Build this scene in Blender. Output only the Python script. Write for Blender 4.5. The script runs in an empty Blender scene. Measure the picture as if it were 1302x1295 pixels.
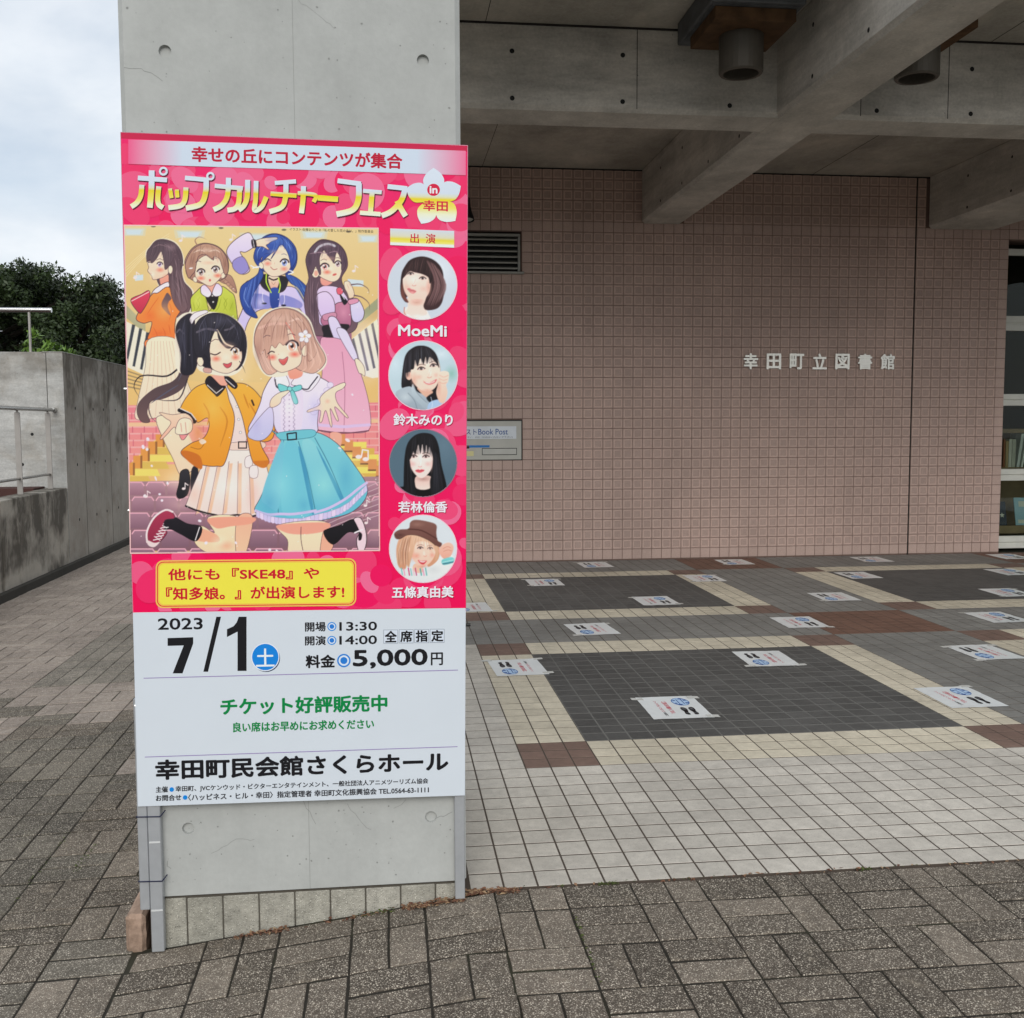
import bpy, math, random
import numpy as np
from mathutils import Vector, Matrix
from mathutils.geometry import tessellate_polygon
sc = bpy.context.scene
COL = sc.collection
rnd = random.Random(7)

# ------------------------------------------------------------------ camera
YAW, PITCH, ROLL, FPX = 0.11687616, 0.08164528, -0.00401611, 1330.442
CAMZ = 1.365
def cam_axes(yaw, pitch, roll):
    f = np.array([math.sin(yaw), math.cos(yaw), 0.0]); r = np.array([math.cos(yaw), -math.sin(yaw), 0.0]); u = np.array([0, 0, 1.0])
    f2 = f*math.cos(pitch) - u*math.sin(pitch); u2 = u*math.cos(pitch) + f*math.sin(pitch)
    r3 = r*math.cos(roll) + u2*math.sin(roll); u3 = u2*math.cos(roll) - r*math.sin(roll)
    return r3, u3, f2
AR, AU, AF = cam_axes(YAW, PITCH, ROLL)
cd = bpy.data.cameras.new('camera'); cam = bpy.data.objects.new('camera', cd); COL.objects.link(cam)
cam.matrix_world = Matrix(((AR[0], AU[0], -AF[0], 0), (AR[1], AU[1], -AF[1], 0), (AR[2], AU[2], -AF[2], CAMZ), (0, 0, 0, 1)))
cd.sensor_fit = 'HORIZONTAL'; cd.sensor_width = 36.0; cd.lens = 36.0*FPX/1302.0
cd.clip_start = 0.05; cd.clip_end = 3000
sc.camera = cam
def view_size(p, size):
    """size in pixels of something at p, and whether it falls inside the frame (used only to choose the 300 largest pieces)"""
    d = np.array(p) - np.array([0, 0, CAMZ]); z = d @ AF
    if z < 0.2: return 0, False
    x = 651 + FPX*(d @ AR)/z; y = 647.5 - FPX*(d @ AU)/z
    return FPX*size/z, (-20 < x < 1322 and -20 < y < 1315)

# ------------------------------------------------------------------ world, sun, exposure
SUN_EL, SUN_ROT = math.radians(30), math.radians(186)   # soft light through cloud, from behind the viewer
w = bpy.data.worlds.new('World'); sc.world = w; w.use_nodes = True
nt = w.node_tree; nt.nodes.clear()
N = nt.nodes.new; L = nt.links.new
out = N('ShaderNodeOutputWorld'); bg = N('ShaderNodeBackground'); bg.inputs[1].default_value = 0.10
sky = N('ShaderNodeTexSky'); sky.sky_type = 'NISHITA'; sky.sun_disc = False; sky.sun_elevation = SUN_EL; sky.sun_rotation = SUN_ROT
sky.air_density = 1.0; sky.dust_density = 1.5
tc = N('ShaderNodeTexCoord'); mp = N('ShaderNodeMapping'); mp.inputs['Scale'].default_value = (1.5, 1.5, 3.2); mp.inputs['Location'].default_value = (0.35, 0.2, 0.1)
L(tc.outputs['Generated'], mp.inputs[0])
n1 = N('ShaderNodeTexNoise'); n1.inputs['Scale'].default_value = 2.4; n1.inputs['Detail'].default_value = 9; n1.inputs['Roughness'].default_value = 0.5; n1.inputs['Distortion'].default_value = 0.35
L(mp.outputs[0], n1.inputs['Vector'])
n2 = N('ShaderNodeTexNoise'); n2.inputs['Scale'].default_value = 5.5; n2.inputs['Detail'].default_value = 6; L(mp.outputs[0], n2.inputs['Vector'])
r1 = N('ShaderNodeValToRGB'); r1.color_ramp.elements[0].position = 0.30; r1.color_ramp.elements[0].color = (0.55, 0.55, 0.55, 1); r1.color_ramp.elements[1].position = 0.60; r1.color_ramp.elements[1].color = (1, 1, 1, 1)
L(n1.outputs[0], r1.inputs[0])
r2 = N('ShaderNodeValToRGB'); r2.color_ramp.elements[0].position = 0.3; r2.color_ramp.elements[0].color = (6.2, 6.8, 7.5, 1); r2.color_ramp.elements[1].position = 0.7; r2.color_ramp.elements[1].color = (8.4, 8.7, 9.0, 1)
L(n2.outputs[0], r2.inputs[0])
mx = N('ShaderNodeMix'); mx.data_type = 'RGBA'; L(r1.outputs[0], mx.inputs[0]); L(sky.outputs[0], mx.inputs[6]); L(r2.outputs[0], mx.inputs[7])
L(mx.outputs[2], bg.inputs[0]); L(bg.outputs[0], out.inputs[0])
sl = bpy.data.lights.new('sun', 'SUN'); sl.energy = 1.4; sl.angle = math.radians(35); sl.color = (1.0, 0.97, 0.93)
so = bpy.data.objects.new('sun', sl); COL.objects.link(so)
az = SUN_ROT  # Nishita: rotation 0 puts the sun at +Y, turning clockwise seen from above
sd = Vector((math.sin(az)*math.cos(SUN_EL), math.cos(az)*math.cos(SUN_EL), math.sin(SUN_EL)))
so.rotation_euler = sd.to_track_quat('Z', 'Y').to_euler(); so.location = sd*20
sc.view_settings.view_transform = 'Standard'; sc.view_settings.look = 'None'; sc.view_settings.exposure = 0.25; sc.view_settings.gamma = 1; sc.view_settings.use_curve_mapping = False
sc.render.engine = 'CYCLES'; sc.cycles.use_denoising = True; sc.cycles.max_bounces = 8; sc.cycles.diffuse_bounces = 6; sc.cycles.transparent_max_bounces = 24

# ------------------------------------------------------------------ helpers
def link(o, parent=None):
    COL.objects.link(o)
    if parent is not None: o.parent = parent
    return o
def newmesh(name, v, f, mats, mi=None, smooth=False):
    me = bpy.data.meshes.new(name); me.from_pydata([tuple(map(float, p)) for p in v], [], f)
    for m in (mats if isinstance(mats, (list, tuple)) else [mats]): me.materials.append(m)
    if mi is not None: me.polygons.foreach_set('material_index', mi)
    if smooth: me.polygons.foreach_set('use_smooth', [True]*len(f))
    me.update(); return me
def mob(name, v, f, mats, parent=None, mi=None, smooth=False, loc=None):
    o = bpy.data.objects.new(name, newmesh(name, v, f, mats, mi, smooth)); link(o, parent)
    if loc is not None: o.location = loc
    return o
def empty(name, loc=(0, 0, 0), parent=None):
    o = bpy.data.objects.new(name, None); o.empty_display_size = 0.1; link(o, parent); o.location = loc; return o
def tag(o, label=None, cat=None, group=None, kind=None):
    if label: o['label'] = label
    if cat: o['category'] = cat
    if group: o['group'] = group
    if kind: o['kind'] = kind
    return o
class MB:
    """collects shapes for one mesh object"""
    def __init__(s): s.v = []; s.f = []; s.mi = []; s.tint = []
    def add(s, v, f, m=0, t=0.0):
        n = len(s.v); s.v += [tuple(p) for p in v]; s.f += [tuple(i+n for i in q) for q in f]
        s.mi += (m if isinstance(m, list) else [m]*len(f)); s.tint += [t]*len(v)
    def box(s, x0, x1, y0, y1, z0, z1, m=0, b=0.0, t=0.0):
        if b <= 0:
            s.add([(x0,y0,z0),(x1,y0,z0),(x1,y1,z0),(x0,y1,z0),(x0,y0,z1),(x1,y0,z1),(x1,y1,z1),(x0,y1,z1)],
                  [(0,3,2,1),(4,5,6,7),(0,1,5,4),(1,2,6,5),(2,3,7,6),(3,0,4,7)], m, t); return
        v = []; 
        for (sx, X) in ((1, x0), (-1, x1)):
            for (sy, Y) in ((1, y0), (-1, y1)):
                for (sz, Z) in ((1, z0), (-1, z1)):
                    v += [(X, Y+sy*b, Z+sz*b), (X+sx*b, Y, Z+sz*b), (X+sx*b, Y+sy*b, Z)]
        def i(a, c, d, k): return ((a*2+c)*2+d)*3+k
        f = [(i(0,0,0,0),i(0,0,1,0),i(0,1,1,0),i(0,1,0,0)),(i(1,0,0,0),i(1,1,0,0),i(1,1,1,0),i(1,0,1,0)),
             (i(0,0,0,1),i(1,0,0,1),i(1,0,1,1),i(0,0,1,1)),(i(0,1,0,1),i(0,1,1,1),i(1,1,1,1),i(1,1,0,1)),
             (i(0,0,0,2),i(0,1,0,2),i(1,1,0,2),i(1,0,0,2)),(i(0,0,1,2),i(1,0,1,2),i(1,1,1,2),i(0,1,1,2))]
        for d in (0, 1):
            for c in (0, 1):
                f.append((i(0,c,d,1),i(1,c,d,1),i(1,c,d,2),i(0,c,d,2)))
                f.append((i(c,0,d,0),i(c,1,d,0),i(c,1,d,2),i(c,0,d,2)))
                f.append((i(c,d,0,0),i(c,d,1,0),i(c,d,1,1),i(c,d,0,1)))
        for a in (0, 1):
            for c in (0, 1):
                for d in (0, 1): f.append((i(a,c,d,0), i(a,c,d,1), i(a,c,d,2)))
        s.add(v, f, m, t)
    def tube(s, p, q, r, n=12, m=0, r2=None, cap=True):
        p, q = Vector(p), Vector(q); d = (q-p).normalized(); a = d.orthogonal().normalized(); b = d.cross(a); r2 = r if r2 is None else r2
        v = [p+(a*math.cos(t)+b*math.sin(t))*r for t in [2*math.pi*k/n for k in range(n)]] + [q+(a*math.cos(t)+b*math.sin(t))*r2 for t in [2*math.pi*k/n for k in range(n)]]
        f = [(k, (k+1) % n, n+(k+1) % n, n+k) for k in range(n)]
        if cap: f += [tuple(range(n))[::-1], tuple(range(n, 2*n))]
        s.add(v, f, m)
    def build(s, name, mats, parent=None, smooth=False, loc=None):
        o = mob(name, s.v, s.f, mats, parent, s.mi, smooth, loc)
        at = o.data.attributes.new('tint', 'FLOAT', 'POINT'); at.data.foreach_set('value', s.tint)
        return o
def lathe(prof, n=28):
    v = []; f = []
    for (r, z) in prof: v += [(r*math.cos(2*math.pi*k/n), r*math.sin(2*math.pi*k/n), z) for k in range(n)]
    for j in range(len(prof)-1):
        f += [(j*n+k, j*n+(k+1) % n, (j+1)*n+(k+1) % n, (j+1)*n+k) for k in range(n)]
    return v, f

# ------------------------------------------------------------------ materials
class Mat:
    def __init__(s, name, rough=0.8, spec=0.3, metal=0.0):
        s.m = bpy.data.materials.new(name); s.m.use_nodes = True; s.nt = s.m.node_tree
        s.b = s.nt.nodes['Principled BSDF']; s.b.inputs['Roughness'].default_value = rough
        s.b.inputs['Specular IOR Level'].default_value = spec; s.b.inputs['Metallic'].default_value = metal
        s.bump_h = None
    def n(s, t, **k):
        x = s.nt.nodes.new(t)
        for a, v in k.items(): setattr(x, a, v)
        return x
    def l(s, a, b): s.nt.links.new(a, b)
    def pos(s, scale=(1, 1, 1), obj=False):
        if obj: src = s.n('ShaderNodeTexCoord').outputs['Object']
        else: src = s.n('ShaderNodeNewGeometry').outputs['Position']
        m = s.n('ShaderNodeMapping'); m.inputs['Scale'].default_value = scale; s.l(src, m.inputs[0]); return m.outputs[0]
    def noise(s, scale, detail=4, rough=0.55, vec=None, dist=0.0):
        x = s.n('ShaderNodeTexNoise'); x.inputs['Scale'].default_value = scale; x.inputs['Detail'].default_value = detail
        x.inputs['Roughness'].default_value = rough; x.inputs['Distortion'].default_value = dist
        s.l(vec if vec is not None else s.pos(), x.inputs['Vector']); return x.outputs[0]
    def ramp(s, fac, stops):
        r = s.n('ShaderNodeValToRGB'); e = r.color_ramp.elements
        while len(e) < len(stops): e.new(0.5)
        for k, (p, c) in enumerate(stops):
            e[k].position = p; e[k].color = (c, c, c, 1) if not isinstance(c, tuple) else (*c[:3], 1)
        s.l(fac, r.inputs[0]); return r.outputs[0]
    def mix(s, fac, a, b, mode='MIX'):
        x = s.n('ShaderNodeMix', data_type='RGBA', blend_type=mode)
        for i, v in ((0, fac), (6, a), (7, b)):
            sock = x.inputs[i]
            if isinstance(v, (int, float)): sock.default_value = v if i == 0 else (v, v, v, 1)
            elif isinstance(v, tuple): sock.default_value = (*v[:3], 1)
            else: s.l(v, sock)
        return x.outputs[2]
    def math(s, op, a, b=0.0):
        x = s.n('ShaderNodeMath', operation=op)
        for k, v in enumerate((a, b)):
            if isinstance(v, (int, float)): x.inputs[k].default_value = v
            else: s.l(v, x.inputs[k])
        return x.outputs[0]
    def tint(s):
        a = s.n('ShaderNodeAttribute', attribute_name='tint'); o = s.n('ShaderNodeObjectInfo')
        return s.math('FRACT', s.math('ADD', a.outputs['Fac'], o.outputs['Random']))
    def bump(s, h, dist=0.002, strength=0.6):
        b = s.n('ShaderNodeBump'); b.inputs['Distance'].default_value = dist; b.inputs['Strength'].default_value = strength
        s.l(h, b.inputs['Height'])
        if s.bump_h is not None: s.l(s.bump_h, b.inputs['Normal'])
        s.bump_h = b.outputs[0]; s.l(s.bump_h, s.b.inputs['Normal'])
    def color(s, c):
        if isinstance(c, tuple): s.b.inputs['Base Color'].default_value = (*c[:3], 1)
        else: s.l(c, s.b.inputs['Base Color'])
        return s.m
def plain(name, c, rough=0.6, spec=0.3, metal=0.0, var=0.06, scale=8):
    m = Mat(name, rough, spec, metal)
    k = m.ramp(m.noise(scale, 4), [(0.3, 1-var), (0.7, 1+var)])
    return m.color(m.mix(1.0, tuple(c), k, 'MULTIPLY'))

def concrete(name, c, stain=0.0, streak=0.0, fine=1.0, rough=0.85, spec=0.25, warm=(0.30, 0.24, 0.17), stain_col=(0.07, 0.06, 0.05), top=None, pits=True):
    m = Mat(name, rough, spec)
    big = m.noise(0.9, 5, 0.6); mid = m.noise(5.5, 6, 0.6); fin = m.noise(60, 4, 0.6)
    col = m.mix(1.0, c, m.ramp(big, [(0.3, 0.86), (0.7, 1.12)]), 'MULTIPLY')
    col = m.mix(1.0, col, m.ramp(mid, [(0.3, 0.92), (0.7, 1.07)]), 'MULTIPLY')
    col = m.mix(1.0, col, m.ramp(fin, [(0.3, 1-0.06*fine), (0.7, 1+0.05*fine)]), 'MULTIPLY')
    col = m.mix(1.0, col, m.ramp(m.noise(1.0, 7, 0.7, vec=m.pos((4.0, 4.0, 0.5))), [(0.3, 0.95), (0.7, 1.04)]), 'MULTIPLY')
    if stain > 0:
        st = m.noise(2.3, 7, 0.65, dist=0.6)
        col = m.mix(m.math('MULTIPLY', m.ramp(st, [(0.5, 0.0), (0.68, 1.0)]), stain), col, m.mix(1.0, col, warm, 'MULTIPLY') if False else warm)
    if streak > 0:      # rain marks: ragged runs that hang from the coping, broken up by blotches
        warp = m.n('ShaderNodeVectorMath', operation='MULTIPLY_ADD'); nz = m.n('ShaderNodeTexNoise'); nz.inputs['Scale'].default_value = 1.8; nz.inputs['Detail'].default_value = 4
        m.l(m.pos(), nz.inputs['Vector']); m.l(nz.outputs['Color'], warp.inputs[0]); warp.inputs[1].default_value = (0.5, 0.5, 0.5); m.l(m.n('ShaderNodeNewGeometry').outputs['Position'], warp.inputs[2])
        def run(sx_, sz_, lo, hi):
            mp_ = m.n('ShaderNodeMapping'); mp_.inputs['Scale'].default_value = (sx_, sx_, sz_); m.l(warp.outputs[0], mp_.inputs[0])
            return m.ramp(m.noise(1.0, 8, 0.72, vec=mp_.outputs[0]), [(lo, 0.0), (hi, 1.0)])
        g = m.n('ShaderNodeSeparateXYZ'); m.l(m.n('ShaderNodeNewGeometry').outputs['Position'], g.inputs[0])
        mr = m.n('ShaderNodeMapRange'); mr.inputs[1].default_value = top-1.45; mr.inputs[2].default_value = top; m.l(g.outputs[2], mr.inputs[0])
        depth = m.math('ADD', mr.outputs[0], m.math('MULTIPLY', m.math('SUBTRACT', m.noise(1.15, 4, 0.6), 0.5), 3.0))
        msk = m.math('MULTIPLY', m.ramp(depth, [(0.42, 0.0), (0.72, 1.0)]), run(4.0, 0.7, 0.34, 0.52))
        msk2 = m.math('MULTIPLY', m.ramp(m.noise(1.9, 5, 0.6), [(0.46, 0.0), (0.6, 1.0)]), run(8.0, 1.6, 0.44, 0.62))
        col = m.mix(m.math('MULTIPLY', msk2, streak*0.55), col, tuple(x*2.2 for x in stain_col))
        col = m.mix(m.math('MULTIPLY', msk, streak), col, stain_col)
    if fine > 1.5:
        dr = m.noise(1.0, 7, 0.75, vec=m.pos((1.6, 0.9, 7.0))); col = m.mix(1.0, col, m.ramp(dr, [(0.32, 0.74), (0.5, 1.0), (0.68, 1.28)]), 'MULTIPLY')
    if pits:
        vo = m.n('ShaderNodeTexVoronoi'); vo.inputs['Scale'].default_value = 14; m.l(m.pos(), vo.inputs['Vector'])
        pit = m.math('MULTIPLY', m.ramp(vo.outputs['Distance'], [(0.045, 1.0), (0.07, 0.0)]), m.ramp(m.noise(3.1, 2), [(0.5, 0.0), (0.62, 1.0)]))
        col = m.mix(m.math('MULTIPLY', pit, 0.6), col, (0.1, 0.1, 0.095))
    m.bump(fin, 0.0015, 0.35); m.bump(mid, 0.004, 0.25)
    return m.color(col)

M = {}
M['pillar'] = concrete('pillar_concrete', (0.445, 0.455, 0.435), stain=0.0, fine=0.5)
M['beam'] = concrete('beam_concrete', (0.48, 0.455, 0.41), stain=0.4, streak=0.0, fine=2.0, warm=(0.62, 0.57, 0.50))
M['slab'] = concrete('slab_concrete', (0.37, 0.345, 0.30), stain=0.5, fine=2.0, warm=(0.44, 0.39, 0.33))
M['retain'] = concrete('retaining_concrete', (0.50, 0.46, 0.395), stain=0.4, streak=0.8, warm=(0.34, 0.285, 0.215), stain_col=(0.045, 0.037, 0.027), top=0.82)
M['retain_tall'] = concrete('tall_wall_concrete', (0.43, 0.395, 0.345), stain=0.4, streak=0.75, warm=(0.29, 0.24, 0.19), stain_col=(0.075, 0.058, 0.038), top=2.25)
M['wall_front'] = concrete('pale_wall_concrete', (0.44, 0.44, 0.42), stain=0.5, streak=0.5, fine=2.0, warm=(0.30, 0.26, 0.21), stain_col=(0.14, 0.12, 0.09), top=2.3)
M['joint'] = plain('sealant_joint', (0.025, 0.022, 0.02), 0.9)
M['hairline'] = plain('formwork_seam', (0.26, 0.265, 0.25), 0.9)
M['dark'] = plain('dark_recess', (0.02, 0.02, 0.02), 0.9)

def pink(name, c, mult=1.0):
    m = Mat(name, 0.55, 0.35)
    t = m.tint(); c = tuple(x*mult for x in c)
    col = m.mix(1.0, c, m.ramp(t, [(0.0, 0.95), (0.5, 1.0), (1.0, 1.035)]), 'MULTIPLY')
    col = m.mix(1.0, col, m.ramp(m.noise(0.8, 5, 0.6), [(0.3, 0.93), (0.7, 1.05)]), 'MULTIPLY')
    col = m.mix(1.0, col, m.ramp(m.noise(1.0, 6, 0.65, vec=m.pos((2.2, 2.2, 0.35))), [(0.3, 0.91), (0.7, 1.06)]), 'MULTIPLY')
    col = m.mix(1.0, col, m.ramp(m.noise(90, 3), [(0.3, 0.93), (0.7, 1.06)]), 'MULTIPLY')
    m.bump(m.noise(220, 3), 0.0008, 0.4)
    return m.color(col)
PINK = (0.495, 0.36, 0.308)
M['pink'] = pink('pink_tile', PINK); M['pink_in'] = pink('pink_tile_field', PINK, 0.87); M['pink_lit_rim'] = pink('pink_tile_lit_rim', PINK, 1.3)  # rim painted lighter for the light its ridge catches, field darker
M['grout_wall'] = plain('wall_grout', (0.17, 0.115, 0.095), 0.95)

def floor_tile(name, c, speck=0.3, var=0.07):
    m = Mat(name, 0.62, 0.3)
    col = m.mix(1.0, c, m.ramp(m.tint(), [(0, 1-var), (1, 1+var)]), 'MULTIPLY')
    col = m.mix(1.0, col, m.ramp(m.noise(0.7, 8, 0.72), [(0.3, 0.72), (0.68, 1.13)]), 'MULTIPLY')
    col = m.mix(1.0, col, m.ramp(m.noise(26, 5, 0.7), [(0.3, 0.86), (0.7, 1.1)]), 'MULTIPLY')
    vo = m.n('ShaderNodeTexVoronoi'); vo.inputs['Scale'].default_value = 160; m.l(m.pos(), vo.inputs['Vector'])
    sp = m.ramp(vo.outputs['Distance'], [(0.12, 1.0), (0.26, 0.0)])
    col = m.mix(m.math('MULTIPLY', sp, speck), col, tuple(x*0.35 for x in c))
    dirt = m.ramp(m.noise(4, 8, 0.75), [(0.50, 0.0), (0.72, 0.5)])
    col = m.mix(dirt, col, tuple(x*0.55 for x in c))
    m.bump(m.noise(180, 3), 0.0008, 0.5)
    return m.color(col)
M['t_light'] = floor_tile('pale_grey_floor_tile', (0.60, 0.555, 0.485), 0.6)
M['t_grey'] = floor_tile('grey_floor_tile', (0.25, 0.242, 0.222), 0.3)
M['t_dark'] = floor_tile('charcoal_floor_tile', (0.105, 0.102, 0.096), 0.1, 0.12)
M['t_beige'] = floor_tile('cream_floor_tile', (0.68, 0.61, 0.475), 0.25)
M['t_brown'] = floor_tile('brown_floor_tile', (0.22, 0.145, 0.115), 0.2)
M['t_rust'] = floor_tile('terracotta_floor_tile', (0.20, 0.112, 0.08), 0.2)
M['grout'] = plain('floor_grout_dark', (0.085, 0.066, 0.052), 0.95)
M['grout_pale'] = plain('floor_grout_pale', (0.17, 0.165, 0.15), 0.95)

def paver(name, dark, mid, chip, shift, sc=185):
    m = Mat(name, 0.9, 0.2)
    def chips(scale, lo, seed):
        vo = m.n('ShaderNodeTexVoronoi'); vo.inputs['Scale'].default_value = scale
        mp_ = m.n('ShaderNodeMapping'); mp_.inputs['Location'].default_value = (seed, seed*.7, 0); mp_.inputs['Rotation'].default_value = (0, 0, seed)
        m.l(m.n('ShaderNodeNewGeometry').outputs['Position'], mp_.inputs[0]); m.l(mp_.outputs[0], vo.inputs['Vector'])
        sep = m.n('ShaderNodeSeparateColor'); m.l(vo.outputs['Color'], sep.inputs[0])
        k = m.math('MULTIPLY', m.ramp(sep.outputs[0], [(lo, 0.0), (lo+0.04, 1.0)]), m.ramp(vo.outputs['Distance'], [(0.30, 1.0), (0.46, 0.0)]))
        return k, m.ramp(sep.outputs[1], [(0.0, tuple(x*0.38 for x in chip)), (0.5, tuple(x*0.72 for x in chip)), (1.0, chip)])
    t = m.tint()
    basec = m.mix(m.ramp(t, [(0.0, 0.0), (0.35, 0.25), (0.7, 0.6), (1.0, 1.0)]), dark, mid)
    dirt = m.noise(1.7, 7, 0.7)
    basec = m.mix(m.ramp(dirt, [(0.40, 0.0), (0.66, 0.6)]), basec, tuple(x*0.6 for x in dark))
    k1, c1 = chips(sc, 0.42, 1.3); k2, c2 = chips(sc*1.9, 0.5, 4.1)
    wear = m.ramp(m.noise(3.3, 5, 0.65), [(0.3, 1.0), (0.75, 0.55)])
    col = m.mix(m.math('MULTIPLY', k2, m.math('MULTIPLY', wear, 0.75)), basec, c2)
    col = m.mix(m.math('MULTIPLY', k1, wear), col, c1)
    lich = m.math('MULTIPLY', m.ramp(m.noise(11, 6, 0.75), [(0.56, 0.0), (0.70, 1.0)]), 0.4)
    col = m.mix(lich, col, shift)
    col = m.mix(1.0, col, m.ramp(m.noise(38, 5), [(0.3, 0.78), (0.7, 1.18)]), 'MULTIPLY')
    m.bump(m.math('ADD', m.math('MULTIPLY', k1, 0.6), m.noise(140, 3)), 0.0025, 0.9)
    return m.color(col)
M['paver'] = paver('exposed_aggregate_paver', (0.092, 0.076, 0.060), (0.235, 0.195, 0.155), (0.86, 0.76, 0.62), (0.38, 0.32, 0.24))
M['paver_green'] = paver('greenish_aggregate_paver', (0.095, 0.083, 0.067), (0.20, 0.175, 0.14), (0.78, 0.70, 0.58), (0.32, 0.29, 0.22))
M['paver_dusk'] = paver('dusty_aggregate_paver', (0.19, 0.17, 0.14), (0.30, 0.265, 0.22), (0.72, 0.65, 0.55), (0.36, 0.32, 0.26))
M['paver_pale'] = paver('rosy_aggregate_paver', (0.30, 0.25, 0.21), (0.42, 0.355, 0.30), (0.72, 0.64, 0.56), (0.42, 0.37, 0.31))
M['sand'] = concrete('joint_sand', (0.030, 0.026, 0.02), stain=0.4, warm=(0.05, 0.055, 0.02), pits=False)
M['granite'] = paver('plinth_granite', (0.36, 0.345, 0.29), (0.44, 0.42, 0.36), (0.68, 0.65, 0.56), (0.42, 0.40, 0.33))
M['pinkstone'] = concrete('rough_pink_stone', (0.40, 0.28, 0.21), stain=1.0, fine=3.0, warm=(0.12, 0.08, 0.05), pits=False)
M['alu'] = plain('aluminium_tube', (0.42, 0.435, 0.45), 0.4, 0.5, 0.35, 0.05, 30)
M['steel'] = plain('stainless_steel', (0.5, 0.5, 0.49), 0.22, 0.5, 1.0, 0.04, 12)
M['flatbar'] = plain('satin_steel_bar', (0.36, 0.34, 0.315), 0.5, 0.4, 0.35, 0.06, 12)
M['tie'] = plain('navy_cable_tie', (0.012, 0.014, 0.045), 0.5)

# ================================================================== THE GROUND
def gz(x):
    """height of the block paving across its width: level by the tiles, ramping down past the pillar, then a gentle fall"""
    return 0.0 if x > 0.2 else (-0.12*(0.2-x) if x > -0.7 else -0.108-0.03*(-0.7-x))
def gslope(x): return 0.0 if x > 0.2 else (0.12 if x > -0.7 else 0.03)
FY0, WY, WH = 2.965, 10.17, 3.81          # front edge of the tiles, face of the tiled wall, height of the ceiling

xs = [-160, -3.4, -0.7, 0.2, 160]
v = []; f = []
for (y) in (-60.0, FY0-0.02):
    v += [(x, y, (gz(x) if x > -5 else gz(-3.4)) - 0.0035) for x in xs]
f += [(k, k+1, k+6, k+5) for k in range(4)]
n0 = len(v)
for y in (FY0-0.02, 400.0):
    v += [(-160, y, gz(-3.4)-0.0035), (-3.4, y, gz(-3.4)-0.0035), (-0.72, y, gz(-0.72)-0.0035), (-0.72, y, -0.3), (160, y, -0.3)]
f += [(n0+k, n0+k+1, n0+k+6, n0+k+5) for k in (0, 1, 3)]
ground = tag(mob('ground', v, f, M['sand']), kind='structure')

# ---- block paving: pairs of 100 x 200 blocks laid as basket weave, with plain stacked panels on the left
pavement = tag(empty('block_pavement'), kind='structure')
def paver_mesh(name, lx, ly, mat, jig=0.0):
    mb = MB(); hx, hy, b, h = lx/2-0.0028, ly/2-0.0052, 0.002, 0.03
    r = random.Random(int(lx*1000)+int(ly*77)+int(jig*999))
    j = lambda: r.uniform(-0.0014, 0.0014)
    # top outline with a few extra points so that edges are worn, not ruled
    n = 3; o = []
    for (ax, ay, bx, by) in ((-hx, -hy, hx, -hy), (hx, -hy, hx, hy), (hx, hy, -hx, hy), (-hx, hy, -hx, -hy)):
        for k in range(n): o.append((ax+(bx-ax)*k/n+j(), ay+(by-ay)*k/n+j()))
    q = len(o); vv = []
    for (x, y) in o: vv.append((x*(1-b/hx), y*(1-b/hy), 0))
    for (x, y) in o: vv.append((x, y, -b))
    for (x, y) in o: vv.append((x, y, -h))
    ff = [tuple(range(q))] + [(k, q+k, q+(k+1) % q, (k+1) % q) for k in range(q)] + [(q+k, 2*q+k, 2*q+(k+1) % q, q+(k+1) % q) for k in range(q)]
    return newmesh(name, vv, ff, mat)
blocks = []    # (x, y, lx, ly, material)
def block_cell(x0, x1, y0, y1, horiz, mat):
    if horiz:
        for k in range(2): blocks.append(((x0+x1)/2, y0+(y1-y0)*(k+.5)/2, x1-x0, (y1-y0)/2, mat))
    else:
        for k in range(2): blocks.append((x0+(x1-x0)*(k+.5)/2, (y0+y1)/2, (x1-x0)/2, y1-y0, mat))
XR = [-0.73+0.2035*k for k in range(0, 46)]            # columns to the right of the kerb line
XL = [-0.73-0.2262*k for k in range(0, 13)][::-1]      # columns on the path to the left
YB = [2.815-0.2145*k for k in range(0, 10)][::-1]
def cellmat(x, y, k):
    stack1 = (-2.1 < x < -1.18 and 3.03 < y < 5.1); stack2 = (-2.1 < x < -1.2 and 6.3 < y < 8.1) 
    if stack1: return 'paver_green', True
    if stack2: return 'paver_dusk', True
    q = random.Random(int(x*97)*7919+int(y*89)).random()
    if x < -0.75 and q < (y-3.6)/3.2: return 'paver_pale', False
    return ('paver_green' if x < -0.75 and q > 0.75 else 'paver'), False
allx = XL[:-1] + XR
ybs = YB + [2.815+0.2145*k for k in range(1, 62)]
for i in range(len(allx)-1):
    x0, x1 = allx[i], allx[i+1]
    for j in range(len(ybs)-1):
        y0, y1 = ybs[j], ybs[j+1]
        cx, cy = (x0+x1)/2, (y0+y1)/2
        if cy > FY0-0.1 and cx > -0.74: continue
        if x0 > -0.75 and y1 > 2.9: continue
        mat, stack = cellmat(cx, cy, 0)
        block_cell(x0, x1, y0, y1, (not stack) and (i+j) % 2 == 0, mat)
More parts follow.
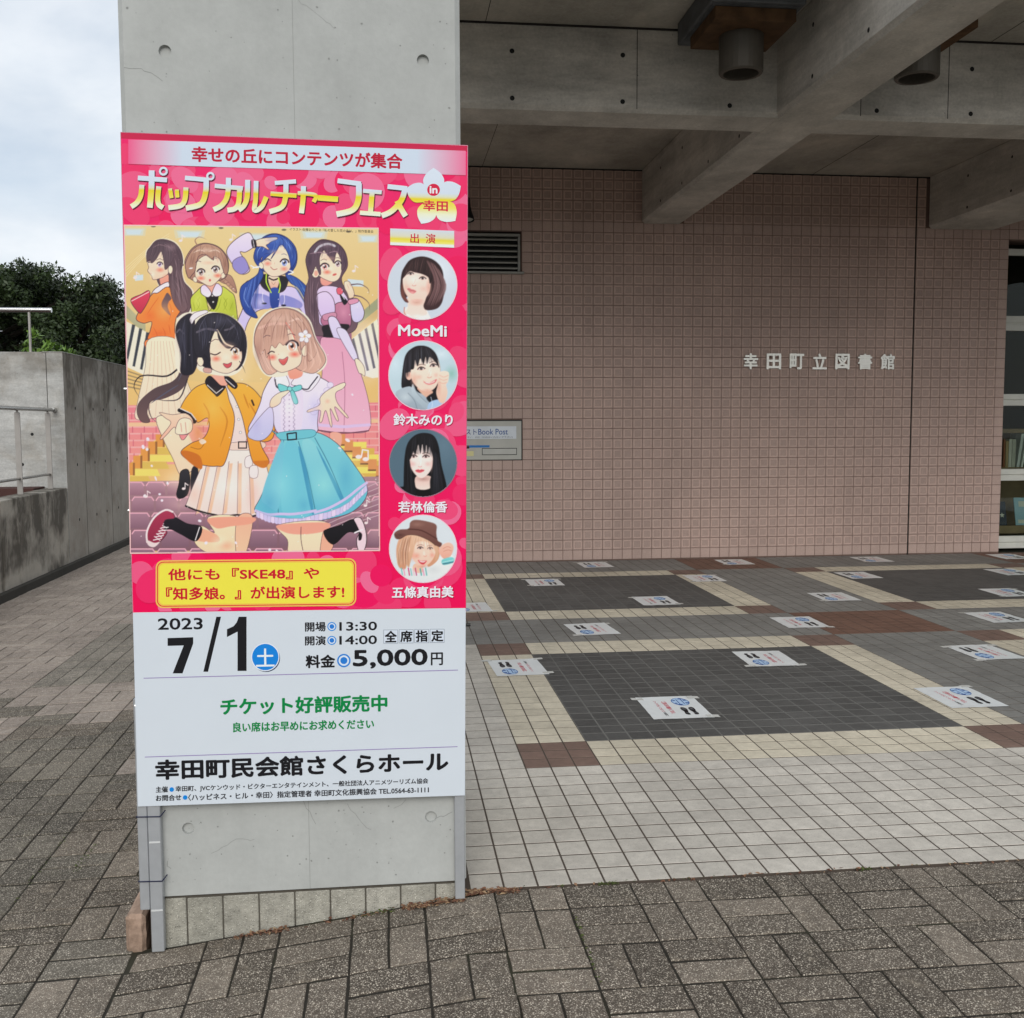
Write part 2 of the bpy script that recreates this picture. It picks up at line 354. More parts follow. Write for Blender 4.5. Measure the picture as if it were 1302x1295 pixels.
# cut blocks in the last narrow row against the tiles
for i in range(len(allx)-1):
    x0, x1 = allx[i], allx[i+1]
    if x0 < -0.75: continue
    y0, y1 = 2.815, (2.955 if x0 > 0.15 else 2.925)
    if (i) % 2 == 0:
        blocks.append(((x0+x1)/2, (y0+y1)/2, x1-x0, y1-y0, 'paver'))
    else:
        for k in range(2): blocks.append((x0+(x1-x0)*(k+.5)/2, (y0+y1)/2, (x1-x0)/2, y1-y0, 'paver'))
def hidden_by_board(x, y, z):
    # the sign and pillar stand in front of this strip of path
    t = 2.887/y if y > 2.95 else 9; bx = x*t; bz = CAMZ+(z-CAMZ)*t
    return y > 2.95 and -0.66 < bx < 0.2 and bz > 0.0
cand = []
for k, (x, y, lx, ly, mat) in enumerate(blocks):
    s, vis = view_size((x, y, gz(x)), math.sqrt(lx*ly*abs(CAMZ)/max(1, math.hypot(x, y))))
    if vis and not hidden_by_board(x, y, gz(x)): cand.append((s, k))
cand.sort(reverse=True); near = set(k for s, k in cand[:300])
pm = {}
stuff = {'paver': MB(), 'paver_green': MB(), 'paver_pale': MB(), 'paver_dusk': MB()}
rp = random.Random(3)
for k, (x, y, lx, ly, mat) in enumerate(blocks):
    z = gz(x) + rp.uniform(-0.0018, 0.0012); tx, ty = rp.uniform(-0.006, 0.006), rp.uniform(-0.006, 0.006)
    if k in near:
        key = (round(lx, 3), round(ly, 3), mat, rp.randrange(3))
        if key not in pm: pm[key] = paver_mesh('paving_block', lx, ly, M[mat], key[3])
        o = bpy.data.objects.new('paving_block', pm[key]); link(o, pavement)
        o.location = (x, y, z); o.rotation_euler = (tx, -math.atan(gslope(x))+ty, 0)
    elif y > 1.2:
        mb = stuff[mat]; hx, hy, b = lx/2-0.0028, ly/2-0.0052, 0.002; vv = []
        for (ex, ey, ez) in ((hx-b, hy-b, 0), (hx, hy, -b), (hx, hy, -0.02)):
            for (sx, sy) in ((-1, -1), (1, -1), (1, 1), (-1, 1)):
                dx, dy = sx*ex, sy*ey; vv.append((x+dx, y+dy, z+ez+dx*(gslope(x)+ty)+dy*tx))
        mb.add(vv, [(0, 1, 2, 3)]+[(a, 4+a, 4+(a+1) % 4, (a+1) % 4) for a in range(4)]+[(4+a, 8+a, 8+(a+1) % 4, 4+(a+1) % 4) for a in range(4)], 0, rp.random())
for key, mb in stuff.items():
    if mb.v: tag(mb.build('paving_blocks', M[key], pavement), kind='stuff')

# ---- the tiled floor under the canopy
floor = tag(empty('tiled_floor'), kind='structure')
fb = MB(); fb.box(-0.69, 9.4, FY0+0.002, WY+0.2, -0.28, -0.0012); fb.build('floor_bed', M['grout'], floor)
ROWY = lambda r: float(np.interp(r, [0, 10, 13, 29, 32, 40, 43, 59, 62, 70], [2.965, 4.025, 4.343, 6.06, 6.38, 7.16, 7.48, 9.12, 9.40, 10.17]))
cpts = [-12, 0, 3, 20, 23, 31, 34, 51, 54, 62, 65, 82, 88]; cx_ = [-0.69, .523, .826, 2.55, 2.835, 3.67, 3.97, 5.70, 6.0, 6.82, 7.12, 8.83, 9.43]
COLX = lambda c: float(np.interp(c, cpts, cx_))
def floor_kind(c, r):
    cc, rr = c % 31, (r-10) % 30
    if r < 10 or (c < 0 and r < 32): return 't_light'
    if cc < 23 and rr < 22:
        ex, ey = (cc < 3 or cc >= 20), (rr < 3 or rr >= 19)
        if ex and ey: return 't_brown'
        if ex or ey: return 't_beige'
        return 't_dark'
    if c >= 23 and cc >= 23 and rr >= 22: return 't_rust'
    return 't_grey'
def tile_mesh(lx, ly, mat):
    hx, hy, b = lx/2-0.0030, ly/2-0.0042, 0.0008; vv = []
    for (ex, ey, ez) in ((hx-b, hy-b, 0), (hx, hy, -b), (hx, hy, -0.003)):
        for (sx, sy) in ((-1, -1), (1, -1), (1, 1), (-1, 1)): vv.append((sx*ex, sy*ey, ez))
    return vv, [(0, 1, 2, 3)]+[(a, 4+a, 4+(a+1) % 4, (a+1) % 4) for a in range(4)]+[(4+a, 8+a, 8+(a+1) % 4, 4+(a+1) % 4) for a in range(4)]
cells = []
for r in range(70):
    for c in range(-12, 88):
        x0, x1, y0, y1 = COLX(c), COLX(c+1), ROWY(r), ROWY(r+1)
        if x0 < 0.215 and y0 < 3.85: continue          # the pillar stands here
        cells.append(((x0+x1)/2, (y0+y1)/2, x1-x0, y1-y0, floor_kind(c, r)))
cand = []
for k, (x, y, lx, ly, mat) in enumerate(cells):
    s, vis = view_size((x, y, 0), math.sqrt(lx*ly/max(1, y)))
    if vis and x/y > 0.07: cand.append((s, k))
cand.sort(reverse=True); near = set(k for s, k in cand[:300])
tmm = {}; fst = {}
for k, (x, y, lx, ly, mat) in enumerate(cells):
    z = rp.uniform(-0.0004, 0.0004)
    if k in near:
        key = (round(lx, 4), round(ly, 4), mat)
        if key not in tmm:
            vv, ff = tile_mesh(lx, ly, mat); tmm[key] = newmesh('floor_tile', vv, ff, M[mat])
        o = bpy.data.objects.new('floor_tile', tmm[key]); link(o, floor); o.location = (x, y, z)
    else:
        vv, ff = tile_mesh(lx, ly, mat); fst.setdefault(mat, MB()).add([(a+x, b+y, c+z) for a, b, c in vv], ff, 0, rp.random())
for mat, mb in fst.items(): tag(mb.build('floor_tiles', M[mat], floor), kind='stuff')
gp = MB()      # pale grout between the charcoal tiles
for c0 in (0, 31, 62):
    for r0 in (10, 40): gp.box(COLX(c0+3), COLX(c0+20), ROWY(r0+3), ROWY(r0+19), -0.0011, -0.0007)
gp.build('pale_grout', M['grout_pale'], floor)

# ================================================================== THE LIBRARY BUILDING
lib = tag(empty('library_building', (0, WY, 0)), 'concrete framed library entrance with a pink tiled wall and deep ceiling beams', 'building')
def P(mb, name, mats, parent=lib, **k):
    o = mb.build(name, mats, None, **k); o.parent = parent
    # keep world coordinates although the parent stands at the wall foot
    base = parent.matrix_basis.translation if parent is lib else Vector((0, 0, 0))
    o.matrix_parent_inverse = Matrix.Translation(-base); return o
OPEN = [(0.3, 1.3, 28, 32), (0.4, 1.3, 10, 14)]
WX0, WX1, WINX = -0.7, 9.3, 6.30
wb = MB()
wb.box(WX0, 0.3, WY+0.005, WY+0.25, -0.25, 3.9); wb.box(1.29, WINX, WY+0.005, WY+0.25, -0.25, 3.9)
wb.box(0.3, 1.29, WY+0.005, WY+0.25, 3.2, 3.9); wb.box(0.3, 1.29, WY+0.005, WY+0.25, 1.4, 2.8); wb.box(0.3, 1.29, WY+0.005, WY+0.25, -0.25, 1.0)
wb.box(0.3, 1.29, WY+0.2, WY+0.25, 2.8, 3.2); wb.box(0.3, 1.29, WY+0.2, WY+0.25, 1.0, 1.4)
wb.box(WINX, WX1, WY+0.005, WY+0.25, 3.2, 3.9)
wall = P(wb, 'tiled_wall', M['grout_wall']); tag(wall, 'pink tiled wall')
def wtile(kind):
    a = 0.0476; v = []; f = []; mi = []
    if kind == 'plain': rings = [(a, 0.006), (a, 0.0012), (a-0.0012, 0.0)]; m = [0, 0]
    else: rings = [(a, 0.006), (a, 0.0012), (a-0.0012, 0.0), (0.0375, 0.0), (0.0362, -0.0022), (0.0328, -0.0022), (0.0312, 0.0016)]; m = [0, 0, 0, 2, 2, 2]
    for (s, y) in rings: v += [(-s, y, -s), (s, y, -s), (s, y, s), (-s, y, s)]
    for j in range(len(rings)-1):
        for k in range(4): f.append((4*j+k, 4*j+(k+1) % 4, 4*j+4+(k+1) % 4, 4*j+4+k)); mi.append(m[j])
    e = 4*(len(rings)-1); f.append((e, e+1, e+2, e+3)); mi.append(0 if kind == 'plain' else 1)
    return v, f, mi
WT = {k: wtile(k) for k in ('plain', 'panel')}
WM = {k: newmesh('wall_tile', *WT[k][:2], [M['pink'], M['pink_in'], M['pink_lit_rim']], WT[k][2]) for k in WT}
BEAMS = [(-0.44, -0.04), (2.475, 2.87), (5.422, 6.126), (8.4, 8.8)]
wc = []
for r in range(38):
    for c in range(-7, 93):
        x, z = c*0.1+0.05, r*0.1+0.06
        if c >= 63 and r < 32: continue
        if any(a/1-0.01 < x-0.05+0.001 and x+0.05 < b+0.011 and lo <= r < hi for a, b, lo, hi in OPEN): continue
        if r >= 33 and any(a-0.02 < x < b+0.02 for a, b in BEAMS): continue
        ring = any(a-0.11 < x-0.05 and x+0.05 < b+0.12 and lo-1 <= r < hi+1 for a, b, lo, hi in OPEN)
        kind = 'plain' if (r < 1 or ring or c == 62 or r == 32 or c >= 63) else 'panel'
        wc.append((x, z, kind))
cand = []
for k, (x, z, kind) in enumerate(wc):
    s, vis = view_size((x, WY, z), 0.1)
    if vis and x > 0.8: cand.append((s*(1+0.02*(x < 5)), -abs(z-1.2), k))
cand.sort(reverse=True); near = set(c[2] for c in cand[:300])
ws = MB()
for k, (x, z, kind) in enumerate(wc):
    if abs(x-5.35) < 0.06: sx = 0.94; x += 0.004
    else: sx = 1.0
    dy = rp.uniform(-0.0005, 0.0005)
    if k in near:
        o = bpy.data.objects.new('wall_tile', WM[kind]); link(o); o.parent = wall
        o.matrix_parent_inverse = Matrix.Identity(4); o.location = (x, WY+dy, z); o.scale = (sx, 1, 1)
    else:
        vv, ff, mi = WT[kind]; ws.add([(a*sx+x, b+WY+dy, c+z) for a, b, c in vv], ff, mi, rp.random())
o = ws.build('wall_tiles', [M['pink'], M['pink_in'], M['pink_lit_rim']]); o.parent = wall; tag(o, kind='stuff')
jb = MB(); jb.box(5.291, 5.303, WY-0.001, WY+0.004, 0.0, 3.81); P(jb, 'expansion_joint', M['joint'])

# canopy
CF = 4.95                                            # front edge of the canopy
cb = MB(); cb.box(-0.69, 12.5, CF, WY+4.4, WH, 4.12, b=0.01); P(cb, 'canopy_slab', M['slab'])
cb = MB(); cb.box(-0.5, 12.4, 6.58, 6.955, 3.30, WH+0.02, b=0.026); xbeam = P(cb, 'cross_beam', M['beam'])
lbs = []
for (a, b_) in BEAMS:
    lb = MB(); lb.box(a, b_, 4.3 if a > 0 else 3.84, WY+0.003, 3.297, WH+0.02, b=0.026); lbs.append(P(lb, 'long_beam', M['beam']))
def disc(mb, c, ax, r, m=0, d=0.0008, n=14):
    c = Vector(c); ax = Vector(ax); a = ax.orthogonal().normalized(); b = ax.cross(a)
    v = [c+ax*d] + [c+ax*d+(a*math.cos(t)+b*math.sin(t))*r for t in [2*math.pi*k/n for k in range(n)]]
    mb.add(v, [(0, k+1, (k+1) % n+1) for k in range(n)], m)
def hole(c, ax, parent, r=0.0135):
    mb = MB(); c = Vector(c); ax = Vector(ax); a = ax.orthogonal().normalized(); b = ax.cross(a); n = 14
    v = []
    for (rr, dd) in ((r*1.12, 0.0003), (r, 0.0016), (r*0.82, 0.0006)):
        v += [c+ax*dd+(a*math.cos(t)+b*math.sin(t))*rr for t in [2*math.pi*k/n for k in range(n)]]
    f = [(j*n+k, j*n+(k+1) % n, (j+1)*n+(k+1) % n, (j+1)*n+k) for j in range(2) for k in range(n)] + [tuple(range(2*n, 3*n))]
    mb.add(v, f); o = mb.build('tie_hole', M['dark']); o.parent = parent; return o  # raised near-black disc; its colour stands in for the shade inside a hole
for x, zs in ((0.784, (3.642, 3.361)), (1.477, (3.642, 3.361)), (2.166, (3.642, 3.358)), (3.14, (3.64, 3.356)), (3.78, (3.637, 3.355)), (4.47, (3.637, 3.355))):
    for z in zs: hole((x, 6.58, z), (0, -1, 0), xbeam)
for bi, x in ((1, 2.475), (2, 5.422)):
    for y in (4.55, 5.3, 6.02, 7.3, 8.02, 8.75, 9.45):
        for z in (3.66, 3.37): hole((x, y, z), (-1, 0, 0), lbs[bi], 0.012)
sm = MB()
for x in (1.566, 3.03, 3.62, 4.6): sm.box(x, x+0.004, 6.5785, 6.581, 3.32, 3.80)
sm.build('formwork_seam', M['joint']).parent = xbeam
sm = MB()
for y in (5.5, 8.6): sm.box(0.0, 12, y, y+0.004, WH-0.0015, WH+0.001)
for x in (0.62, 3.9, 6.9): sm.box(x, x+0.004, CF+0.1, 6.57, WH-0.0018, WH+0.001); sm.box(x+0.3, x+0.304, 6.96, WY, WH-0.0018, WH+0.001)
P(sm, 'ceiling_seams', M['hairline'] if False else M['joint'])
sm = MB()      # dark strips standing in for the shade where ceiling meets beam and wall
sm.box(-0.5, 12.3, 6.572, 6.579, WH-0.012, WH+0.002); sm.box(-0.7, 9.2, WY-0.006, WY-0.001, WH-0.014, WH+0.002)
P(sm, 'painted_shadow_strip', M['joint'])

# louvred vent in the wall
M['louvre'] = plain('grey_louvre_metal', (0.30, 0.30, 0.275), 0.45, 0.4, 0.5)
lv = MB(); lv.box(0.3, 1.29, WY+0.06, WY+0.07, 2.8, 3.2)
vent = P(lv, 'louvre_vent', M['dark'])
fr = MB()
fr.box(0.305, 1.283, WY-0.012, WY+0.05, 3.155, 3.181, b=0.003); fr.box(1.262, 1.283, WY-0.012, WY+0.05, 2.826, 3.154, b=0.003); fr.box(0.305, 0.326, WY-0.012, WY+0.05, 2.826, 3.154, b=0.003)
fr.box(0.29, 1.317, WY-0.045, WY+0.05, 2.797, 2.820, b=0.003)
fr.build('vent_frame', M['louvre']).parent = vent
for k in range(6):
    s = MB(); z = 2.845+k*0.054
    s.add([(0.328, WY-0.006, z), (1.26, WY-0.006, z), (1.26, WY-0.006, z+0.014), (0.328, WY-0.006, z+0.014), (0.328, WY+0.045, z+0.03), (1.26, WY+0.045, z+0.03), (1.26, WY+0.045, z+0.034), (0.328, WY+0.045, z+0.034)],
          [(0, 1, 2, 3), (4, 7, 6, 5), (0, 4, 5, 1), (3, 2, 6, 7), (0, 3, 7, 4), (1, 5, 6, 2)])
    s.build('slat', M['louvre']).parent = vent

# window at the right end, with the room behind it
M['frame'] = plain('off_white_window_frame', (0.62, 0.62, 0.56), 0.45, 0.4)
M['wood'] = plain('brown_shelf_wood', (0.26, 0.18, 0.10), 0.5, 0.3, 0, 0.2, 5)
gm = Mat('window_glass', 0.03); g = gm.nt; g.nodes.remove(gm.b)
tr = gm.n('ShaderNodeBsdfTransparent'); tr.inputs[0].default_value = (0.80, 0.84, 0.80, 1); gl = gm.n('ShaderNodeBsdfGlossy'); gl.inputs['Roughness'].default_value = 0.02
fz = gm.n('ShaderNodeFresnel'); fz.inputs[0].default_value = 1.5; ms = gm.n('ShaderNodeMixShader')
gm.l(gm.math('MULTIPLY', fz.outputs[0], 0.35), ms.inputs[0]); gm.l(tr.outputs[0], ms.inputs[1]); gm.l(gl.outputs[0], ms.inputs[2]); gm.l(ms.outputs[0], g.nodes['Material Output'].inputs[0])
M['glass'] = gm.m
GY = WY+0.10
win = tag(empty('window', (7.2, GY, 0)), 'white framed library window at the right end of the pink wall', 'window')
fm = MB()
for (a, b_) in ((3.064, 3.131), (2.382, 2.45), (2.298, 2.362), (1.592, 1.648), (1.527, 1.585), (0.812, 0.869), (0.747, 0.805), (0.10, 0.165), (0.035, 0.088)):
    fm.box(6.295, 9.2, GY-0.03, GY+0.02, a, b_, b=0.004)
for (a, b_) in ((2.36, 2.384), (1.583, 1.594), (0.803, 0.814), (0.086, 0.102)): fm.box(6.3, 9.2, GY-0.015, GY+0.02, a, b_)
o = fm.build('window_frame', M['frame'], win); o.matrix_parent_inverse = Matrix.Translation((-7.2, -GY, 0))
for x in (7.4, 8.3):
    m2 = MB(); m2.box(x, x+0.05, GY-0.032, GY+0.022, 0.02, 3.13, b=0.004); o = m2.build('mullion', M['frame'], win); o.matrix_parent_inverse = Matrix.Translation((-7.2, -GY, 0))
for (z0, z1) in ((2.45, 3.064), (1.648, 2.298), (0.869, 1.527), (0.165, 0.747)):
    for (a, b_) in ((6.3, 7.4), (7.45, 8.3)):
        m2 = MB(); m2.add([(a, GY-0.003, z0), (b_, GY-0.003, z0), (b_, GY-0.003, z1), (a, GY-0.003, z1), (a, GY+0.003, z0), (b_, GY+0.003, z0), (b_, GY+0.003, z1), (a, GY+0.003, z1)],
              [(0, 1, 2, 3), (4, 7, 6, 5), (0, 4, 5, 1), (3, 2, 6, 7), (0, 3, 7, 4), (1, 5, 6, 2)])
        o = m2.build('pane', M['glass'], win); o.matrix_parent_inverse = Matrix.Translation((-7.2, -GY, 0))
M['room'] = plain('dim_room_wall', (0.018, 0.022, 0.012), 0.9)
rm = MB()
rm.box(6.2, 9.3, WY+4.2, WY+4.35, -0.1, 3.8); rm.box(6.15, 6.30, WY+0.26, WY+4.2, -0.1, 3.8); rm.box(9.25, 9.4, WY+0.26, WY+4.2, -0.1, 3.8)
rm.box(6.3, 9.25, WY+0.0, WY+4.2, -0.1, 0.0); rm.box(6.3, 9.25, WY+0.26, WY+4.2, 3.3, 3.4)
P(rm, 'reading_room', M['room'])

# bookshelf and books behind the window
SY = WY+0.32
shelf = tag(empty('bookshelf', (7.0, SY, 0)), 'brown wooden bookshelf standing just inside the right hand window', 'bookshelf')
sb = MB(); sb.box(6.31, 8.4, SY+0.33, SY+0.35, 0.1, 1.24); o = sb.build('back_panel', M['wood'], shelf); o.matrix_parent_inverse = Matrix.Translation((-7.0, -SY, 0))
for z in (0.17, 0.83, 1.24):
    sb = MB(); sb.box(6.31, 8.4, SY, SY+0.33, z, z+0.045, b=0.003); o = sb.build('shelf_board', M['wood'], shelf); o.matrix_parent_inverse = Matrix.Translation((-7.0, -SY, 0))
sb = MB(); sb.box(6.31, 8.4, SY-0.02, SY-0.001, 0.165, 0.25, b=0.003); o = sb.build('display_ledge', M['wood'], shelf); o.matrix_parent_inverse = Matrix.Translation((-7.0, -SY, 0))
books = [(6.345, 0.020, 0.30, (0.30, 0.10, 0.04), 0, 'thin rust brown book at the left end of the window shelf'),
         (6.372, 0.028, 0.28, (0.42, 0.30, 0.16), 0, 'tan book beside the rust brown one on the window shelf'),
         (6.405, 0.034, 0.30, (0.62, 0.60, 0.55), 0, 'first cream book right of the tan one on the window shelf'),
         (6.444, 0.040, 0.30, (0.50, 0.49, 0.44), 0, 'wide stone grey book between the cream and the white books'),
         (6.500, 0.030, 0.36, (0.66, 0.69, 0.70), 7, 'tall pale blue white book leaning right on the window shelf'),
         (6.550, 0.022, 0.38, (0.72, 0.74, 0.72), 9, 'tall white book leaning right at the picture edge'),
         (6.60, 0.04, 0.31, (0.10, 0.16, 0.12), 0, 'dark green book on the window shelf past the leaning white ones'),
         (6.65, 0.05, 0.28, (0.35, 0.08, 0.07), 0, 'red book on the window shelf next to the dark green one')]
for x, wd, h, c, lean, lab in books:
    t = tag(empty('book', (x+0.19+wd/2, SY+0.03, 0.875)), lab, 'book', 'books on the window shelf'); t.rotation_euler = (0, math.radians(lean), 0)
    cv = plain('book_cover', c, 0.5)
    b = MB(); b.box(-wd/2, wd/2, 0, 0.003, 0, h); b.box(-wd/2, -wd/2+0.003, 0.003, 0.2, 0, h); b.box(wd/2-0.003, wd/2, 0.003, 0.2, 0, h); b.build('cover', cv, t)
    b = MB(); b.box(-wd/2+0.003, wd/2-0.003, 0.004, 0.195, 0.003, h-0.004); b.build('pages', plain('paper_block', (0.7, 0.67, 0.58)), t)

for x, wd, h, c, lab in ((6.50, 0.10, 0.26, (0.03, 0.035, 0.06), 'dark navy picture book with a white star on the low window ledge'), (6.70, 0.20, 0.30, (0.30, 0.48, 0.60), 'pale blue picture book propped on the low window ledge')):
    t = tag(empty('picture_book', (x, SY+0.02, 0.25)), lab, 'book', 'picture books on the low ledge'); t.rotation_euler = (math.radians(-12), 0, 0)
    b = MB(); b.box(0, wd, 0, 0.012, 0, h, b=0.001); b.build('cover', plain('picture_cover', c, 0.4), t)
    b = MB()
    if wd < 0.15:
        st_ = [(0.05+(0.03 if k % 2 == 0 else 0.013)*math.sin(k*math.pi/5), -0.0008, 0.11+(0.03 if k % 2 == 0 else 0.013)*math.cos(k*math.pi/5)) for k in range(10)]
        b.add([(0.05, -0.0008, 0.11)]+st_, [(0, k+1, (k+1) % 10+1) for k in range(10)]); b.build('star', M['frame'], t)
    else:
        b.box(0.03, 0.17, -0.0012, -0.0002, 0.02, 0.06); b.box(0.05, 0.13, -0.0012, -0.0002, 0.2, 0.26); b.build('cover_band', M['frame'], t)
# two ceiling downlights beside the long beam
M['rust'] = plain('rusty_mounting_plate', (0.085, 0.046, 0.022), 0.85, 0.2, 0, 0.35, 14)
M['box_metal'] = plain('weathered_grey_housing', (0.10, 0.105, 0.11), 0.6, 0.3, 0.2, 0.3, 9)
M['pipe'] = plain('taupe_lamp_shroud', (0.075, 0.066, 0.053), 0.55, 0.3, 0.1, 0.15, 9)
def downlight(loc, label):
    t = tag(empty('ceiling_downlight', loc), label, 'downlight', 'downlights under the canopy')
    b = MB(); b.box(-0.27, 0.27, -0.30, 0.40, 0.075, 0.208, b=0.006); b.box(-0.25, 0.25, -0.27, 0.36, 0.0705, 0.0745); b.build('housing', M['box_metal'], t)
    b = MB(); b.box(-0.235, 0.235, -0.245, 0.24, 0.0, 0.07, b=0.003); b.build('mounting_plate', M['rust'], t)
    v, f = lathe([(0.128, -0.001), (0.128, -0.205), (0.121, -0.214), (0.103, -0.214), (0.100, -0.20), (0.096, -0.06), (0.0001, -0.05)])
    o = mob('shroud', v, f, M['pipe'], t, smooth=False)
    v, f = lathe([(0.0001, -0.125), (0.04, -0.13), (0.058, -0.115), (0.06, -0.07)]); mob('bulb', v, f, plain('dull_glass_bulb', (0.35, 0.36, 0.36), 0.15, 0.6), t, smooth=True)
    return t
downlight((2.066, 6.08, 3.60), 'rusty box downlight with round shroud, left of the big ceiling beam')
downlight((3.13, 6.05, 3.60), 'round downlight half hidden to the right of the big ceiling beam')

# wall spot by the vent
t = tag(empty('wall_spotlight', (0.76, WY, 3.42)), 'small black spotlight on the pink wall just above the louvred vent', 'spotlight')
v, f = lathe([(0.0001, 0.06), (0.03, 0.055), (0.036, -0.03), (0.048, -0.09), (0.064, -0.135), (0.066, -0.16), (0.06, -0.162), (0.055, -0.15), (0.0001, -0.148)], 20)
M['black'] = plain('black_paint', (0.012, 0.012, 0.012), 0.45); M['lens'] = plain('frosted_lens', (0.55, 0.55, 0.5), 0.3)
o = mob('lamp_head', v, f, M['black'], t); o.location = (0, -0.16, 0); o.rotation_euler = (math.radians(-14), 0, 0)
v, f = lathe([(0.0001, -0.158), (0.05, -0.154), (0.056, -0.149)], 20); o = mob('lens', v, f, M['lens'], t); o.location = (0, -0.16, 0); o.rotation_euler = (math.radians(-14), 0, 0)
b = MB(); b.tube((0, 0, 0), (0, -0.13, 0.02), 0.012); b.build('bracket', M['black'], t)

# ================================================================== THE PILLAR
PX0, PX1, PYF, PYB, PZ0 = -0.69, 0.207, 2.93, 3.83, 0.047
pillar = tag(empty('concrete_pillar', (-0.24, 3.38, 0)), 'pale grey square concrete pillar standing behind the festival sign', 'pillar')
def PP(o): o.parent = pillar; o.matrix_parent_inverse = Matrix.Translation((0.24, -3.38, 0)); return o
ch = 0.014; holes = [(x, z) for x in (-0.571, 0.106) for z in (0.24, 1.29, 2.345, 3.40)]
loops = [[Vector((PX0+ch, 0, PZ0)), Vector((PX1-ch, 0, PZ0)), Vector((PX1-ch, 0, WH)), Vector((PX0+ch, 0, WH))]]
n = 20; hr = 0.0165
for (x, z) in holes: loops.append([Vector((x+hr*math.cos(2*math.pi*k/n), 0, z+hr*math.sin(2*math.pi*k/n))) for k in range(n)])
flat = [p for l in loops for p in l]; tris = tessellate_polygon([[Vector((p.x, p.z, 0)) for p in l] for l in loops])
mb = MB()
fv = [(p.x, PYF, p.z) for p in flat]; ff = []
for t3 in tris:
    a, b_, c = (Vector((flat[i].x, flat[i].z, 0)) for i in t3)
    ff.append(tuple(t3) if (b_-a).cross(c-a).z > 0 else tuple(reversed(t3)))
mb.add(fv, ff)
for hi, (x, z) in enumerate(holes):
    rr = [(hr, 0.0), (hr*0.93, 0.009), (hr*0.90, 0.0105)]
    v = [(x+q*math.cos(2*math.pi*k/n), PYF+d, z+q*math.sin(2*math.pi*k/n)) for q, d in rr for k in range(n)]
    mb.add(v, [(j*n+k, j*n+(k+1) % n, (j+1)*n+(k+1) % n, (j+1)*n+k) for j in range(2) for k in range(n)] + [tuple(range(2*n, 3*n))])
ring = [(PX0+ch, PYF), (PX0, PYF+ch), (PX0, PYB), (PX1, PYB), (PX1, PYF+ch), (PX1-ch, PYF)]
v = [(x, y, z) for z in (PZ0, WH) for x, y in ring]
mb.add(v, [(k, k+1, k+7, k+6)[::-1] for k in range(5)])
mb.add([(x, y, PZ0) for x, y in ring], [tuple(range(6))])
PP(mb.build('shaft', M['pillar']))
# forming seam and hair cracks
def ribbon(mb, pts, w, y, m=0):
    for (a, b_) in zip(pts[:-1], pts[1:]):
        d = Vector((b_[0]-a[0], b_[1]-a[1])); d = d.normalized() if d.length > 0 else Vector((1, 0)); nx, nz = -d.y*w/2, d.x*w/2
        mb.add([(a[0]-nx, y, a[1]-nz), (b_[0]-nx, y, b_[1]-nz), (b_[0]+nx, y, b_[1]+nz), (a[0]+nx, y, a[1]+nz)], [(0, 1, 2, 3)], m)
s = MB(); ribbon(s, [(-0.239, PZ0), (-0.239, 1.9), (-0.2385, WH)], 0.0009, PYF-0.0004); PP(s.build('formwork_seam', M['hairline']))
s = MB(); rc = random.Random(5)
def crack(x, z, dx, dz, n, w=0.0011):
    pts = [(x, z)]
    for k in range(n): pts.append((pts[-1][0]+dx/n+rc.uniform(-.006, .006), pts[-1][1]+dz/n+rc.uniform(-.007, .007)))
    ribbon(s, pts, w, PYF-0.0004)
crack(-0.676, 2.30, 0.085, -0.04, 7, 0.001); crack(-0.24, 2.50, 0.12, -0.07, 8, 0.0006)
crack(-0.51, 0.165, 0.12, 0.02, 9); crack(-0.13, 0.29, 0.06, -0.07, 7); crack(-0.22, 0.235, -0.02, 0.08, 5); crack(0.12, 0.235, 0.045, 0.0, 5, 0.0016); crack(-0.63, 0.15, 0.02, -0.04, 4, 0.0016); crack(0.0, 0.27, 0.04, 0.03, 4)
PP(s.build('hairline_cracks', M['hairline']))
s = MB()
for k in range(150):
    x, z = rc.uniform(PX0+0.03, PX1-0.03), rc.choice([rc.uniform(0.06, 0.32), rc.uniform(1.9, 2.6)]); r = rc.choice([0.0012, 0.0016, 0.0022, 0.003])
    m2 = [(x+r*rc.uniform(.6, 1.2)*math.cos(a), PYF-0.0005, z+r*rc.uniform(.6, 1.2)*math.sin(a)) for a in [2*math.pi*q/7 for q in range(7)]]
    s.add(m2, [tuple(range(7))])
tag(PP(s.build('air_pits', M['hairline'])), kind='stuff')
b = MB(); b.box(PX0+0.012, PX1-0.012, PYF+0.0065, PYB-0.01, -0.3, PZ0-0.004); PP(b.build('plinth_core', plain('mortar', (0.085, 0.075, 0.06), 0.95)))
xe = [-0.672, -0.582, -0.483, -0.383, -0.283, -0.183, -0.083, 0.017, 0.117, 0.193]
for a, c in zip(xe[:-1], xe[1:]):
    b = MB(); b.box(a+0.0018, c-0.0018, PYF+0.003+rp.uniform(-.001, .001), PYF+0.02, -0.2, PZ0-0.009+rp.uniform(-.002, .001), b=0.002); PP(b.build('plinth_tile', M['granite']))
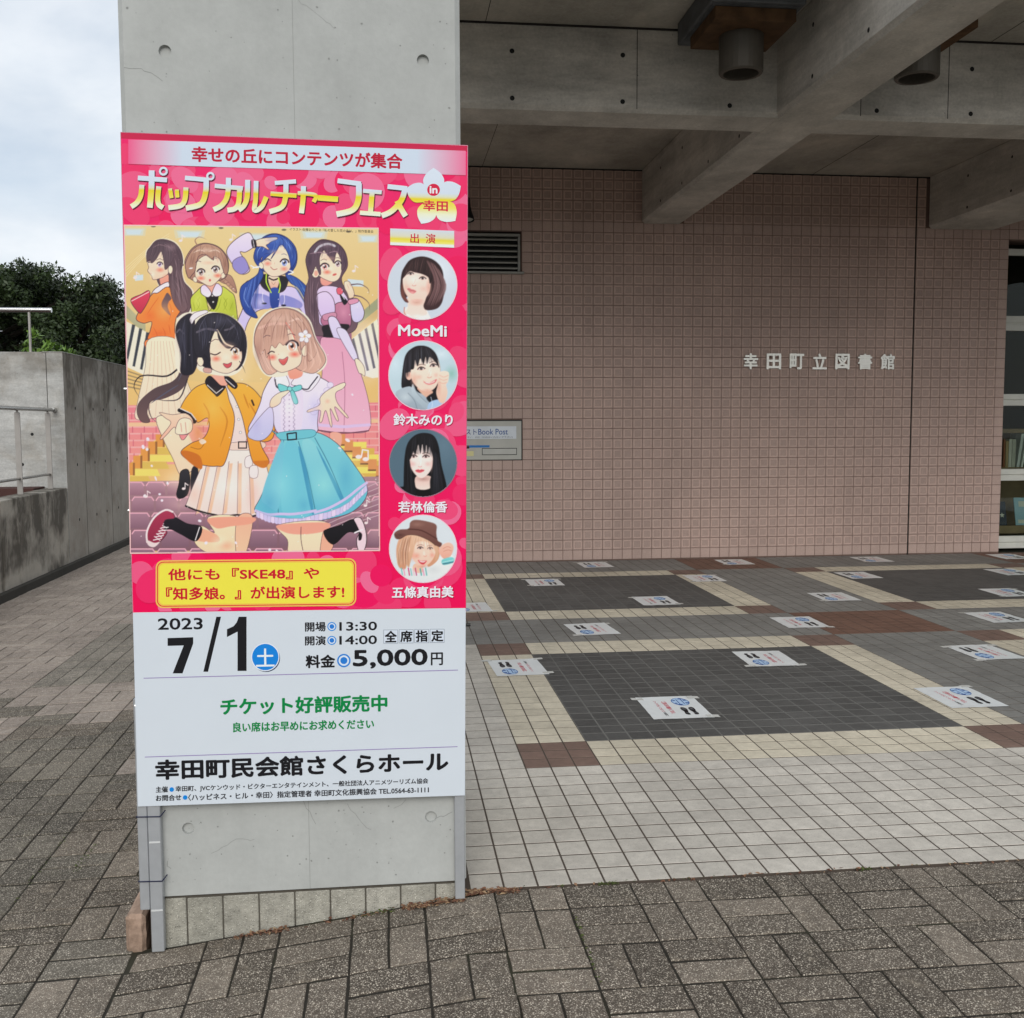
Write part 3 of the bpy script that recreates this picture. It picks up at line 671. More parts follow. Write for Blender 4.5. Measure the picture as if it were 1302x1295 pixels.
# rough pink kerb stones along the left edge of the raised floor
y = 2.935
for k in range(8):
    ln = 0.62 if k else 0.5
    mb = MB(); n0 = 0
    nx, ny, nz = 4, 10, 4; rs = random.Random(40+k)
    x0, x1, z0, z1 = -0.752, -0.698, -0.16, -0.006
    mb.box(x0, x1, y, y+ln-0.012, z0, z1, b=0.010, t=rs.random())
    o = mb.build('kerb_stone', M['pinkstone'])
    tag(o, ['pink kerb stone at the foot of the pillar beside the aluminium leg', 'second pink kerb stone back from the pillar front', 'third pink kerb stone back, beside the pillar rear', 'fourth pink kerb stone back along the floor edge', 'fifth pink kerb stone back along the floor edge', 'sixth pink kerb stone back along the floor edge', 'seventh pink kerb stone back along the floor edge', 'pink kerb stone nearest the library wall'][k], 'kerb stone', 'kerb stones along the floor edge')
    bv = o.modifiers.new('rough', 'SUBSURF'); bv.subdivision_type = 'SIMPLE'; bv.levels = 3; bv.render_levels = 3
    tx = bpy.data.textures.get('rock') or bpy.data.textures.new('rock', 'CLOUDS'); tx.noise_scale = 0.02
    dm = o.modifiers.new('chips', 'DISPLACE'); dm.texture = tx; dm.strength = 0.008; dm.mid_level = 0.5; dm.texture_coords = 'GLOBAL'
    y += ln

# ================================================================== LEFT SIDE: WALLS, RAILS, TREES
RX = -3.42
wl = tag(empty('parapet_wall', (RX-0.1, 7.0, -0.2)), 'low stained concrete parapet wall along the left edge of the path', 'wall')
b = MB(); ys = [1.7, 3.7, 6.7, 9.70, 11.655]
for a, c in zip(ys[:-1], ys[1:]): b.box(RX-0.2, RX, a+0.006, c-0.006, -0.4, 0.70, b=0.008)
def PW(o, e): o.parent = e; o.matrix_parent_inverse = Matrix.Translation(-e.location); return o
PW(b.build('wall_body', M['retain']), wl)
b = MB(); b.box(RX-0.19, RX-0.01, 1.7, 11.655, -0.4, 0.68); PW(b.build('joint_filler', M['joint']), wl)
M['kerb'] = concrete('dark_kerb_concrete', (0.055, 0.05, 0.042), stain=0.4, warm=(0.035, 0.035, 0.025), pits=False)  # one dark tone over the whole kerb, with random darker patches
b = MB(); b.box(RX+0.001, RX+0.05, 1.7, 60, -0.4, -0.108, b=0.006)
tag(b.build('wall_kerb', M['kerb']), 'dark concrete kerb at the foot of the left walls', 'kerb')
tw = tag(empty('tall_wall', (RX-0.1, 12, -0.2)), 'tall weathered concrete wall turning a corner behind the low parapet', 'wall')
M['tall_side'] = M['retain_tall']
b = MB()
yc = 11.66
v = [(RX-0.165, yc, -0.4), (RX, yc, -0.4), (RX, 60, -0.4), (RX-0.2, 60, -0.4), (RX-0.165, yc, 2.13), (RX, yc, 2.13), (RX, 60, 2.13), (RX-0.2, 60, 2.13)]
b.add(v, [(0, 1, 5, 4), (1, 2, 6, 5), (2, 3, 7, 6), (4, 5, 6, 7)], [0, 1, 1, 0]); PW(b.build('return_wall', [M['wall_front'], M['tall_side']]), tw)
b = MB(); b.box(RX-0.21, RX+0.004, yc-0.004, 60, 2.1305, 2.142, b=0.003); PW(b.build('coping', M['wall_front']), tw)
b = MB(); b.box(-9.5, RX-0.172, yc+0.002, yc+0.2, 0.2, 2.138, b=0.004); PW(b.build('front_wall', M['wall_front']), tw)
b = MB(); b.box(RX-0.173, RX-0.164, yc+0.01, yc+0.02, 0.2, 2.13); PW(b.build('wall_joint', M['joint']), tw)
s = MB()
for yy in (12.35, 13.45, 15.2, 17): s.box(RX-0.001, RX+0.0012, yy, yy+0.008, -0.15, 2.12)
PW(s.build('formwork_seam', M['joint']), tw)
for yy in (12.05, 12.75, 13.2, 13.75, 14.3):
    for zz in (0.32, 0.93, 1.55): hole((RX, yy, zz), (1, 0, 0), tw, 0.016).matrix_parent_inverse = Matrix.Translation(-tw.location)
for (x, z) in ((-3.76, 1.27), (-3.87, 0.95)): hole((x, yc+0.002, z), (0, -1, 0), tw, 0.015).matrix_parent_inverse = Matrix.Translation(-tw.location)
M['redbrown'] = plain('red_brown_paving', (0.075, 0.035, 0.03), 0.9)
b = MB(); b.box(-9.5, RX-0.21, 4.0, 11.655, 0.25, 0.60); tag(b.build('upper_path', M['redbrown']), kind='structure')
b = MB(); b.box(-9.5, RX-0.23, 11.3, 11.655, 0.6, 0.715, b=0.004); tag(b.build('low_step', M['redbrown']), 'dark red brown step along the foot of the tall pale wall', 'step')
b = MB(); b.box(-40, RX-0.21, yc+0.21, 70, -0.5, 2.02); tag(b.build('planting_bed', plain('soil', (0.04, 0.035, 0.025), 0.95)), kind='structure')

hr_ = tag(empty('handrail', (-3.52, 7, 0.7)), 'steel handrail with flat posts on the low parapet wall', 'railing')
b = MB(); b.tube((-3.52, 2, 1.527), (-3.52, 11.60, 1.527), 0.021, 14); PW(b.build('top_rail', M['steel'], smooth=True), hr_)
b = MB(); b.tube((-3.52, 2, 0.855), (-3.52, 11.46, 0.855), 0.0135, 12); PW(b.build('lower_rail', M['steel'], smooth=True), hr_)
b = MB(); b.tube((-3.52, 11.59, 1.527), (-3.52, 11.657, 1.527), 0.026, 16); PW(b.build('wall_flange', M['steel'], smooth=False), hr_)
y = 11.42
while y > 2:
    b = MB(); b.box(-3.546, -3.494, y-0.006, y+0.006, 0.702, 1.49, b=0.002); b.box(-3.53, -3.51, y-0.006, y+0.006, 1.49, 1.515); PW(b.build('post', M['flatbar']), hr_); y -= 0.905
ur = tag(empty('upper_railing', (-6, 11.77, 2.14)), 'thin steel railing on top of the tall concrete wall in front of trees', 'railing')
b = MB(); b.tube((-9.4, 11.77, 2.585), (-3.545, 11.77, 2.585), 0.026, 14); PW(b.build('top_rail', M['steel']), ur)
for x in (-3.775, -5.2, -6.6, -8.0):
    b = MB(); b.tube((x, 11.77, 2.135), (x, 11.77, 2.565), 0.0135, 10); PW(b.build('post', M['flatbar']), ur)

def leafmat(name, c, c2):
    m = Mat(name, 0.55, 0.3); col = m.mix(m.ramp(m.tint(), [(0.0, 0.0), (1.0, 1.0)]), c, c2)
    return m.color(col)
def leaves(name, clumps, n, size, mat, parent, seed, droop=0.3):
    r = np.random.default_rng(seed); C = np.array(clumps, float)       # x y z r
    wgt = C[:, 3]**2; pick = r.choice(len(C), n, p=wgt/wgt.sum())
    d = r.normal(size=(n, 3)); d /= np.linalg.norm(d, axis=1)[:, None]
    rad = C[pick, 3]*(r.uniform(0, 1, n)**0.33)*r.uniform(0.9, 1.12, n)
    ctr = C[pick, :3] + d*rad[:, None]*np.array([1, 1, 0.85])
    a = r.normal(size=(n, 3)); a /= np.linalg.norm(a, axis=1)[:, None]
    b = np.cross(a, d+0.4*r.normal(size=(n, 3))); b /= np.linalg.norm(b, axis=1)[:, None]
    s = size*r.uniform(0.6, 1.35, n)[:, None]
    V = np.stack([ctr-a*s, ctr-b*s*0.45, ctr+a*s, ctr+b*s*0.45], 1).reshape(-1, 3)
    me = bpy.data.meshes.new(name); me.vertices.add(4*n); me.vertices.foreach_set('co', V.ravel())
    me.loops.add(4*n); me.loops.foreach_set('vertex_index', np.arange(4*n)); me.polygons.add(n)
    me.polygons.foreach_set('loop_start', np.arange(0, 4*n, 4)); me.polygons.foreach_set('loop_total', np.full(n, 4)); me.update()
    tn = np.clip(0.5+0.35*np.sin(C[pick, 0]*9+C[pick, 2]*7)+r.normal(0, 0.18, n), 0.001, 0.999)
    at = me.attributes.new('tint', 'FLOAT', 'POINT'); at.data.foreach_set('value', np.repeat(tn, 4))
    me.materials.append(mat); o = bpy.data.objects.new(name, me); link(o, parent); return o
def leafmat_abs(name, c, c2):
    m = Mat(name, 0.5, 0.35); a = m.n('ShaderNodeAttribute', attribute_name='tint'); return m.color(m.mix(a.outputs['Fac'], c, c2))
M['leaf'] = leafmat_abs('evergreen_leaves', (0.010, 0.018, 0.006), (0.038, 0.062, 0.018)); M['leaf2'] = leafmat_abs('bright_leaves', (0.05, 0.11, 0.015), (0.15, 0.26, 0.04))
M['bark'] = plain('dark_bark', (0.05, 0.04, 0.03), 0.9, 0.2, 0, 0.4, 12)
def tree(x, y, h, rx, seed, label, n):
    r = random.Random(seed); t = tag(empty('evergreen_tree', (x, y, 2.0)), label, 'tree', 'evergreen trees above the concrete wall')
    b = MB(); th = h-2.0
    b.tube((0, 0, 0), (0.05, 0, th*0.4), 0.16, 10, r2=0.11); 
    for k in range(8):
        a = r.uniform(0, 6.3); b.tube((0.05, 0, th*r.uniform(.18, .42)), (math.cos(a)*rx*.65, math.sin(a)*rx*.6, th*r.uniform(.5, .85)), 0.06, 7, r2=0.02)
    b.build('trunk', M['bark'], t)
    cl = []
    for k in range(120):
        a = r.uniform(0, 6.283); q = r.uniform(0, 1)**0.5; zz = r.uniform(0.0, 0.93)
        prof = math.sqrt(max(0.02, 1-((zz-0.45)/0.56)**2))
        cl.append((math.cos(a)*rx*q*prof, math.sin(a)*rx*q*prof, zz*th, r.uniform(.24, .42)))
    leaves('crown', cl, int(n*1.7), 0.046, M['leaf'], t, seed)
tree(-8.0, 22.5, 4.62, 2.7, 11, 'large dense evergreen tree behind the steel railing, the tallest one', 30000)
tree(-6.9, 23.3, 4.45, 2.0, 12, 'smaller evergreen tree sloping down beside the sign edge', 22000)
tree(-11.4, 24, 4.9, 2.6, 13, 'evergreen tree at the far left behind the tall wall', 14000)
tree(-6.0, 25.0, 4.1, 1.7, 14, 'lowest evergreen tree just left of the sign and pillar', 12000)
bush = tag(empty('leafy_weed', (-3.75, 12.1, 2.02)), 'bright green leafy weed sprouting behind the top of the tall wall', 'plant')
leaves('foliage', [(-0.15, 0, 0.22, .08), (-0.1, 0.05, 0.36, .07), (0.05, 0, 0.2, .08), (0.18, 0, 0.17, .07), (0.28, 0.05, 0.14, .06), (-0.02, 0, 0.13, .08), (-0.2, 0, .12, .06)], 170, 0.042, M['leaf2'], bush, 5)
b = MB(); 
for (x, z) in ((-0.15, 0.3), (0.05, 0.22), (0.2, 0.18)): b.tube((x*0.5, 0, 0), (x, 0, z), 0.004, 5)
b.build('stem', M['leaf2'], bush)

# dry leaf litter and moss at the foot of the pillar and along the edge of the tiles
def bits(name, spots, n, size, mat, seed):
    r = random.Random(seed); mb = MB()
    for k in range(n):
        x0, x1, y0, y1 = r.choice(spots); x, y = r.uniform(x0, x1), r.uniform(y0, y1)
        z = gz(x)+r.uniform(0.0005, 0.006); a = r.uniform(0, 6.3); s = size*r.uniform(.4, 1.4); e = r.uniform(-.6, .6)
        c, d = math.cos(a)*s, math.sin(a)*s
        mb.add([(x-c, y-d, z), (x+d*.45, y-c*.45, z+abs(e)*s), (x+c, y+d, z+e*s*.5+.001), (x-d*.45, y+c*.45, z+abs(e)*s*.4)], [(0, 1, 2, 3)], 0, r.random())
    return tag(mb.build(name, mat), kind='stuff')
lit = Mat('dry_leaf_litter', 0.8); M['litter'] = lit.color(lit.ramp(lit.tint(), [(0.0, (0.10, 0.04, 0.025)), (0.5, (0.24, 0.12, 0.07)), (1.0, (0.38, 0.27, 0.16))]))
bits('leaf_litter', [(0.02, 0.2, 2.895, 2.93)]*5+[(0.2, 0.36, 2.925, 2.962)]*5+[(-0.45, -0.3, 2.90, 2.925)]*2+[(0.36, 1.5, 2.945, 2.96), (0.7, 2.4, 2.945, 2.962), (-0.25, 0.0, 2.90, 2.925)], 620, 0.0075, M['litter'], 3)
ms_ = Mat('moss', 0.9); M['moss'] = ms_.color(ms_.ramp(ms_.tint(), [(0.0, (0.03, 0.045, 0.012)), (1.0, (0.12, 0.15, 0.035))]))
bits('moss', [(-0.12, 0.0, 2.90, 2.925), (0.6, 0.66, 2.94, 2.96), (1.4, 1.45, 2.945, 2.96), (2.1, 2.16, 2.945, 2.96), (0.2, 2.4, 2.952, 2.962), (-1.07, -1.04, 3.5, 3.75), (-1.19, -1.17, 3.3, 3.9), (0.49, 0.5, 2.4, 2.8)], 420, 0.0045, M['moss'], 9)

# ================================================================== FLAT PRINT (the poster on the sign, notices, lettering)
# The print was measured on the photo and is laid out here in millimetre-true coordinates of its own board.
HB = [0.00195610506, -2.10185582e-05, -0.735529564, -6.64378771e-05, -0.00204973154, 2.11362633, -7.95585946e-05, -6.27749079e-05, 1.0]
def bd(x, y):
    """reading of the rectified poster (0.9 x 1.8 m) -> metres on the board, origin at the middle of its lower edge"""
    w_ = HB[6]*x+HB[7]*y+1.0
    return (HB[0]*x+HB[1]*y+HB[2])/w_, (HB[3]*x+HB[4]*y+HB[5])/w_
def lin(c): return tuple(((x/255+0.055)/1.055)**2.4 if x > 10 else x/255/12.92 for x in c)
WB = (0.94, 0.955, 0.97)
def ink(c):
    l = lin(c); return tuple(min(0.86, a/b) for a, b in zip(l, WB))
def spline(pts, closed=True, k=6):
    n = len(pts); out_ = []
    rng = range(n) if closed else range(n-1)
    for i in rng:
        g = (lambda j: pts[j % n]) if closed else (lambda j: pts[max(0, min(n-1, j))])
        p0, p1, p2, p3 = g(i-1), g(i), g(i+1), g(i+2)
        for q in range(k):
            t = q/k
            out_.append(tuple(0.5*((2*p1[d])+(-p0[d]+p2[d])*t+(2*p0[d]-5*p1[d]+4*p2[d]-p3[d])*t*t+(-p0[d]+3*p1[d]-3*p2[d]+p3[d])*t**3) for d in (0, 1)))
    if not closed: out_.append(pts[-1])
    return out_
def clip(poly, rect):
    x0, y0, x1, y1 = rect
    for ax, v_, sgn in ((0, x0, 1), (0, x1, -1), (1, y0, 1), (1, y1, -1)):
        o = []
        for i in range(len(poly)):
            a, b = poly[i-1], poly[i]; ia, ib = sgn*(a[ax]-v_) >= 0, sgn*(b[ax]-v_) >= 0
            if ia != ib:
                t = (v_-a[ax])/(b[ax]-a[ax]); o.append((a[0]+(b[0]-a[0])*t, a[1]+(b[1]-a[1])*t))
            if ib: o.append(b)
        poly = o
        if not poly: return []
    return poly
def clip_convex(poly, cv):
    for i in range(len(cv)):
        a, b = cv[i-1], cv[i]; o = []
        side = lambda q: (b[0]-a[0])*(q[1]-a[1])-(b[1]-a[1])*(q[0]-a[0])
        for j in range(len(poly)):
            p0, p1 = poly[j-1], poly[j]; s0, s1 = side(p0), side(p1)
            if (s0 >= 0) != (s1 >= 0):
                t = s0/(s0-s1); o.append((p0[0]+(p1[0]-p0[0])*t, p0[1]+(p1[1]-p0[1])*t))
            if s1 >= 0: o.append(p1)
        poly = o
        if not poly: return []
    return poly
class Print:
    """flat ink on a sheet: each shape lies a few microns above the one before; local x right, z up, faces -y"""
    depth = 0
    def __init__(s, conv=bd, flat=False, base=None):
        s.v = []; s.f = []; s.c = []; s.conv = conv; s.o = (0, 0, 1.0); s.eps = 5e-6; s.flat = flat; s.rect = None; s.circ = None
        s.k = 0 if base is None else base
    def fr(s, ox, oy, sc_): s.o = (ox, oy, sc_)
    def px(s, p): return (s.o[0]+p[0]/s.o[2], s.o[1]+p[1]/s.o[2])
    def raw(s, pts, tris, cols):
        """pts already in board metres"""
        s.k += 1; y = -s.k*s.eps; n = len(s.v)
        s.v += [(p[0], y, p[1]) for p in pts] if not s.flat else [(p[0], p[1], -y) for p in pts]
        s.c += cols
        for t in tris:
            a, b, c = (pts[i] for i in t)
            cr = (b[0]-a[0])*(c[1]-a[1])-(b[1]-a[1])*(c[0]-a[0])
            if abs(cr) < 1e-12: continue
            s.f.append(tuple(i+n for i in (t if cr > 0 else (t[0], t[2], t[1]))))
    def shape(s, pts, col, col2=None, g=None, al=1.0):
        """pts in photo units; col -> col2 along direction g=(x0,y0,x1,y1) in frame units"""
        P_ = [s.px(p) for p in pts]
        if s.rect: P_ = clip(P_, s.rect)
        if s.circ: P_ = clip_convex(P_, [(s.circ[0]+s.circ[2]*math.cos(k*.19635), s.circ[1]+s.circ[2]*math.sin(k*.19635)) for k in range(32)])
        if len(P_) < 3: return
        q = [P_[0]]
        for p in P_[1:]:
            if abs(p[0]-q[-1][0])+abs(p[1]-q[-1][1]) > 0.02: q.append(p)
        if len(q) < 3: return
        B = [s.conv(*p) for p in q]
        tr_ = tessellate_polygon([[Vector((b[0]*100, b[1]*100, 0)) for b in B]])
        c1 = ink(col)
        if col2 is None: cols = [(*c1, al)]*len(B)
        else:
            c2 = ink(col2)
            if g is None: ys_ = [p[1] for p in q]; a, b = (0, min(ys_)), (0, max(ys_))
            else: a, b = s.px(g[:2]), s.px(g[2:])
            dx, dy = b[0]-a[0], b[1]-a[1]; L2 = dx*dx+dy*dy or 1
            cols = []
            for p in q:
                t = max(0, min(1, ((p[0]-a[0])*dx+(p[1]-a[1])*dy)/L2)); cols.append((*[x*(1-t)+y_*t for x, y_ in zip(c1, c2)], al))
        s.raw(B, tr_, cols)
    def sp(s, txt, col, col2=None, g=None, line=None, lw=0.7, sm=True, al=1.0):
        pts = [tuple(map(float, p.split(','))) for p in txt.split()] if isinstance(txt, str) else list(txt)
        pp = spline(pts) if sm else pts
        s.shape(pp, col, col2, g, al)
        if line: s.st(pp+[pp[0]], lw*s.o[2], line, sm=False)
    def st(s, txt, w_, col, sm=True, taper=False):
        pts = [tuple(map(float, p.split(','))) for p in txt.split()] if isinstance(txt, str) else list(txt)
        if sm and len(pts) > 2: pts = spline(pts, False)
        if s.rect:
            x0, y0, x1, y1 = s.rect; runs = [[]]
            for p in pts:
                X, Y = s.px(p)
                if x0 <= X <= x1 and y0 <= Y <= y1: runs[-1].append(p)
                elif runs[-1]: runs.append([])
        else: runs = [pts]
        if s.circ: runs = [[q for q in rn if math.hypot(s.px(q)[0]-s.circ[0], s.px(q)[1]-s.circ[1]) < s.circ[2]-0.3] for rn in runs]
        for pts in runs:
            n = len(pts)
            if n < 2: continue
            Lf = []; Rt = []
            for i, p in enumerate(pts):
                a = pts[max(0, i-1)]; b = pts[min(n-1, i+1)]; dx, dy = b[0]-a[0], b[1]-a[1]; l = math.hypot(dx, dy) or 1
                ww = w_/2
                if taper: t = i/(n-1); ww *= max(0.12, math.sin(math.pi*min(1, max(0, 0.12+0.88*t)))**0.6 if taper == 2 else (1-t)**0.7+0.08)
                Lf.append((p[0]-dy/l*ww, p[1]+dx/l*ww)); Rt.append((p[0]+dy/l*ww, p[1]-dx/l*ww))
            B = [s.conv(*s.px(p)) for p in Lf+Rt]
            tr_ = [t for i in range(n-1) for t in ((i, i+1, n+i+1), (i, n+i+1, n+i))]
            s.raw(B, tr_, [(*ink(col), 1.0)]*len(B))
    def el(s, cx, cy, rx, ry, col, col2=None, g=None, rot=0, n=26, al=1.0, line=None, lw=0.7, a0=0, a1=360):
        c_, s_ = math.cos(math.radians(rot)), math.sin(math.radians(rot)); pts = []
        full = a1-a0 >= 360
        for k in range(n if full else n+1):
            t = math.radians(a0+(a1-a0)*k/n); x, y = rx*math.cos(t), ry*math.sin(t); pts.append((cx+x*c_-y*s_, cy+x*s_+y*c_))
        s.shape(pts, col, col2, g, al)
        if line: s.st(pts+([pts[0]] if full else []), lw*s.o[2], line, sm=False)
    def soft(s, cx, cy, rx, ry, col, a=0.6, base=(246, 222, 196), n=20):
        """soft edged spot (blusher): its ink runs out into the tone around it"""
        B = [s.conv(*s.px((cx, cy)))]+[s.conv(*s.px((cx+rx*math.cos(2*math.pi*k/n), cy+ry*math.sin(2*math.pi*k/n)))) for k in range(n)]
        c0, c1 = ink(col), ink(base); cm = tuple(x*a+y_*(1-a) for x, y_ in zip(c0, c1))
        s.raw(B, [(0, k+1, (k+1) % n+1) for k in range(n)], [(*cm, 1)]+[(*c1, 1)]*n)
    def text(s, t, x0, x1, yc, h, col, bold=0.0, shear=0.0, res=3):
        """lettering fitted to a measured box: x0..x1 wide, centred on yc, h tall"""
        vs, fs, bx = glyphs(t, shear, res)
        a = s.conv(*s.px((x0, yc))); b = s.conv(*s.px((x1, yc))); m = s.conv(*s.px(((x0+x1)/2, yc)))
        up = s.conv(*s.px(((x0+x1)/2, yc-h/2))); dn = s.conv(*s.px(((x0+x1)/2, yc+h/2)))
        W_ = math.hypot(b[0]-a[0], b[1]-a[1]) if s.flat else b[0]-a[0]; H_ = math.hypot(up[0]-dn[0], up[1]-dn[1]) if s.flat else up[1]-dn[1]
        if s.flat: ux, uy = ((b[0]-a[0])/W_, (b[1]-a[1])/W_), ((up[0]-dn[0])/H_, (up[1]-dn[1])/H_); org = ((a[0]+dn[0]-m[0]), (a[1]+dn[1]-m[1]))
        else: ux, uy = (1, 0), (0, 1); org = (a[0], m[1]-H_/2)
        em = H_/(bx[3]-bx[1]); bo = bold*em
        W2, H2 = W_-2*bo, H_-2*bo
        for ox, oy in ([(0, 0)] if bold <= 0 else [(math.cos(k*math.pi/3)*bo, math.sin(k*math.pi/3)*bo) for k in range(6)]):
            P_ = []
            for x, y in vs:
                p, q = (x-bx[0])/(bx[2]-bx[0])*W2+bo+ox, (y-bx[1])/(bx[3]-bx[1])*H2+bo+oy
                P_.append((org[0]+ux[0]*p+uy[0]*q, org[1]+ux[1]*p+uy[1]*q))
            s.raw(P_, fs, [(*ink(col), 1.0)]*len(P_))
    def build(s, name, mat, parent=None):
        me = bpy.data.meshes.new(name); me.from_pydata(s.v, [], s.f); me.materials.append(mat)
        a = me.color_attributes.new('ink', 'FLOAT_COLOR', 'POINT'); a.data.foreach_set('color', np.array(s.c, dtype=np.float32).ravel()); me.update()
        o = bpy.data.objects.new(name, me); link(o, parent); return o

class Paint(Print):
    """a printed picture: inks are blended on a fine grid of points, then laid on the board as one coloured sheet"""
    def __init__(s, x0, y0, x1, y1, res, bg):
        super().__init__(); s.res = res; s.nx, s.ny = int((x1-x0)*res)+1, int((y1-y0)*res)+1
        s.X = x0+np.arange(s.nx)/res; s.Y = y0+np.arange(s.ny)/res
        s.img = np.empty((s.ny, s.nx, 3)); s.img[:] = np.array(bg, float); s.keep = None; s.edge = 0.55
    def _win(s, xa, ya, xb, yb, m):
        i0, i1 = np.searchsorted(s.X, xa-m), np.searchsorted(s.X, xb+m); j0, j1 = np.searchsorted(s.Y, ya-m), np.searchsorted(s.Y, yb+m)
        if i1 <= i0 or j1 <= j0: return None
        gx, gy = np.meshgrid(s.X[i0:i1], s.Y[j0:j1]); return i0, i1, j0, j1, gx, gy
    def _put(s, wn, a, col):
        i0, i1, j0, j1 = wn[:4]; t = s.img[j0:j1, i0:i1]; a = np.clip(a, 0, 1)[..., None]; t[:] = t*(1-a)+np.asarray(col, float)*a
    def shape(s, pts, col, col2=None, g=None, al=1.0, edge=None):
        P_ = np.array([s.px(p) for p in pts]); e = edge or s.edge
        wn = s._win(P_[:, 0].min(), P_[:, 1].min(), P_[:, 0].max(), P_[:, 1].max(), e+.5)
        if wn is None: return
        gx, gy = wn[4], wn[5]; d2 = np.full(gx.shape, 1e9); ins = np.zeros(gx.shape, bool)
        A = np.roll(P_, 1, 0)
        for (ax, ay), (bx, by) in zip(A, P_):
            ex, ey = bx-ax, by-ay; L2 = ex*ex+ey*ey
            if L2 < 1e-9: continue
            t = np.clip(((gx-ax)*ex+(gy-ay)*ey)/L2, 0, 1); d2 = np.minimum(d2, (gx-ax-t*ex)**2+(gy-ay-t*ey)**2)
            if ay != by: ins ^= ((ay > gy) != (by > gy)) & (gx < (bx-ax)*(gy-ay)/(by-ay)+ax)
        sd_ = np.where(ins, 1, -1)*np.sqrt(d2); a = np.clip(0.5+sd_/(2*e), 0, 1)*al
        if col2 is None: c = np.array(col, float)
        else:
            if g is None: p0, p1 = (0, P_[:, 1].min()), (0, P_[:, 1].max())
            else: p0, p1 = s.px(g[:2]), s.px(g[2:])
            dx, dy = p1[0]-p0[0], p1[1]-p0[1]; t = np.clip(((gx-p0[0])*dx+(gy-p0[1])*dy)/(dx*dx+dy*dy or 1), 0, 1)[..., None]
            c = np.array(col, float)*(1-t)+np.array(col2, float)*t
        s._put(wn, a, c)
    def st(s, txt, w_, col, sm=True, taper=False, al=1.0):
        pts = [tuple(map(float, p.split(','))) for p in txt.split()] if isinstance(txt, str) else list(txt)
        if sm and len(pts) > 2: pts = spline(pts, False, 4)
        P_ = np.array([s.px(p) for p in pts]); w0 = w_/s.o[2]; n = len(P_)
        wn = s._win(P_[:, 0].min(), P_[:, 1].min(), P_[:, 0].max(), P_[:, 1].max(), w0+1)
        if wn is None: return
        gx, gy = wn[4], wn[5]; cov = np.zeros(gx.shape)
        for i in range(n-1):
            (ax, ay), (bx, by) = P_[i], P_[i+1]; ex, ey = bx-ax, by-ay; L2 = ex*ex+ey*ey
            if L2 < 1e-9: continue
            t = np.clip(((gx-ax)*ex+(gy-ay)*ey)/L2, 0, 1); d = np.sqrt((gx-ax-t*ex)**2+(gy-ay-t*ey)**2)
            hw = w0/2
            if taper: q = (i+t)/(n-1); hw = hw*np.maximum(0.1, (np.sin(np.pi*np.clip(0.08+0.9*q, 0, 1))**0.7 if taper == 2 else (1-q)**0.7))
            cov = np.maximum(cov, np.clip((hw+0.4-d)/0.75, 0, 1)*np.minimum(1, (2*hw+.15)/0.75))
        s._put(wn, cov*al, col)
    def soft(s, cx, cy, rx, ry, col, a=0.6, base=None, n=0):
        x, y = s.px((cx, cy)); rx, ry = rx/s.o[2], ry/s.o[2]; wn = s._win(x-rx, y-ry, x+rx, y+ry, 1)
        if wn is None: return
        q = np.sqrt(((wn[4]-x)/rx)**2+((wn[5]-y)/ry)**2); s._put(wn, a*np.clip(1-q, 0, 1)**1.2*1.1, col)
    def el(s, cx, cy, rx, ry, col, col2=None, g=None, rot=0, n=26, al=1.0, line=None, lw=0.7, a0=0, a1=360):
        super().el(cx, cy, rx, ry, col, col2, g, rot, 18, al, line, lw, a0, a1)
    def blur(s, k=1):
        for _ in range(k):
            p_ = np.pad(s.img, ((1, 1), (1, 1), (0, 0)), mode='edge'); s.img = (p_[1:-1, 1:-1]*4+p_[:-2, 1:-1]+p_[2:, 1:-1]+p_[1:-1, :-2]+p_[1:-1, 2:])/8
    def grain(s, a, seed=1):
        r = np.random.default_rng(seed); s.img = np.clip(s.img+r.normal(0, a, s.img.shape[:2])[..., None], 0, 255)
    def build(s, name, mat, parent=None, inside=None, layer=400):
        gx, gy = np.meshgrid(s.X, s.Y); w_ = HB[6]*gx+HB[7]*gy+1; U = (HB[0]*gx+HB[1]*gy+HB[2])/w_; V = (HB[3]*gx+HB[4]*gy+HB[5])/w_
        co = np.stack([U, np.full(U.shape, -layer*s.eps), V], -1).reshape(-1, 3)
        c = s.img/255; c = np.where(c > 0.04045, ((c+0.055)/1.055)**2.4, c/12.92)/np.array(WB); c = np.minimum(c, 0.86)
        col = np.concatenate([c.reshape(-1, 3), np.ones((co.shape[0], 1))], 1).astype(np.float32)
        idx = np.arange(s.nx*s.ny).reshape(s.ny, s.nx); q = np.stack([idx[1:, :-1], idx[1:, 1:], idx[:-1, 1:], idx[:-1, :-1]], -1).reshape(-1, 4)
        if inside is not None:
            k_ = inside(gx, gy).reshape(-1); q = q[k_[q].all(1)]
            used = np.unique(q); re_ = np.full(len(co), -1); re_[used] = np.arange(len(used)); co = co[used]; col = col[used]; q = re_[q]
        me = bpy.data.meshes.new(name); me.vertices.add(len(co)); me.vertices.foreach_set('co', co.ravel()); n = len(q)
        me.loops.add(4*n); me.loops.foreach_set('vertex_index', q.ravel()); me.polygons.add(n)
        me.polygons.foreach_set('loop_start', np.arange(0, 4*n, 4)); me.polygons.foreach_set('loop_total', np.full(n, 4)); me.update()
        a = me.color_attributes.new('ink', 'FLOAT_COLOR', 'POINT'); a.data.foreach_set('color', col.ravel()); me.materials.append(mat)
        o = bpy.data.objects.new(name, me); link(o, parent); return o
_gl = {}
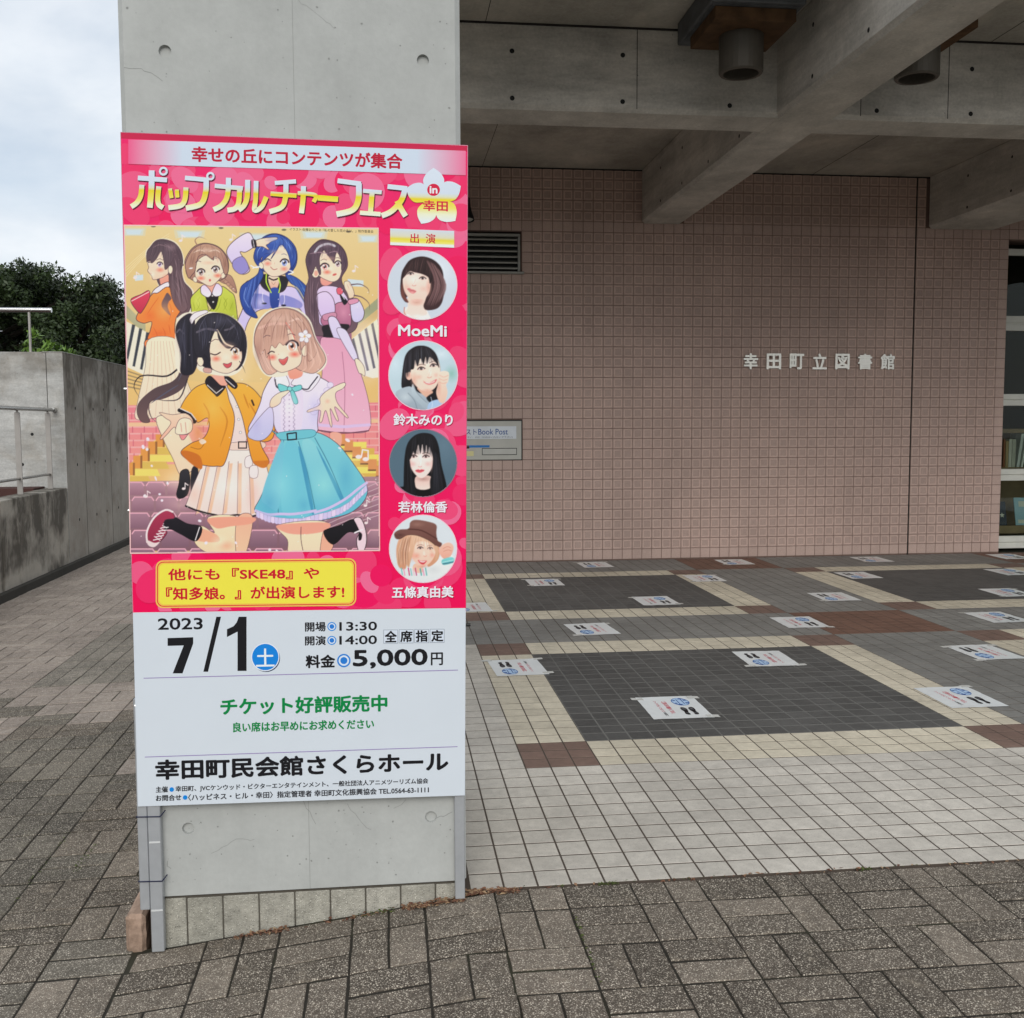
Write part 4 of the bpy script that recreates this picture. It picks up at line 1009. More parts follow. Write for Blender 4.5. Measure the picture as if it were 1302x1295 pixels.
def glyphs(t, shear, res):
    key = (t, shear, res)
    if key in _gl: return _gl[key]
    c = bpy.data.curves.new('lettering', 'FONT'); c.body = t; c.shear = shear; c.resolution_u = res
    o = bpy.data.objects.new('lettering', c); COL.objects.link(o)
    dg = bpy.context.evaluated_depsgraph_get(); me = bpy.data.meshes.new_from_object(o.evaluated_get(dg))
    me.calc_loop_triangles()
    vs = [(v.co.x, v.co.y) for v in me.vertices]; fs = [tuple(l.vertices) for l in me.loop_triangles]
    bx = (min(v[0] for v in vs), min(v[1] for v in vs), max(v[0] for v in vs), max(v[1] for v in vs))
    bpy.data.objects.remove(o); bpy.data.meshes.remove(me); bpy.data.curves.remove(c)
    _gl[key] = (vs, fs, bx); return _gl[key]
def inkmat(name, rough=0.45):
    m = Mat(name, rough, 0.16); a = m.n('ShaderNodeAttribute', attribute_name='ink')
    m.l(a.outputs['Color'], m.b.inputs['Base Color'])
    return m.m
M['ink'] = inkmat('printed_ink')

# ------------------------------------------------------------------ the sign itself
SR, SU, SF = cam_axes(0.002, -0.012, -0.011)
ctr = np.array([-0.238, 2.887, 1.215])
org = ctr - SU*0.9
sign = tag(empty('festival_sign'), 'tall pink and white festival sign board on aluminium legs in front of the pillar', 'sign board')
SM = Matrix(((SR[0], SF[0], SU[0], org[0]), (SR[1], SF[1], SU[1], org[1]), (SR[2], SF[2], SU[2], org[2]), (0, 0, 0, 1)))
sign.matrix_world = SM; SMI = SM.inverted()
def SW(o): o.parent = sign; o.matrix_parent_inverse = SMI; return o
M['board'] = plain('white_board_film', (0.645, 0.70, 0.755), 0.35, 0.4, 0, 0.01); M['board_edge'] = plain('pink_board_edge', (0.62, 0.10, 0.22), 0.5)
b = MB(); b.box(-0.45, 0.45, 0.0, 0.003, 0.0, 1.8, b=0.0006); o = b.build('panel', [M['board']], sign)
b = MB()
for x0, x1 in ((-0.4508, -0.4502), (0.4502, 0.4508)): b.box(x0, x1, 0.0004, 0.0028, 0.53, 1.8)
b.box(-0.45, 0.45, 0.0004, 0.0028, 1.8002, 1.8008); b.build('panel_edge', M['board_edge'], sign)
b = MB(); b.box(-0.674, -0.640, 2.903, 2.928, -0.10, 2.0, b=0.0018); SW(b.build('leg', M['alu']))
b = MB(); b.box(-0.702, -0.6755, 2.905, 2.927, 0.022, 0.62, b=0.0018); SW(b.build('leg', M['alu']))
b = MB(); b.box(0.1725, 0.2005, 2.903, 2.927, 0.003, 2.0, b=0.0018); SW(b.build('leg', M['alu']))
b = MB()
for z in (0.5, 1.0, 1.6, 1.95): b.box(-0.640, 0.172, 2.905, 2.925, z, z+0.028, b=0.0015)
SW(b.build('cross_rail', M['alu']))
for z in (0.289, 0.105):
    b = MB(); p = [(-0.7035, 2.926), (-0.7035, 2.9035), (-0.640, 2.9015), (-0.628, 2.914)]
    zz = [z, z, z-0.001, z+0.012]
    for k in range(3): b.tube((*p[k], zz[k]), (*p[k+1], zz[k+1]), 0.0018, 6)
    SW(b.build('cable_tie', M['tie']))
b = MB()      # scuff marks where tape was on the legs
for z, w_ in ((0.213, 0.03), (0.018, 0.031)):
    b.box(-0.672, -0.672+w_, 2.9023, 2.9028, z, z+0.005)
SW(b.build('tape_residue', plain('tape_residue', (0.6, 0.61, 0.6), 0.7)))
for z in (1.135, 1.46, 0.60):
    b = MB(); b.tube((-0.678, 2.908, z), (-0.6985, 2.908, z), 0.0045, 8); SW(b.build('bolt', M['steel']))
for z in (1.3, 0.8):
    b = MB(); b.tube((0.2, 2.905, z), (0.222, 2.905, z), 0.0045, 8); SW(b.build('bolt', M['black']))

PK = (240, 22, 98)
# pink field with soft petals
p = Print()
p.shape([(153.3, 168.2), (594.2, 185.8), (592.4, 773.5), (169, 778.5)], (246, 30, 104), (236, 6, 84), (0, 200, 0, 780))
p.shape([(153.3, 168.2), (594.2, 185.8), (594.1, 193.5), (153.6, 176)], (196, 24, 72))
pink_ = p.build('pink_field', M['ink'], sign)
p = Print(base=20); r_ = random.Random(21)
b0, b1 = bd(153.3, 168.2), bd(592, 776)
bx0, bx1, bz0, bz1 = -0.4495, 0.4495, 0.5425, 1.782
regions = [(bx0, bx1, 1.55, bz1), (0.245, bx1, bz0, 1.6), (bx0, 0.25, bz0, 0.69)]
def petal(cx, cz, r, al, col=(255, 150, 190)):
    n = 22; sq = r_.uniform(.62, 1.0); ro = r_.uniform(0, 3.14); P_ = []
    for k in range(n):
        t = 2*math.pi*k/n; x, y = r*math.cos(t), r*sq*math.sin(t); P_.append((cx+x*math.cos(ro)-y*math.sin(ro), cz+x*math.sin(ro)+y*math.cos(ro)))
    P_ = clip(P_, (bx0, bz0, bx1, bz1))
    if len(P_) >= 3: p.raw(P_, [(0, k, k+1) for k in range(1, len(P_)-1)], [(*tuple(a_*(1-al)+b_*al for a_, b_ in zip(ink((240, 16, 92)), ink(col))), 1)]*len(P_))
for (x0, x1, z0, z1), m_ in zip(regions, (120, 95, 55)):
    for k in range(m_): petal(r_.uniform(x0, x1), r_.uniform(z0, z1), r_.uniform(0.018, 0.05), r_.choice([0.0, 0.06, 0.12, 0.2, 0.3, 0.45]))
p.build('petal_pattern', M['ink'], sign)

# header strip and title
p = Print(base=330)
yb = lambda x: 201+0.0355*(x-377)
N_ = 12
for (xa, xb, a0, a1) in ((163, 232, 0.0, 1.0), (232, 530, 1.0, 1.0), (530, 592, 1.0, 0.12)):
    B = [bd(xa, yb(xa)-16), bd(xb, yb(xb)-16), bd(xb, yb(xb)+15), bd(xa, yb(xa)+15)]
    p.raw(B, [(0, 1, 2), (0, 2, 3)], [(*tuple(x*(1-a)+y_*a for x, y_ in zip(ink((242, 90, 140)), ink((200, 214, 230)))), 1) for a in (a0, a1, a1, a0)])
p.build('header_strip', M['ink'], sign)
p = Print(base=345)
p.text('幸せの丘にコンテンツが集合', 243.5, 511.5, 201, 20, (182, 10, 50), 0.032)
p.build('header_lettering', M['ink'], sign)

TITLE = [('45,196 155,204', 14), ('97,168 96,235 90,308', 17), ('60,222 56,262 42,288 20,304', 15), ('124,228 120,270 124,296 140,308', 15),
 ('166,236 172,272', 12), ('192,240 194,270', 12), ('226,232 222,276 206,300 160,308', 15),
 ('222,196 308,204', 13), ('302,202 300,250 282,294 226,310', 16),
 ('334,226 440,236', 13), ('386,196 382,262 362,298 330,316', 15), ('428,236 424,290 410,312 382,318', 15),
 ('458,204 456,268 444,300 424,318', 15), ('490,208 488,276 484,318 510,306 528,268', 14),
 ('560,216 640,210', 12), ('544,256 642,264', 13), ('602,214 600,270 586,306 540,324', 15),
 ('646,254 712,262 706,288', 12), ('668,228 666,280 660,330', 15), ('722,272 798,278', 16),
 ('796,208 884,220', 14), ('876,218 874,280 852,318 792,334', 17),
 ('892,246 962,252', 12), ('926,252 920,326', 15), ('880,328 958,334', 13),
 ('984,230 1058,238', 14), ('1050,238 1036,282 1000,322 962,340', 16), ('1020,284 1034,312 1052,342', 16)]
def title(p, dx, dy, col, extra):
    p.fr(160+dx, 160+dy, 2.959)
    for t, w_ in TITLE: p.st(t, w_*1.28+extra, col)
    for (x, y, r) in ((141, 171, 13), (318, 190, 12)):
        p.st([(x+r*math.cos(k/14*6.2832), y+r*math.sin(k/14*6.2832)) for k in range(15)], 8+extra, col, sm=False)
p = Print(base=350); title(p, 0.9, 1.1, (92, 20, 50), 1.5)
PET = []
for k, (tx_, ty_) in enumerate(((1157, 163), (1257, 230), (1237, 358), (1112, 368), (1057, 238))):
    cx, cy = 1158, 275; dx, dy = tx_-cx, ty_-cy; l = math.hypot(dx, dy); nx, ny = -dy/l, dx/l
    PET.append([(cx, cy), (cx+dx*.5+nx*l*.34, cy+dy*.5+ny*l*.34), (cx+dx*.8+nx*l*.27, cy+dy*.8+ny*l*.27), (tx_+nx*4, ty_+ny*4), (tx_-nx*4, ty_-ny*4), (cx+dx*.8-nx*l*.27, cy+dy*.8-ny*l*.27), (cx+dx*.5-nx*l*.34, cy+dy*.5-ny*l*.34)])
p.build('title_shadow', M['ink'], sign)
tm = Mat('title_gradient_ink', 0.45, 0.16); sx = tm.n('ShaderNodeSeparateXYZ'); tm.l(tm.n('ShaderNodeTexCoord').outputs['Object'], sx.inputs[0])
mr = tm.n('ShaderNodeMapRange'); mr.inputs[1].default_value = bd(340, 276)[1]; mr.inputs[2].default_value = bd(340, 218)[1]; tm.l(sx.outputs[2], mr.inputs[0])
M['title'] = tm.color(tm.ramp(mr.outputs[0], [(0.0, ink((222, 232, 236))), (0.16, ink((230, 236, 205))), (0.30, ink((232, 222, 110))), (0.50, ink((226, 208, 30))), (0.56, ink((214, 218, 190))), (0.64, ink((205, 218, 232))), (1.0, ink((210, 222, 236)))]))
p = Print(base=395); title(p, 0, 0, (255, 255, 255), 0)
for q in PET: p.sp(q, (255, 255, 255))
p.el(1158, 275, 42, 42, (255, 255, 255))
p.build('title_lettering', M['title'], sign)
p = Print(base=440); p.fr(160, 160, 2.959); p.el(1157, 243, 24, 23, (206, 20, 66)); p.text('幸田', 1117, 1211, 303, 41, (206, 20, 66), 0.028)
p.text('in', 1142, 1172, 243, 28, (225, 230, 236), 0.03); p.build('flower_emblem', M['ink'], sign)

# right hand column
p = Print(base=330)
B = [bd(496, 291), bd(577.3, 294.3), bd(577.3, 315.6), bd(496, 312)]
cs = [(0, (205, 215, 228)), (0.42, (214, 214, 190)), (0.6, (226, 212, 60)), (0.8, (232, 226, 120)), (0.86, (226, 232, 226)), (1, (226, 232, 230))]
for (t0, c0), (t1, c1) in zip(cs[:-1], cs[1:]):
    L0 = lambda a, b_, t: (a[0]+(b_[0]-a[0])*t, a[1]+(b_[1]-a[1])*t)
    q = [L0(B[0], B[3], t0), L0(B[1], B[2], t0), L0(B[1], B[2], t1), L0(B[0], B[3], t1)]
    p.raw(q, [(0, 1, 2), (0, 2, 3)], [(*ink(c0), 1), (*ink(c0), 1), (*ink(c1), 1), (*ink(c1), 1)])
p.text('出', 521.5, 532.5, 303.5, 12.5, (196, 30, 62), 0.014); p.text('演', 541, 553.5, 304, 12.5, (196, 30, 62), 0.014)
p.build('cast_heading', M['ink'], sign)
for t, x0, x1, yc, h in (('MoeMi', 506, 568, 421, 14.5), ('鈴木みのり', 500.2, 575.7, 534, 15.5), ('若林倫香', 506.3, 568.8, 644.8, 14.5), ('五條真由美', 498.3, 576.7, 753, 15)):
    p = Print(base=345); p.text(t, x0+0.7, x1+0.9, yc+0.9, h, (170, 10, 60), 0.034); p.text(t, x0, x1, yc, h, (226, 228, 240), 0.026)
    p.build('cast_name', M['ink'], sign)

SK, SKS = (246, 222, 196), (240, 170, 150)
def photo_eye(p, x, y, w_, tilt=0.0, brow=True, iris=(52, 34, 30)):
    p.soft(x, y-w_*.3, w_*1.7, w_*1.1, (206, 160, 148), .35)
    p.sp([(x-w_, y+w_*.12+tilt*w_), (x-w_*.3, y-w_*.42), (x+w_*.45, y-w_*.40), (x+w_, y+w_*.02-tilt*w_), (x+w_*.3, y+w_*.32), (x-w_*.4, y+w_*.32)], (232, 224, 222))
    p.el(x, y-w_*.04, w_*.42, w_*.42, iris); p.el(x, y-w_*.04, w_*.2, w_*.2, (14, 10, 12)); p.soft(x+w_*.14, y-w_*.18, w_*.2, w_*.2, (255, 255, 255), .9)
    p.st([(x-w_*1.1, y+w_*.12+tilt*w_), (x-w_*.4, y-w_*.5), (x+w_*.45, y-w_*.48), (x+w_*1.15, y-tilt*w_)], w_*.28, (50, 34, 34), al=.95)
    p.st([(x-w_*.8, y+w_*.3), (x, y+w_*.42), (x+w_*.8, y+w_*.2)], w_*.12, (170, 120, 112), al=.6)
    if brow: p.st([(x-w_*1.2, y-w_*1.05+tilt*w_), (x, y-w_*1.4), (x+w_*1.25, y-w_*1.1-tilt*w_)], w_*.26, (104, 78, 70), al=.7)
def hairs(p, roots, tips, n, cols, w_, seed, al=.55, bend=0.0):
    """many fine strands between a root line and a tip line"""
    r = random.Random(seed)
    def at(L_, t):
        k = min(len(L_)-2, int(t*(len(L_)-1))); f = t*(len(L_)-1)-k; return (L_[k][0]+(L_[k+1][0]-L_[k][0])*f, L_[k][1]+(L_[k+1][1]-L_[k][1])*f)
    for _ in range(n):
        t = r.random(); a, b = at(roots, t), at(tips, min(1, max(0, t+r.uniform(-.05, .05)))); j = lambda q: (q[0]+r.uniform(-5, 5), q[1]+r.uniform(-7, 7))
        m = ((a[0]+b[0])/2+bend*(b[1]-a[1])*.2, (a[1]+b[1])/2); p.st([j(a), j(m), j(b)], w_*r.uniform(.5, 1.3), r.choice(cols), taper=2, al=al)
def f1(p):    # bob haired woman, white ground
    p.fr(490, 310, 5.89)
    p.soft(400, 200, 200, 200, (232, 240, 248), .6)
    p.sp('135,560 140,500 175,470 290,480 320,520 350,620 230,640 150,610', (236, 230, 226), (240, 240, 238)); p.sp('172,400 300,400 292,470 312,525 270,545 220,560 170,530 140,520 168,480', (244, 212, 196), (240, 220, 210)); p.soft(235, 440, 70, 34, (206, 150, 132), .7)
    p.st('142,478 140,515 152,535', 5, (196, 110, 90)); p.soft(240, 545, 60, 20, (250, 244, 240), .7)
    p.sp('118,240 140,180 190,120 280,98 370,130 425,200 436,310 430,420 390,485 310,500 285,470 300,420 330,300 160,400 172,440 140,430 112,360', (44, 28, 30), (62, 40, 42))
    p.sp('130,260 160,200 230,190 300,220 332,270 335,330 318,385 272,425 218,433 168,400 137,340', (250, 226, 214), (244, 208, 192))
    p.soft(325, 330, 30, 90, (214, 160, 144), .7); p.soft(150, 330, 24, 70, (232, 190, 172), .6); p.soft(215, 270, 60, 40, (255, 240, 232), .7); p.soft(240, 425, 60, 14, (214, 160, 146), .6); p.soft(285, 340, 40, 30, (244, 178, 162), .5); p.soft(165, 325, 30, 24, (244, 178, 162), .5)
    photo_eye(p, 188, 228, 20, 0, False); photo_eye(p, 278, 262, 22, -.1, False)
    p.sp('163,340 178,334 194,342 212,346 230,360 208,376 182,366', (212, 120, 122), (222, 140, 140)); p.st('163,342 192,351 229,360', 2.4, (150, 66, 76), al=.9); p.soft(200, 366, 18, 7, (244, 190, 188), .7)
    p.soft(212, 296, 12, 30, (255, 238, 230), .7); p.st('226,268 214,296 204,308', 3, (220, 170, 154), al=.6); p.st('200,314 212,318 228,314', 4, (190, 126, 114), al=.8)
    p.sp('118,270 138,190 200,122 290,104 350,150 350,262 332,300 322,258 298,240 262,226 216,216 180,208 150,240', (50, 32, 34), (40, 26, 28))
    p.sp('345,150 400,200 428,300 420,400 388,458 358,440 342,420 360,300', (84, 56, 58), (60, 38, 40)); p.sp('118,330 126,300 142,380 172,437 146,430 118,390', (110, 64, 56))
    hairs(p, [(150, 200), (200, 125), (290, 106), (345, 140)], [(140, 250), (190, 212), (262, 226), (335, 262)], 60, [(86, 60, 58), (30, 18, 20), (110, 82, 80), (60, 40, 40)], 3.2, 1)
    hairs(p, [(300, 120), (360, 160), (400, 200)], [(300, 460), (360, 470), (425, 420)], 90, [(150, 116, 116), (96, 66, 68), (40, 24, 26), (120, 88, 88)], 4, 2, .6, .9)
def f2(p):    # smiling woman, hand at her cheek
    p.fr(490, 310, 5.89)
    p.soft(495, 975, 70, 80, (120, 180, 160), .6); p.soft(70, 900, 110, 140, (206, 226, 236), .9); p.soft(420, 830, 90, 60, (214, 230, 238), .9)
    p.sp('120,1070 135,900 160,820 215,775 270,765 330,780 380,830 410,930 405,990 380,1170 330,1180 200,1080 160,1075', (38, 34, 38), (22, 20, 24))
    p.sp('80,1110 180,1070 230,1110 300,1140 330,1230 290,1310 140,1310 90,1200', (178, 192, 202), (140, 156, 170)); p.soft(150, 1150, 70, 60, (204, 216, 222), .7); p.st('170,1120 220,1180 240,1260', 6, (120, 134, 146), al=.7)
    p.sp('262,1075 345,1100 352,1130 312,1155 240,1090', (226, 178, 156)); p.sp('310,1150 390,1110 412,1180 360,1210 330,1190', (24, 24, 30)); p.sp('205,1050 240,1120 310,1190 330,1246 280,1226 200,1130', (192, 206, 214), (160, 176, 188)); p.st('206,1054 240,1122 308,1190', 4, (110, 122, 134), al=.7); p.sp('330,1190 410,1170 420,1230 320,1260', (170, 198, 230)); p.st('340,1150 352,1200 344,1240', 4, (210, 224, 240))
    p.sp('190,930 215,870 300,840 380,860 410,930 405,1010 372,1080 322,1107 265,1096 215,1050 193,1000', (252, 230, 214), (246, 210, 192))
    p.soft(215, 1020, 34, 70, (222, 168, 148), .7); p.soft(315, 1100, 60, 18, (214, 160, 142), .6); p.soft(310, 890, 80, 34, (255, 242, 234), .7); p.soft(335, 960, 16, 36, (255, 242, 234), .8); p.soft(250, 1000, 34, 26, (244, 168, 150), .55); p.soft(380, 985, 26, 24, (244, 168, 150), .5)
    p.el(172, 985, 24, 38, (244, 196, 178), rot=-15); p.soft(176, 988, 12, 22, (206, 140, 122), .8)
    photo_eye(p, 268, 938, 24, .06); photo_eye(p, 360, 914, 23, .12)
    p.sp('288,1034 330,1042 382,1016 372,1042 332,1058 302,1050', (206, 96, 100), (224, 130, 128)); p.sp('300,1037 336,1043 372,1026 362,1038 332,1048 306,1044', (250, 246, 244)); p.st('338,950 322,992', 3, (226, 178, 158), al=.6); p.st('314,1000 328,1006 346,998', 4, (196, 130, 116), al=.8); p.st('284,1026 288,1040', 3, (206, 150, 134), al=.7)
    p.sp('140,960 150,860 200,790 270,765 340,790 385,860 402,930 375,890 330,850 312,900 300,850 285,905 262,862 240,918 222,872 213,935 190,945 180,960', (36, 32, 36), (28, 26, 30))
    hairs(p, [(200, 800), (270, 768), (330, 790)], [(200, 930), (270, 900), (385, 900)], 46, [(96, 100, 112), (20, 18, 22), (60, 58, 66)], 3, 3); hairs(p, [(150, 860), (190, 800)], [(130, 1060), (190, 960)], 40, [(80, 80, 90), (18, 16, 20), (54, 50, 56)], 3.4, 4)
    p.sp('395,1010 400,970 440,955 475,970 470,1030 455,1060 465,1120 440,1190 405,1185 380,1120 392,1060', (250, 222, 204), (236, 192, 172)); p.soft(400, 1080, 24, 80, (214, 158, 140), .6)
    for t in ('404,985 436,1000 470,988', '402,1012 434,1024 464,1016', '402,1038 430,1048 458,1042'): p.st(t, 3, (196, 138, 120), al=.75)
def f3(p):    # long black hair on slate ground
    p.fr(490, 530, 5.4)
    p.soft(400, 200, 160, 200, (104, 130, 146), .6)
    p.sp('125,470 130,300 150,190 200,130 265,112 330,130 365,200 385,330 420,480 400,540 340,570 160,570 120,530', (22, 21, 25), (14, 14, 17)); p.sp('80,490 200,480 330,480 430,490 430,570 110,570', (12, 12, 14), (18, 18, 20))
    p.sp('212,410 310,410 314,480 284,500 235,500 206,478', (222, 186, 176), (240, 218, 208)); p.soft(262, 428, 60, 24, (176, 130, 122), .7)
    p.sp('162,270 180,210 240,190 300,205 326,270 320,345 292,395 248,422 206,398 172,340', (252, 234, 228), (246, 218, 210)); p.soft(170, 330, 22, 80, (216, 172, 164), .6); p.soft(322, 330, 22, 80, (220, 178, 170), .6); p.soft(240, 300, 14, 50, (255, 248, 244), .8); p.soft(190, 325, 30, 24, (246, 170, 168), .6); p.soft(292, 325, 30, 24, (246, 170, 168), .6)
    photo_eye(p, 194, 274, 20, .02, True, (84, 50, 48)); photo_eye(p, 278, 275, 20, -.02, True, (84, 50, 48))
    p.sp('206,369 226,362 237,366 248,362 267,367 258,378 236,386 214,380', (208, 74, 88), (224, 110, 116)); p.st('206,370 236,372 267,368', 2.2, (150, 40, 56), al=.9); p.st('240,290 232,330', 3, (228, 188, 180), al=.5); p.st('226,342 238,346 250,341', 4, (200, 140, 134), al=.7)
    p.sp('148,290 155,200 200,135 265,114 330,140 350,230 334,310 320,255 302,205 290,256 280,192 266,250 254,188 240,252 226,192 206,258 190,240 172,290', (26, 25, 29), (20, 19, 23))
    hairs(p, [(190, 150), (250, 118), (320, 150)], [(180, 270), (245, 256), (322, 280)], 60, [(54, 54, 62), (12, 12, 14), (36, 36, 42)], 3, 5)
    p.sp('132,480 140,330 152,240 165,300 172,380 200,450 206,540 150,550', (20, 20, 24)); p.sp('330,270 352,230 375,330 398,470 392,545 322,550 306,450 322,380', (18, 18, 22), (26, 26, 31))
    hairs(p, [(150, 240), (165, 300)], [(140, 530), (200, 540)], 40, [(52, 52, 60), (10, 10, 12)], 3, 6); hairs(p, [(330, 240), (362, 260)], [(325, 540), (400, 530)], 50, [(60, 60, 70), (10, 10, 12), (44, 44, 52)], 3, 7)
def f4(p):    # woman in a brown hat
    p.fr(490, 530, 5.4)
    p.sp('90,1060 180,1030 260,1040 380,960 460,950 480,1060 420,1150 160,1170', (232, 234, 232), (216, 222, 224)); p.soft(330, 1050, 70, 40, (204, 208, 210), .6)
    p.sp('80,880 110,820 180,800 330,860 372,900 362,980 300,1030 270,1000 160,960 140,1042 95,1034 76,960', (224, 174, 142), (204, 146, 114))
    p.sp('200,1010 250,1020 258,1064 220,1072 188,1050', (232, 190, 166)); p.sp('180,860 230,815 300,830 345,880 340,950 302,1008 250,1030 205,1000 175,940', (250, 218, 200), (244, 194, 174))
    p.soft(186, 950, 26, 60, (220, 156, 132), .6); p.soft(280, 880, 50, 24, (255, 236, 226), .7); p.soft(266, 940, 12, 30, (255, 236, 224), .7); p.soft(215, 955, 34, 28, (244, 140, 120), .6); p.soft(322, 950, 24, 26, (244, 140, 120), .6); p.soft(258, 1028, 50, 14, (206, 140, 120), .6)
    photo_eye(p, 240, 902, 17, .02, True, (84, 54, 44)); photo_eye(p, 308, 905, 16, -.02, True, (84, 54, 44))
    p.sp('224,984 250,990 284,989 264,1014 240,1008', (206, 66, 76)); p.sp('232,988 256,993 277,991 264,1000 244,998', (250, 246, 244)); p.st('262,955 272,960 284,955', 4, (206, 140, 120), al=.8)
    p.sp('150,830 220,810 300,830 355,890 362,960 340,990 346,930 320,885 300,866 262,856 212,866 192,930 172,1000 160,1034 138,980', (228, 188, 158), (208, 158, 126)); p.el(150, 905, 18, 32, (248, 206, 186)); p.st('152,940 152,960', 4, (240, 236, 226))
    hairs(p, [(110, 840), (180, 820)], [(85, 1020), (165, 1020)], 70, [(244, 214, 188), (180, 126, 98), (214, 166, 134), (150, 100, 78)], 4, 8, .6, -.3); hairs(p, [(200, 820), (320, 840)], [(190, 880), (350, 950)], 40, [(246, 218, 194), (188, 138, 110)], 3, 9)
    p.sp('62,800 100,775 160,768 172,725 210,708 300,722 350,745 350,800 360,850 388,870 375,895 340,880 300,850 220,815 150,812 100,840 70,835', (132, 92, 84), (104, 66, 60)); p.st('160,772 250,782 352,838', 9, (84, 50, 46), al=.9); p.soft(220, 740, 60, 24, (164, 122, 110), .6); p.soft(100, 812, 44, 18, (76, 46, 42), .6); p.st('64,806 100,836 152,812 222,816 300,850 345,884', 4, (70, 42, 38), al=.8)
    r = random.Random(4)
    for _ in range(120): x, y = r.uniform(75, 350), r.uniform(715, 850); 
    p.sp('375,900 400,875 440,865 468,890 462,930 440,965 400,975 368,930', (246, 194, 174), (228, 166, 146)); 
    for t in ('396,906 425,892 448,900', '400,925 430,915 455,922'): p.st(t, 3, (186, 118, 102), al=.8)
    p.sp('388,985 440,965 468,970 470,1000 400,1018', (130, 214, 214), (96, 186, 190)); p.st('395,1012 470,998', 5, (44, 60, 92), al=.8); p.st('392,1000 468,984', 3, (230, 240, 240))
    for k, (x, c) in enumerate(((110, (110, 190, 190)), (126, (230, 150, 180)), (142, (220, 225, 225)), (158, (200, 60, 110)), (174, (120, 190, 190)), (190, (226, 190, 200)), (206, (190, 70, 120)), (240, (60, 160, 160)), (258, (230, 140, 180)), (276, (90, 170, 170)))): p.st([(x, 1040+(k % 3)*4), (x+8, 1088)], 8, c, al=.9)
for i, (cx, cy, r, ring, bgc, fn, lab) in enumerate(((537, 363, 43.5, (240, 190, 205), ((202, 212, 224)), f1, 'round portrait of a woman with a brown bob'), (538, 477.6, 43.5, (240, 190, 205), ((190, 212, 222)), f2, 'round portrait of a smiling woman with her hand at her cheek'),
        (538, 589, 42.5, (150, 110, 130), ((84, 108, 124)), f3, 'round portrait of a woman with long black hair on slate blue'), (538, 698, 42.5, (240, 190, 205), ((214, 222, 228)), f4, 'round portrait of a woman in a brown hat'))):
    q_ = Print(base=350); q_.el(cx, cy, r+1.0, r+1.0, ring, n=48)
    ro = q_.build('portrait_ring', M['ink'], sign)
    p = Paint(cx-r-1, cy-r-1, cx+r+1, cy+r+1, 1.6, bgc); fn(p); p.fr(0, 0, 1); p.blur(1)
    o = p.build('portrait', M['ink'], sign, inside=lambda gx, gy: (gx-cx)**2+(gy-cy)**2 < (r+.3)**2, layer=360); tag(o, lab)

# yellow call-out
p = Print(base=330)
def rrect(x0, y0, x1, y1, r, sl=-0.010):
    P_ = []
    for cx, cy, a in ((x1-r, y0+r, -90), (x1-r, y1-r, 0), (x0+r, y1-r, 90), (x0+r, y0+r, 180)):
        for k in range(6): t = math.radians(a+90*k/5); X, Y = cx+r*math.cos(t), cy+r*math.sin(t); P_.append((X, Y+sl*(X-326)))
    return P_
p.shape(rrect(198, 711, 453, 771.5, 9), (250, 190, 90)); p.shape(rrect(199.6, 712.6, 451.4, 769.9, 8), (214, 40, 60)); p.shape(rrect(200.8, 713.8, 450.2, 768.7, 7), (252, 190, 80)); p.shape(rrect(202.6, 715.6, 448.4, 766.9, 6), (236, 222, 74))
p.text('他にも『SKE48』や', 213.6, 406, 729.5, 15.5, (196, 20, 46), 0.03); p.text('『知多娘。』が出演します!', 211, 438, 753.6, 16.5, (196, 20, 46), 0.03)
p.build('yellow_callout', M['ink'], sign)

# white lower half
BK = (26, 26, 30)
p = Print(base=10)
p.text('2023', 200.5, 257.8, 793, 15, BK, 0.022); p.sp('213,811 245.6,810 245.6,818 232,856 219.5,856 233.5,820.5 213,821', BK, sm=False)
p.sp('275,784 281,784 264.5,854 258.5,854', BK, sm=False); p.sp('303.5,784 313.5,784 313.5,853 302,853 302,803 288.5,810 288.5,800 297,796 301,791', BK, sm=False)
p.el(338.5, 836.8, 17.6, 17.6, (40, 60, 90), n=40); p.el(337.3, 835.4, 18, 18, (222, 228, 236), n=40); p.el(337.3, 835.4, 16.8, 16.8, (24, 128, 214), n=40); p.text('土', 325.5, 349, 836, 23, (226, 234, 242), 0.01)
for yc, t, n_ in ((797, '開場', '13:30'), (814.6, '開演', '14:00')):
    p.text(t, 387.8, 414.3, yc, 12.3, BK, 0.026); p.el(422, yc-.3, 5.8, 5.8, (60, 140, 214)); p.el(422, yc-.3, 4.4, 4.4, (210, 222, 234)); p.el(422, yc-.3, 3.0, 3.0, (40, 120, 205)); p.text(n_, 431.5, 479.5, yc-.7, 11.4, BK, 0.024)
p.text('料金', 388.5, 426.3, 841, 17, BK, 0.036); p.el(437.3, 840, 8.6, 8.6, (50, 130, 210)); p.el(437.3, 840, 6.6, 6.6, (210, 222, 234)); p.el(437.3, 840, 4.5, 4.5, (40, 120, 205))
p.text('5,000', 448.6, 544, 837.8, 24.5, BK, 0.032); p.text('円', 548, 563.4, 838, 16.5, BK, 0.02)
for k, ch_ in enumerate('全席指定'):
    x0 = 487.6+19.7*k; y0 = 800.8-0.3*k
    p.shape([(x0, y0), (x0+18.6, y0), (x0+18.6, y0+17.6), (x0, y0+17.6)], (150, 160, 172)); p.shape([(x0+.7, y0+.7), (x0+17.9, y0+.7), (x0+17.9, y0+16.9), (x0+.7, y0+16.9)], (206, 216, 228)); p.text(ch_, x0+1.6, x0+17.2, y0+8.8, 15, BK, 0.034)
p.st([(182.5, 862), (582.5, 852.3)], 0.9, (140, 120, 176), sm=False); p.st([(184, 962.3), (582, 949.7)], 0.9, (140, 120, 176), sm=False)
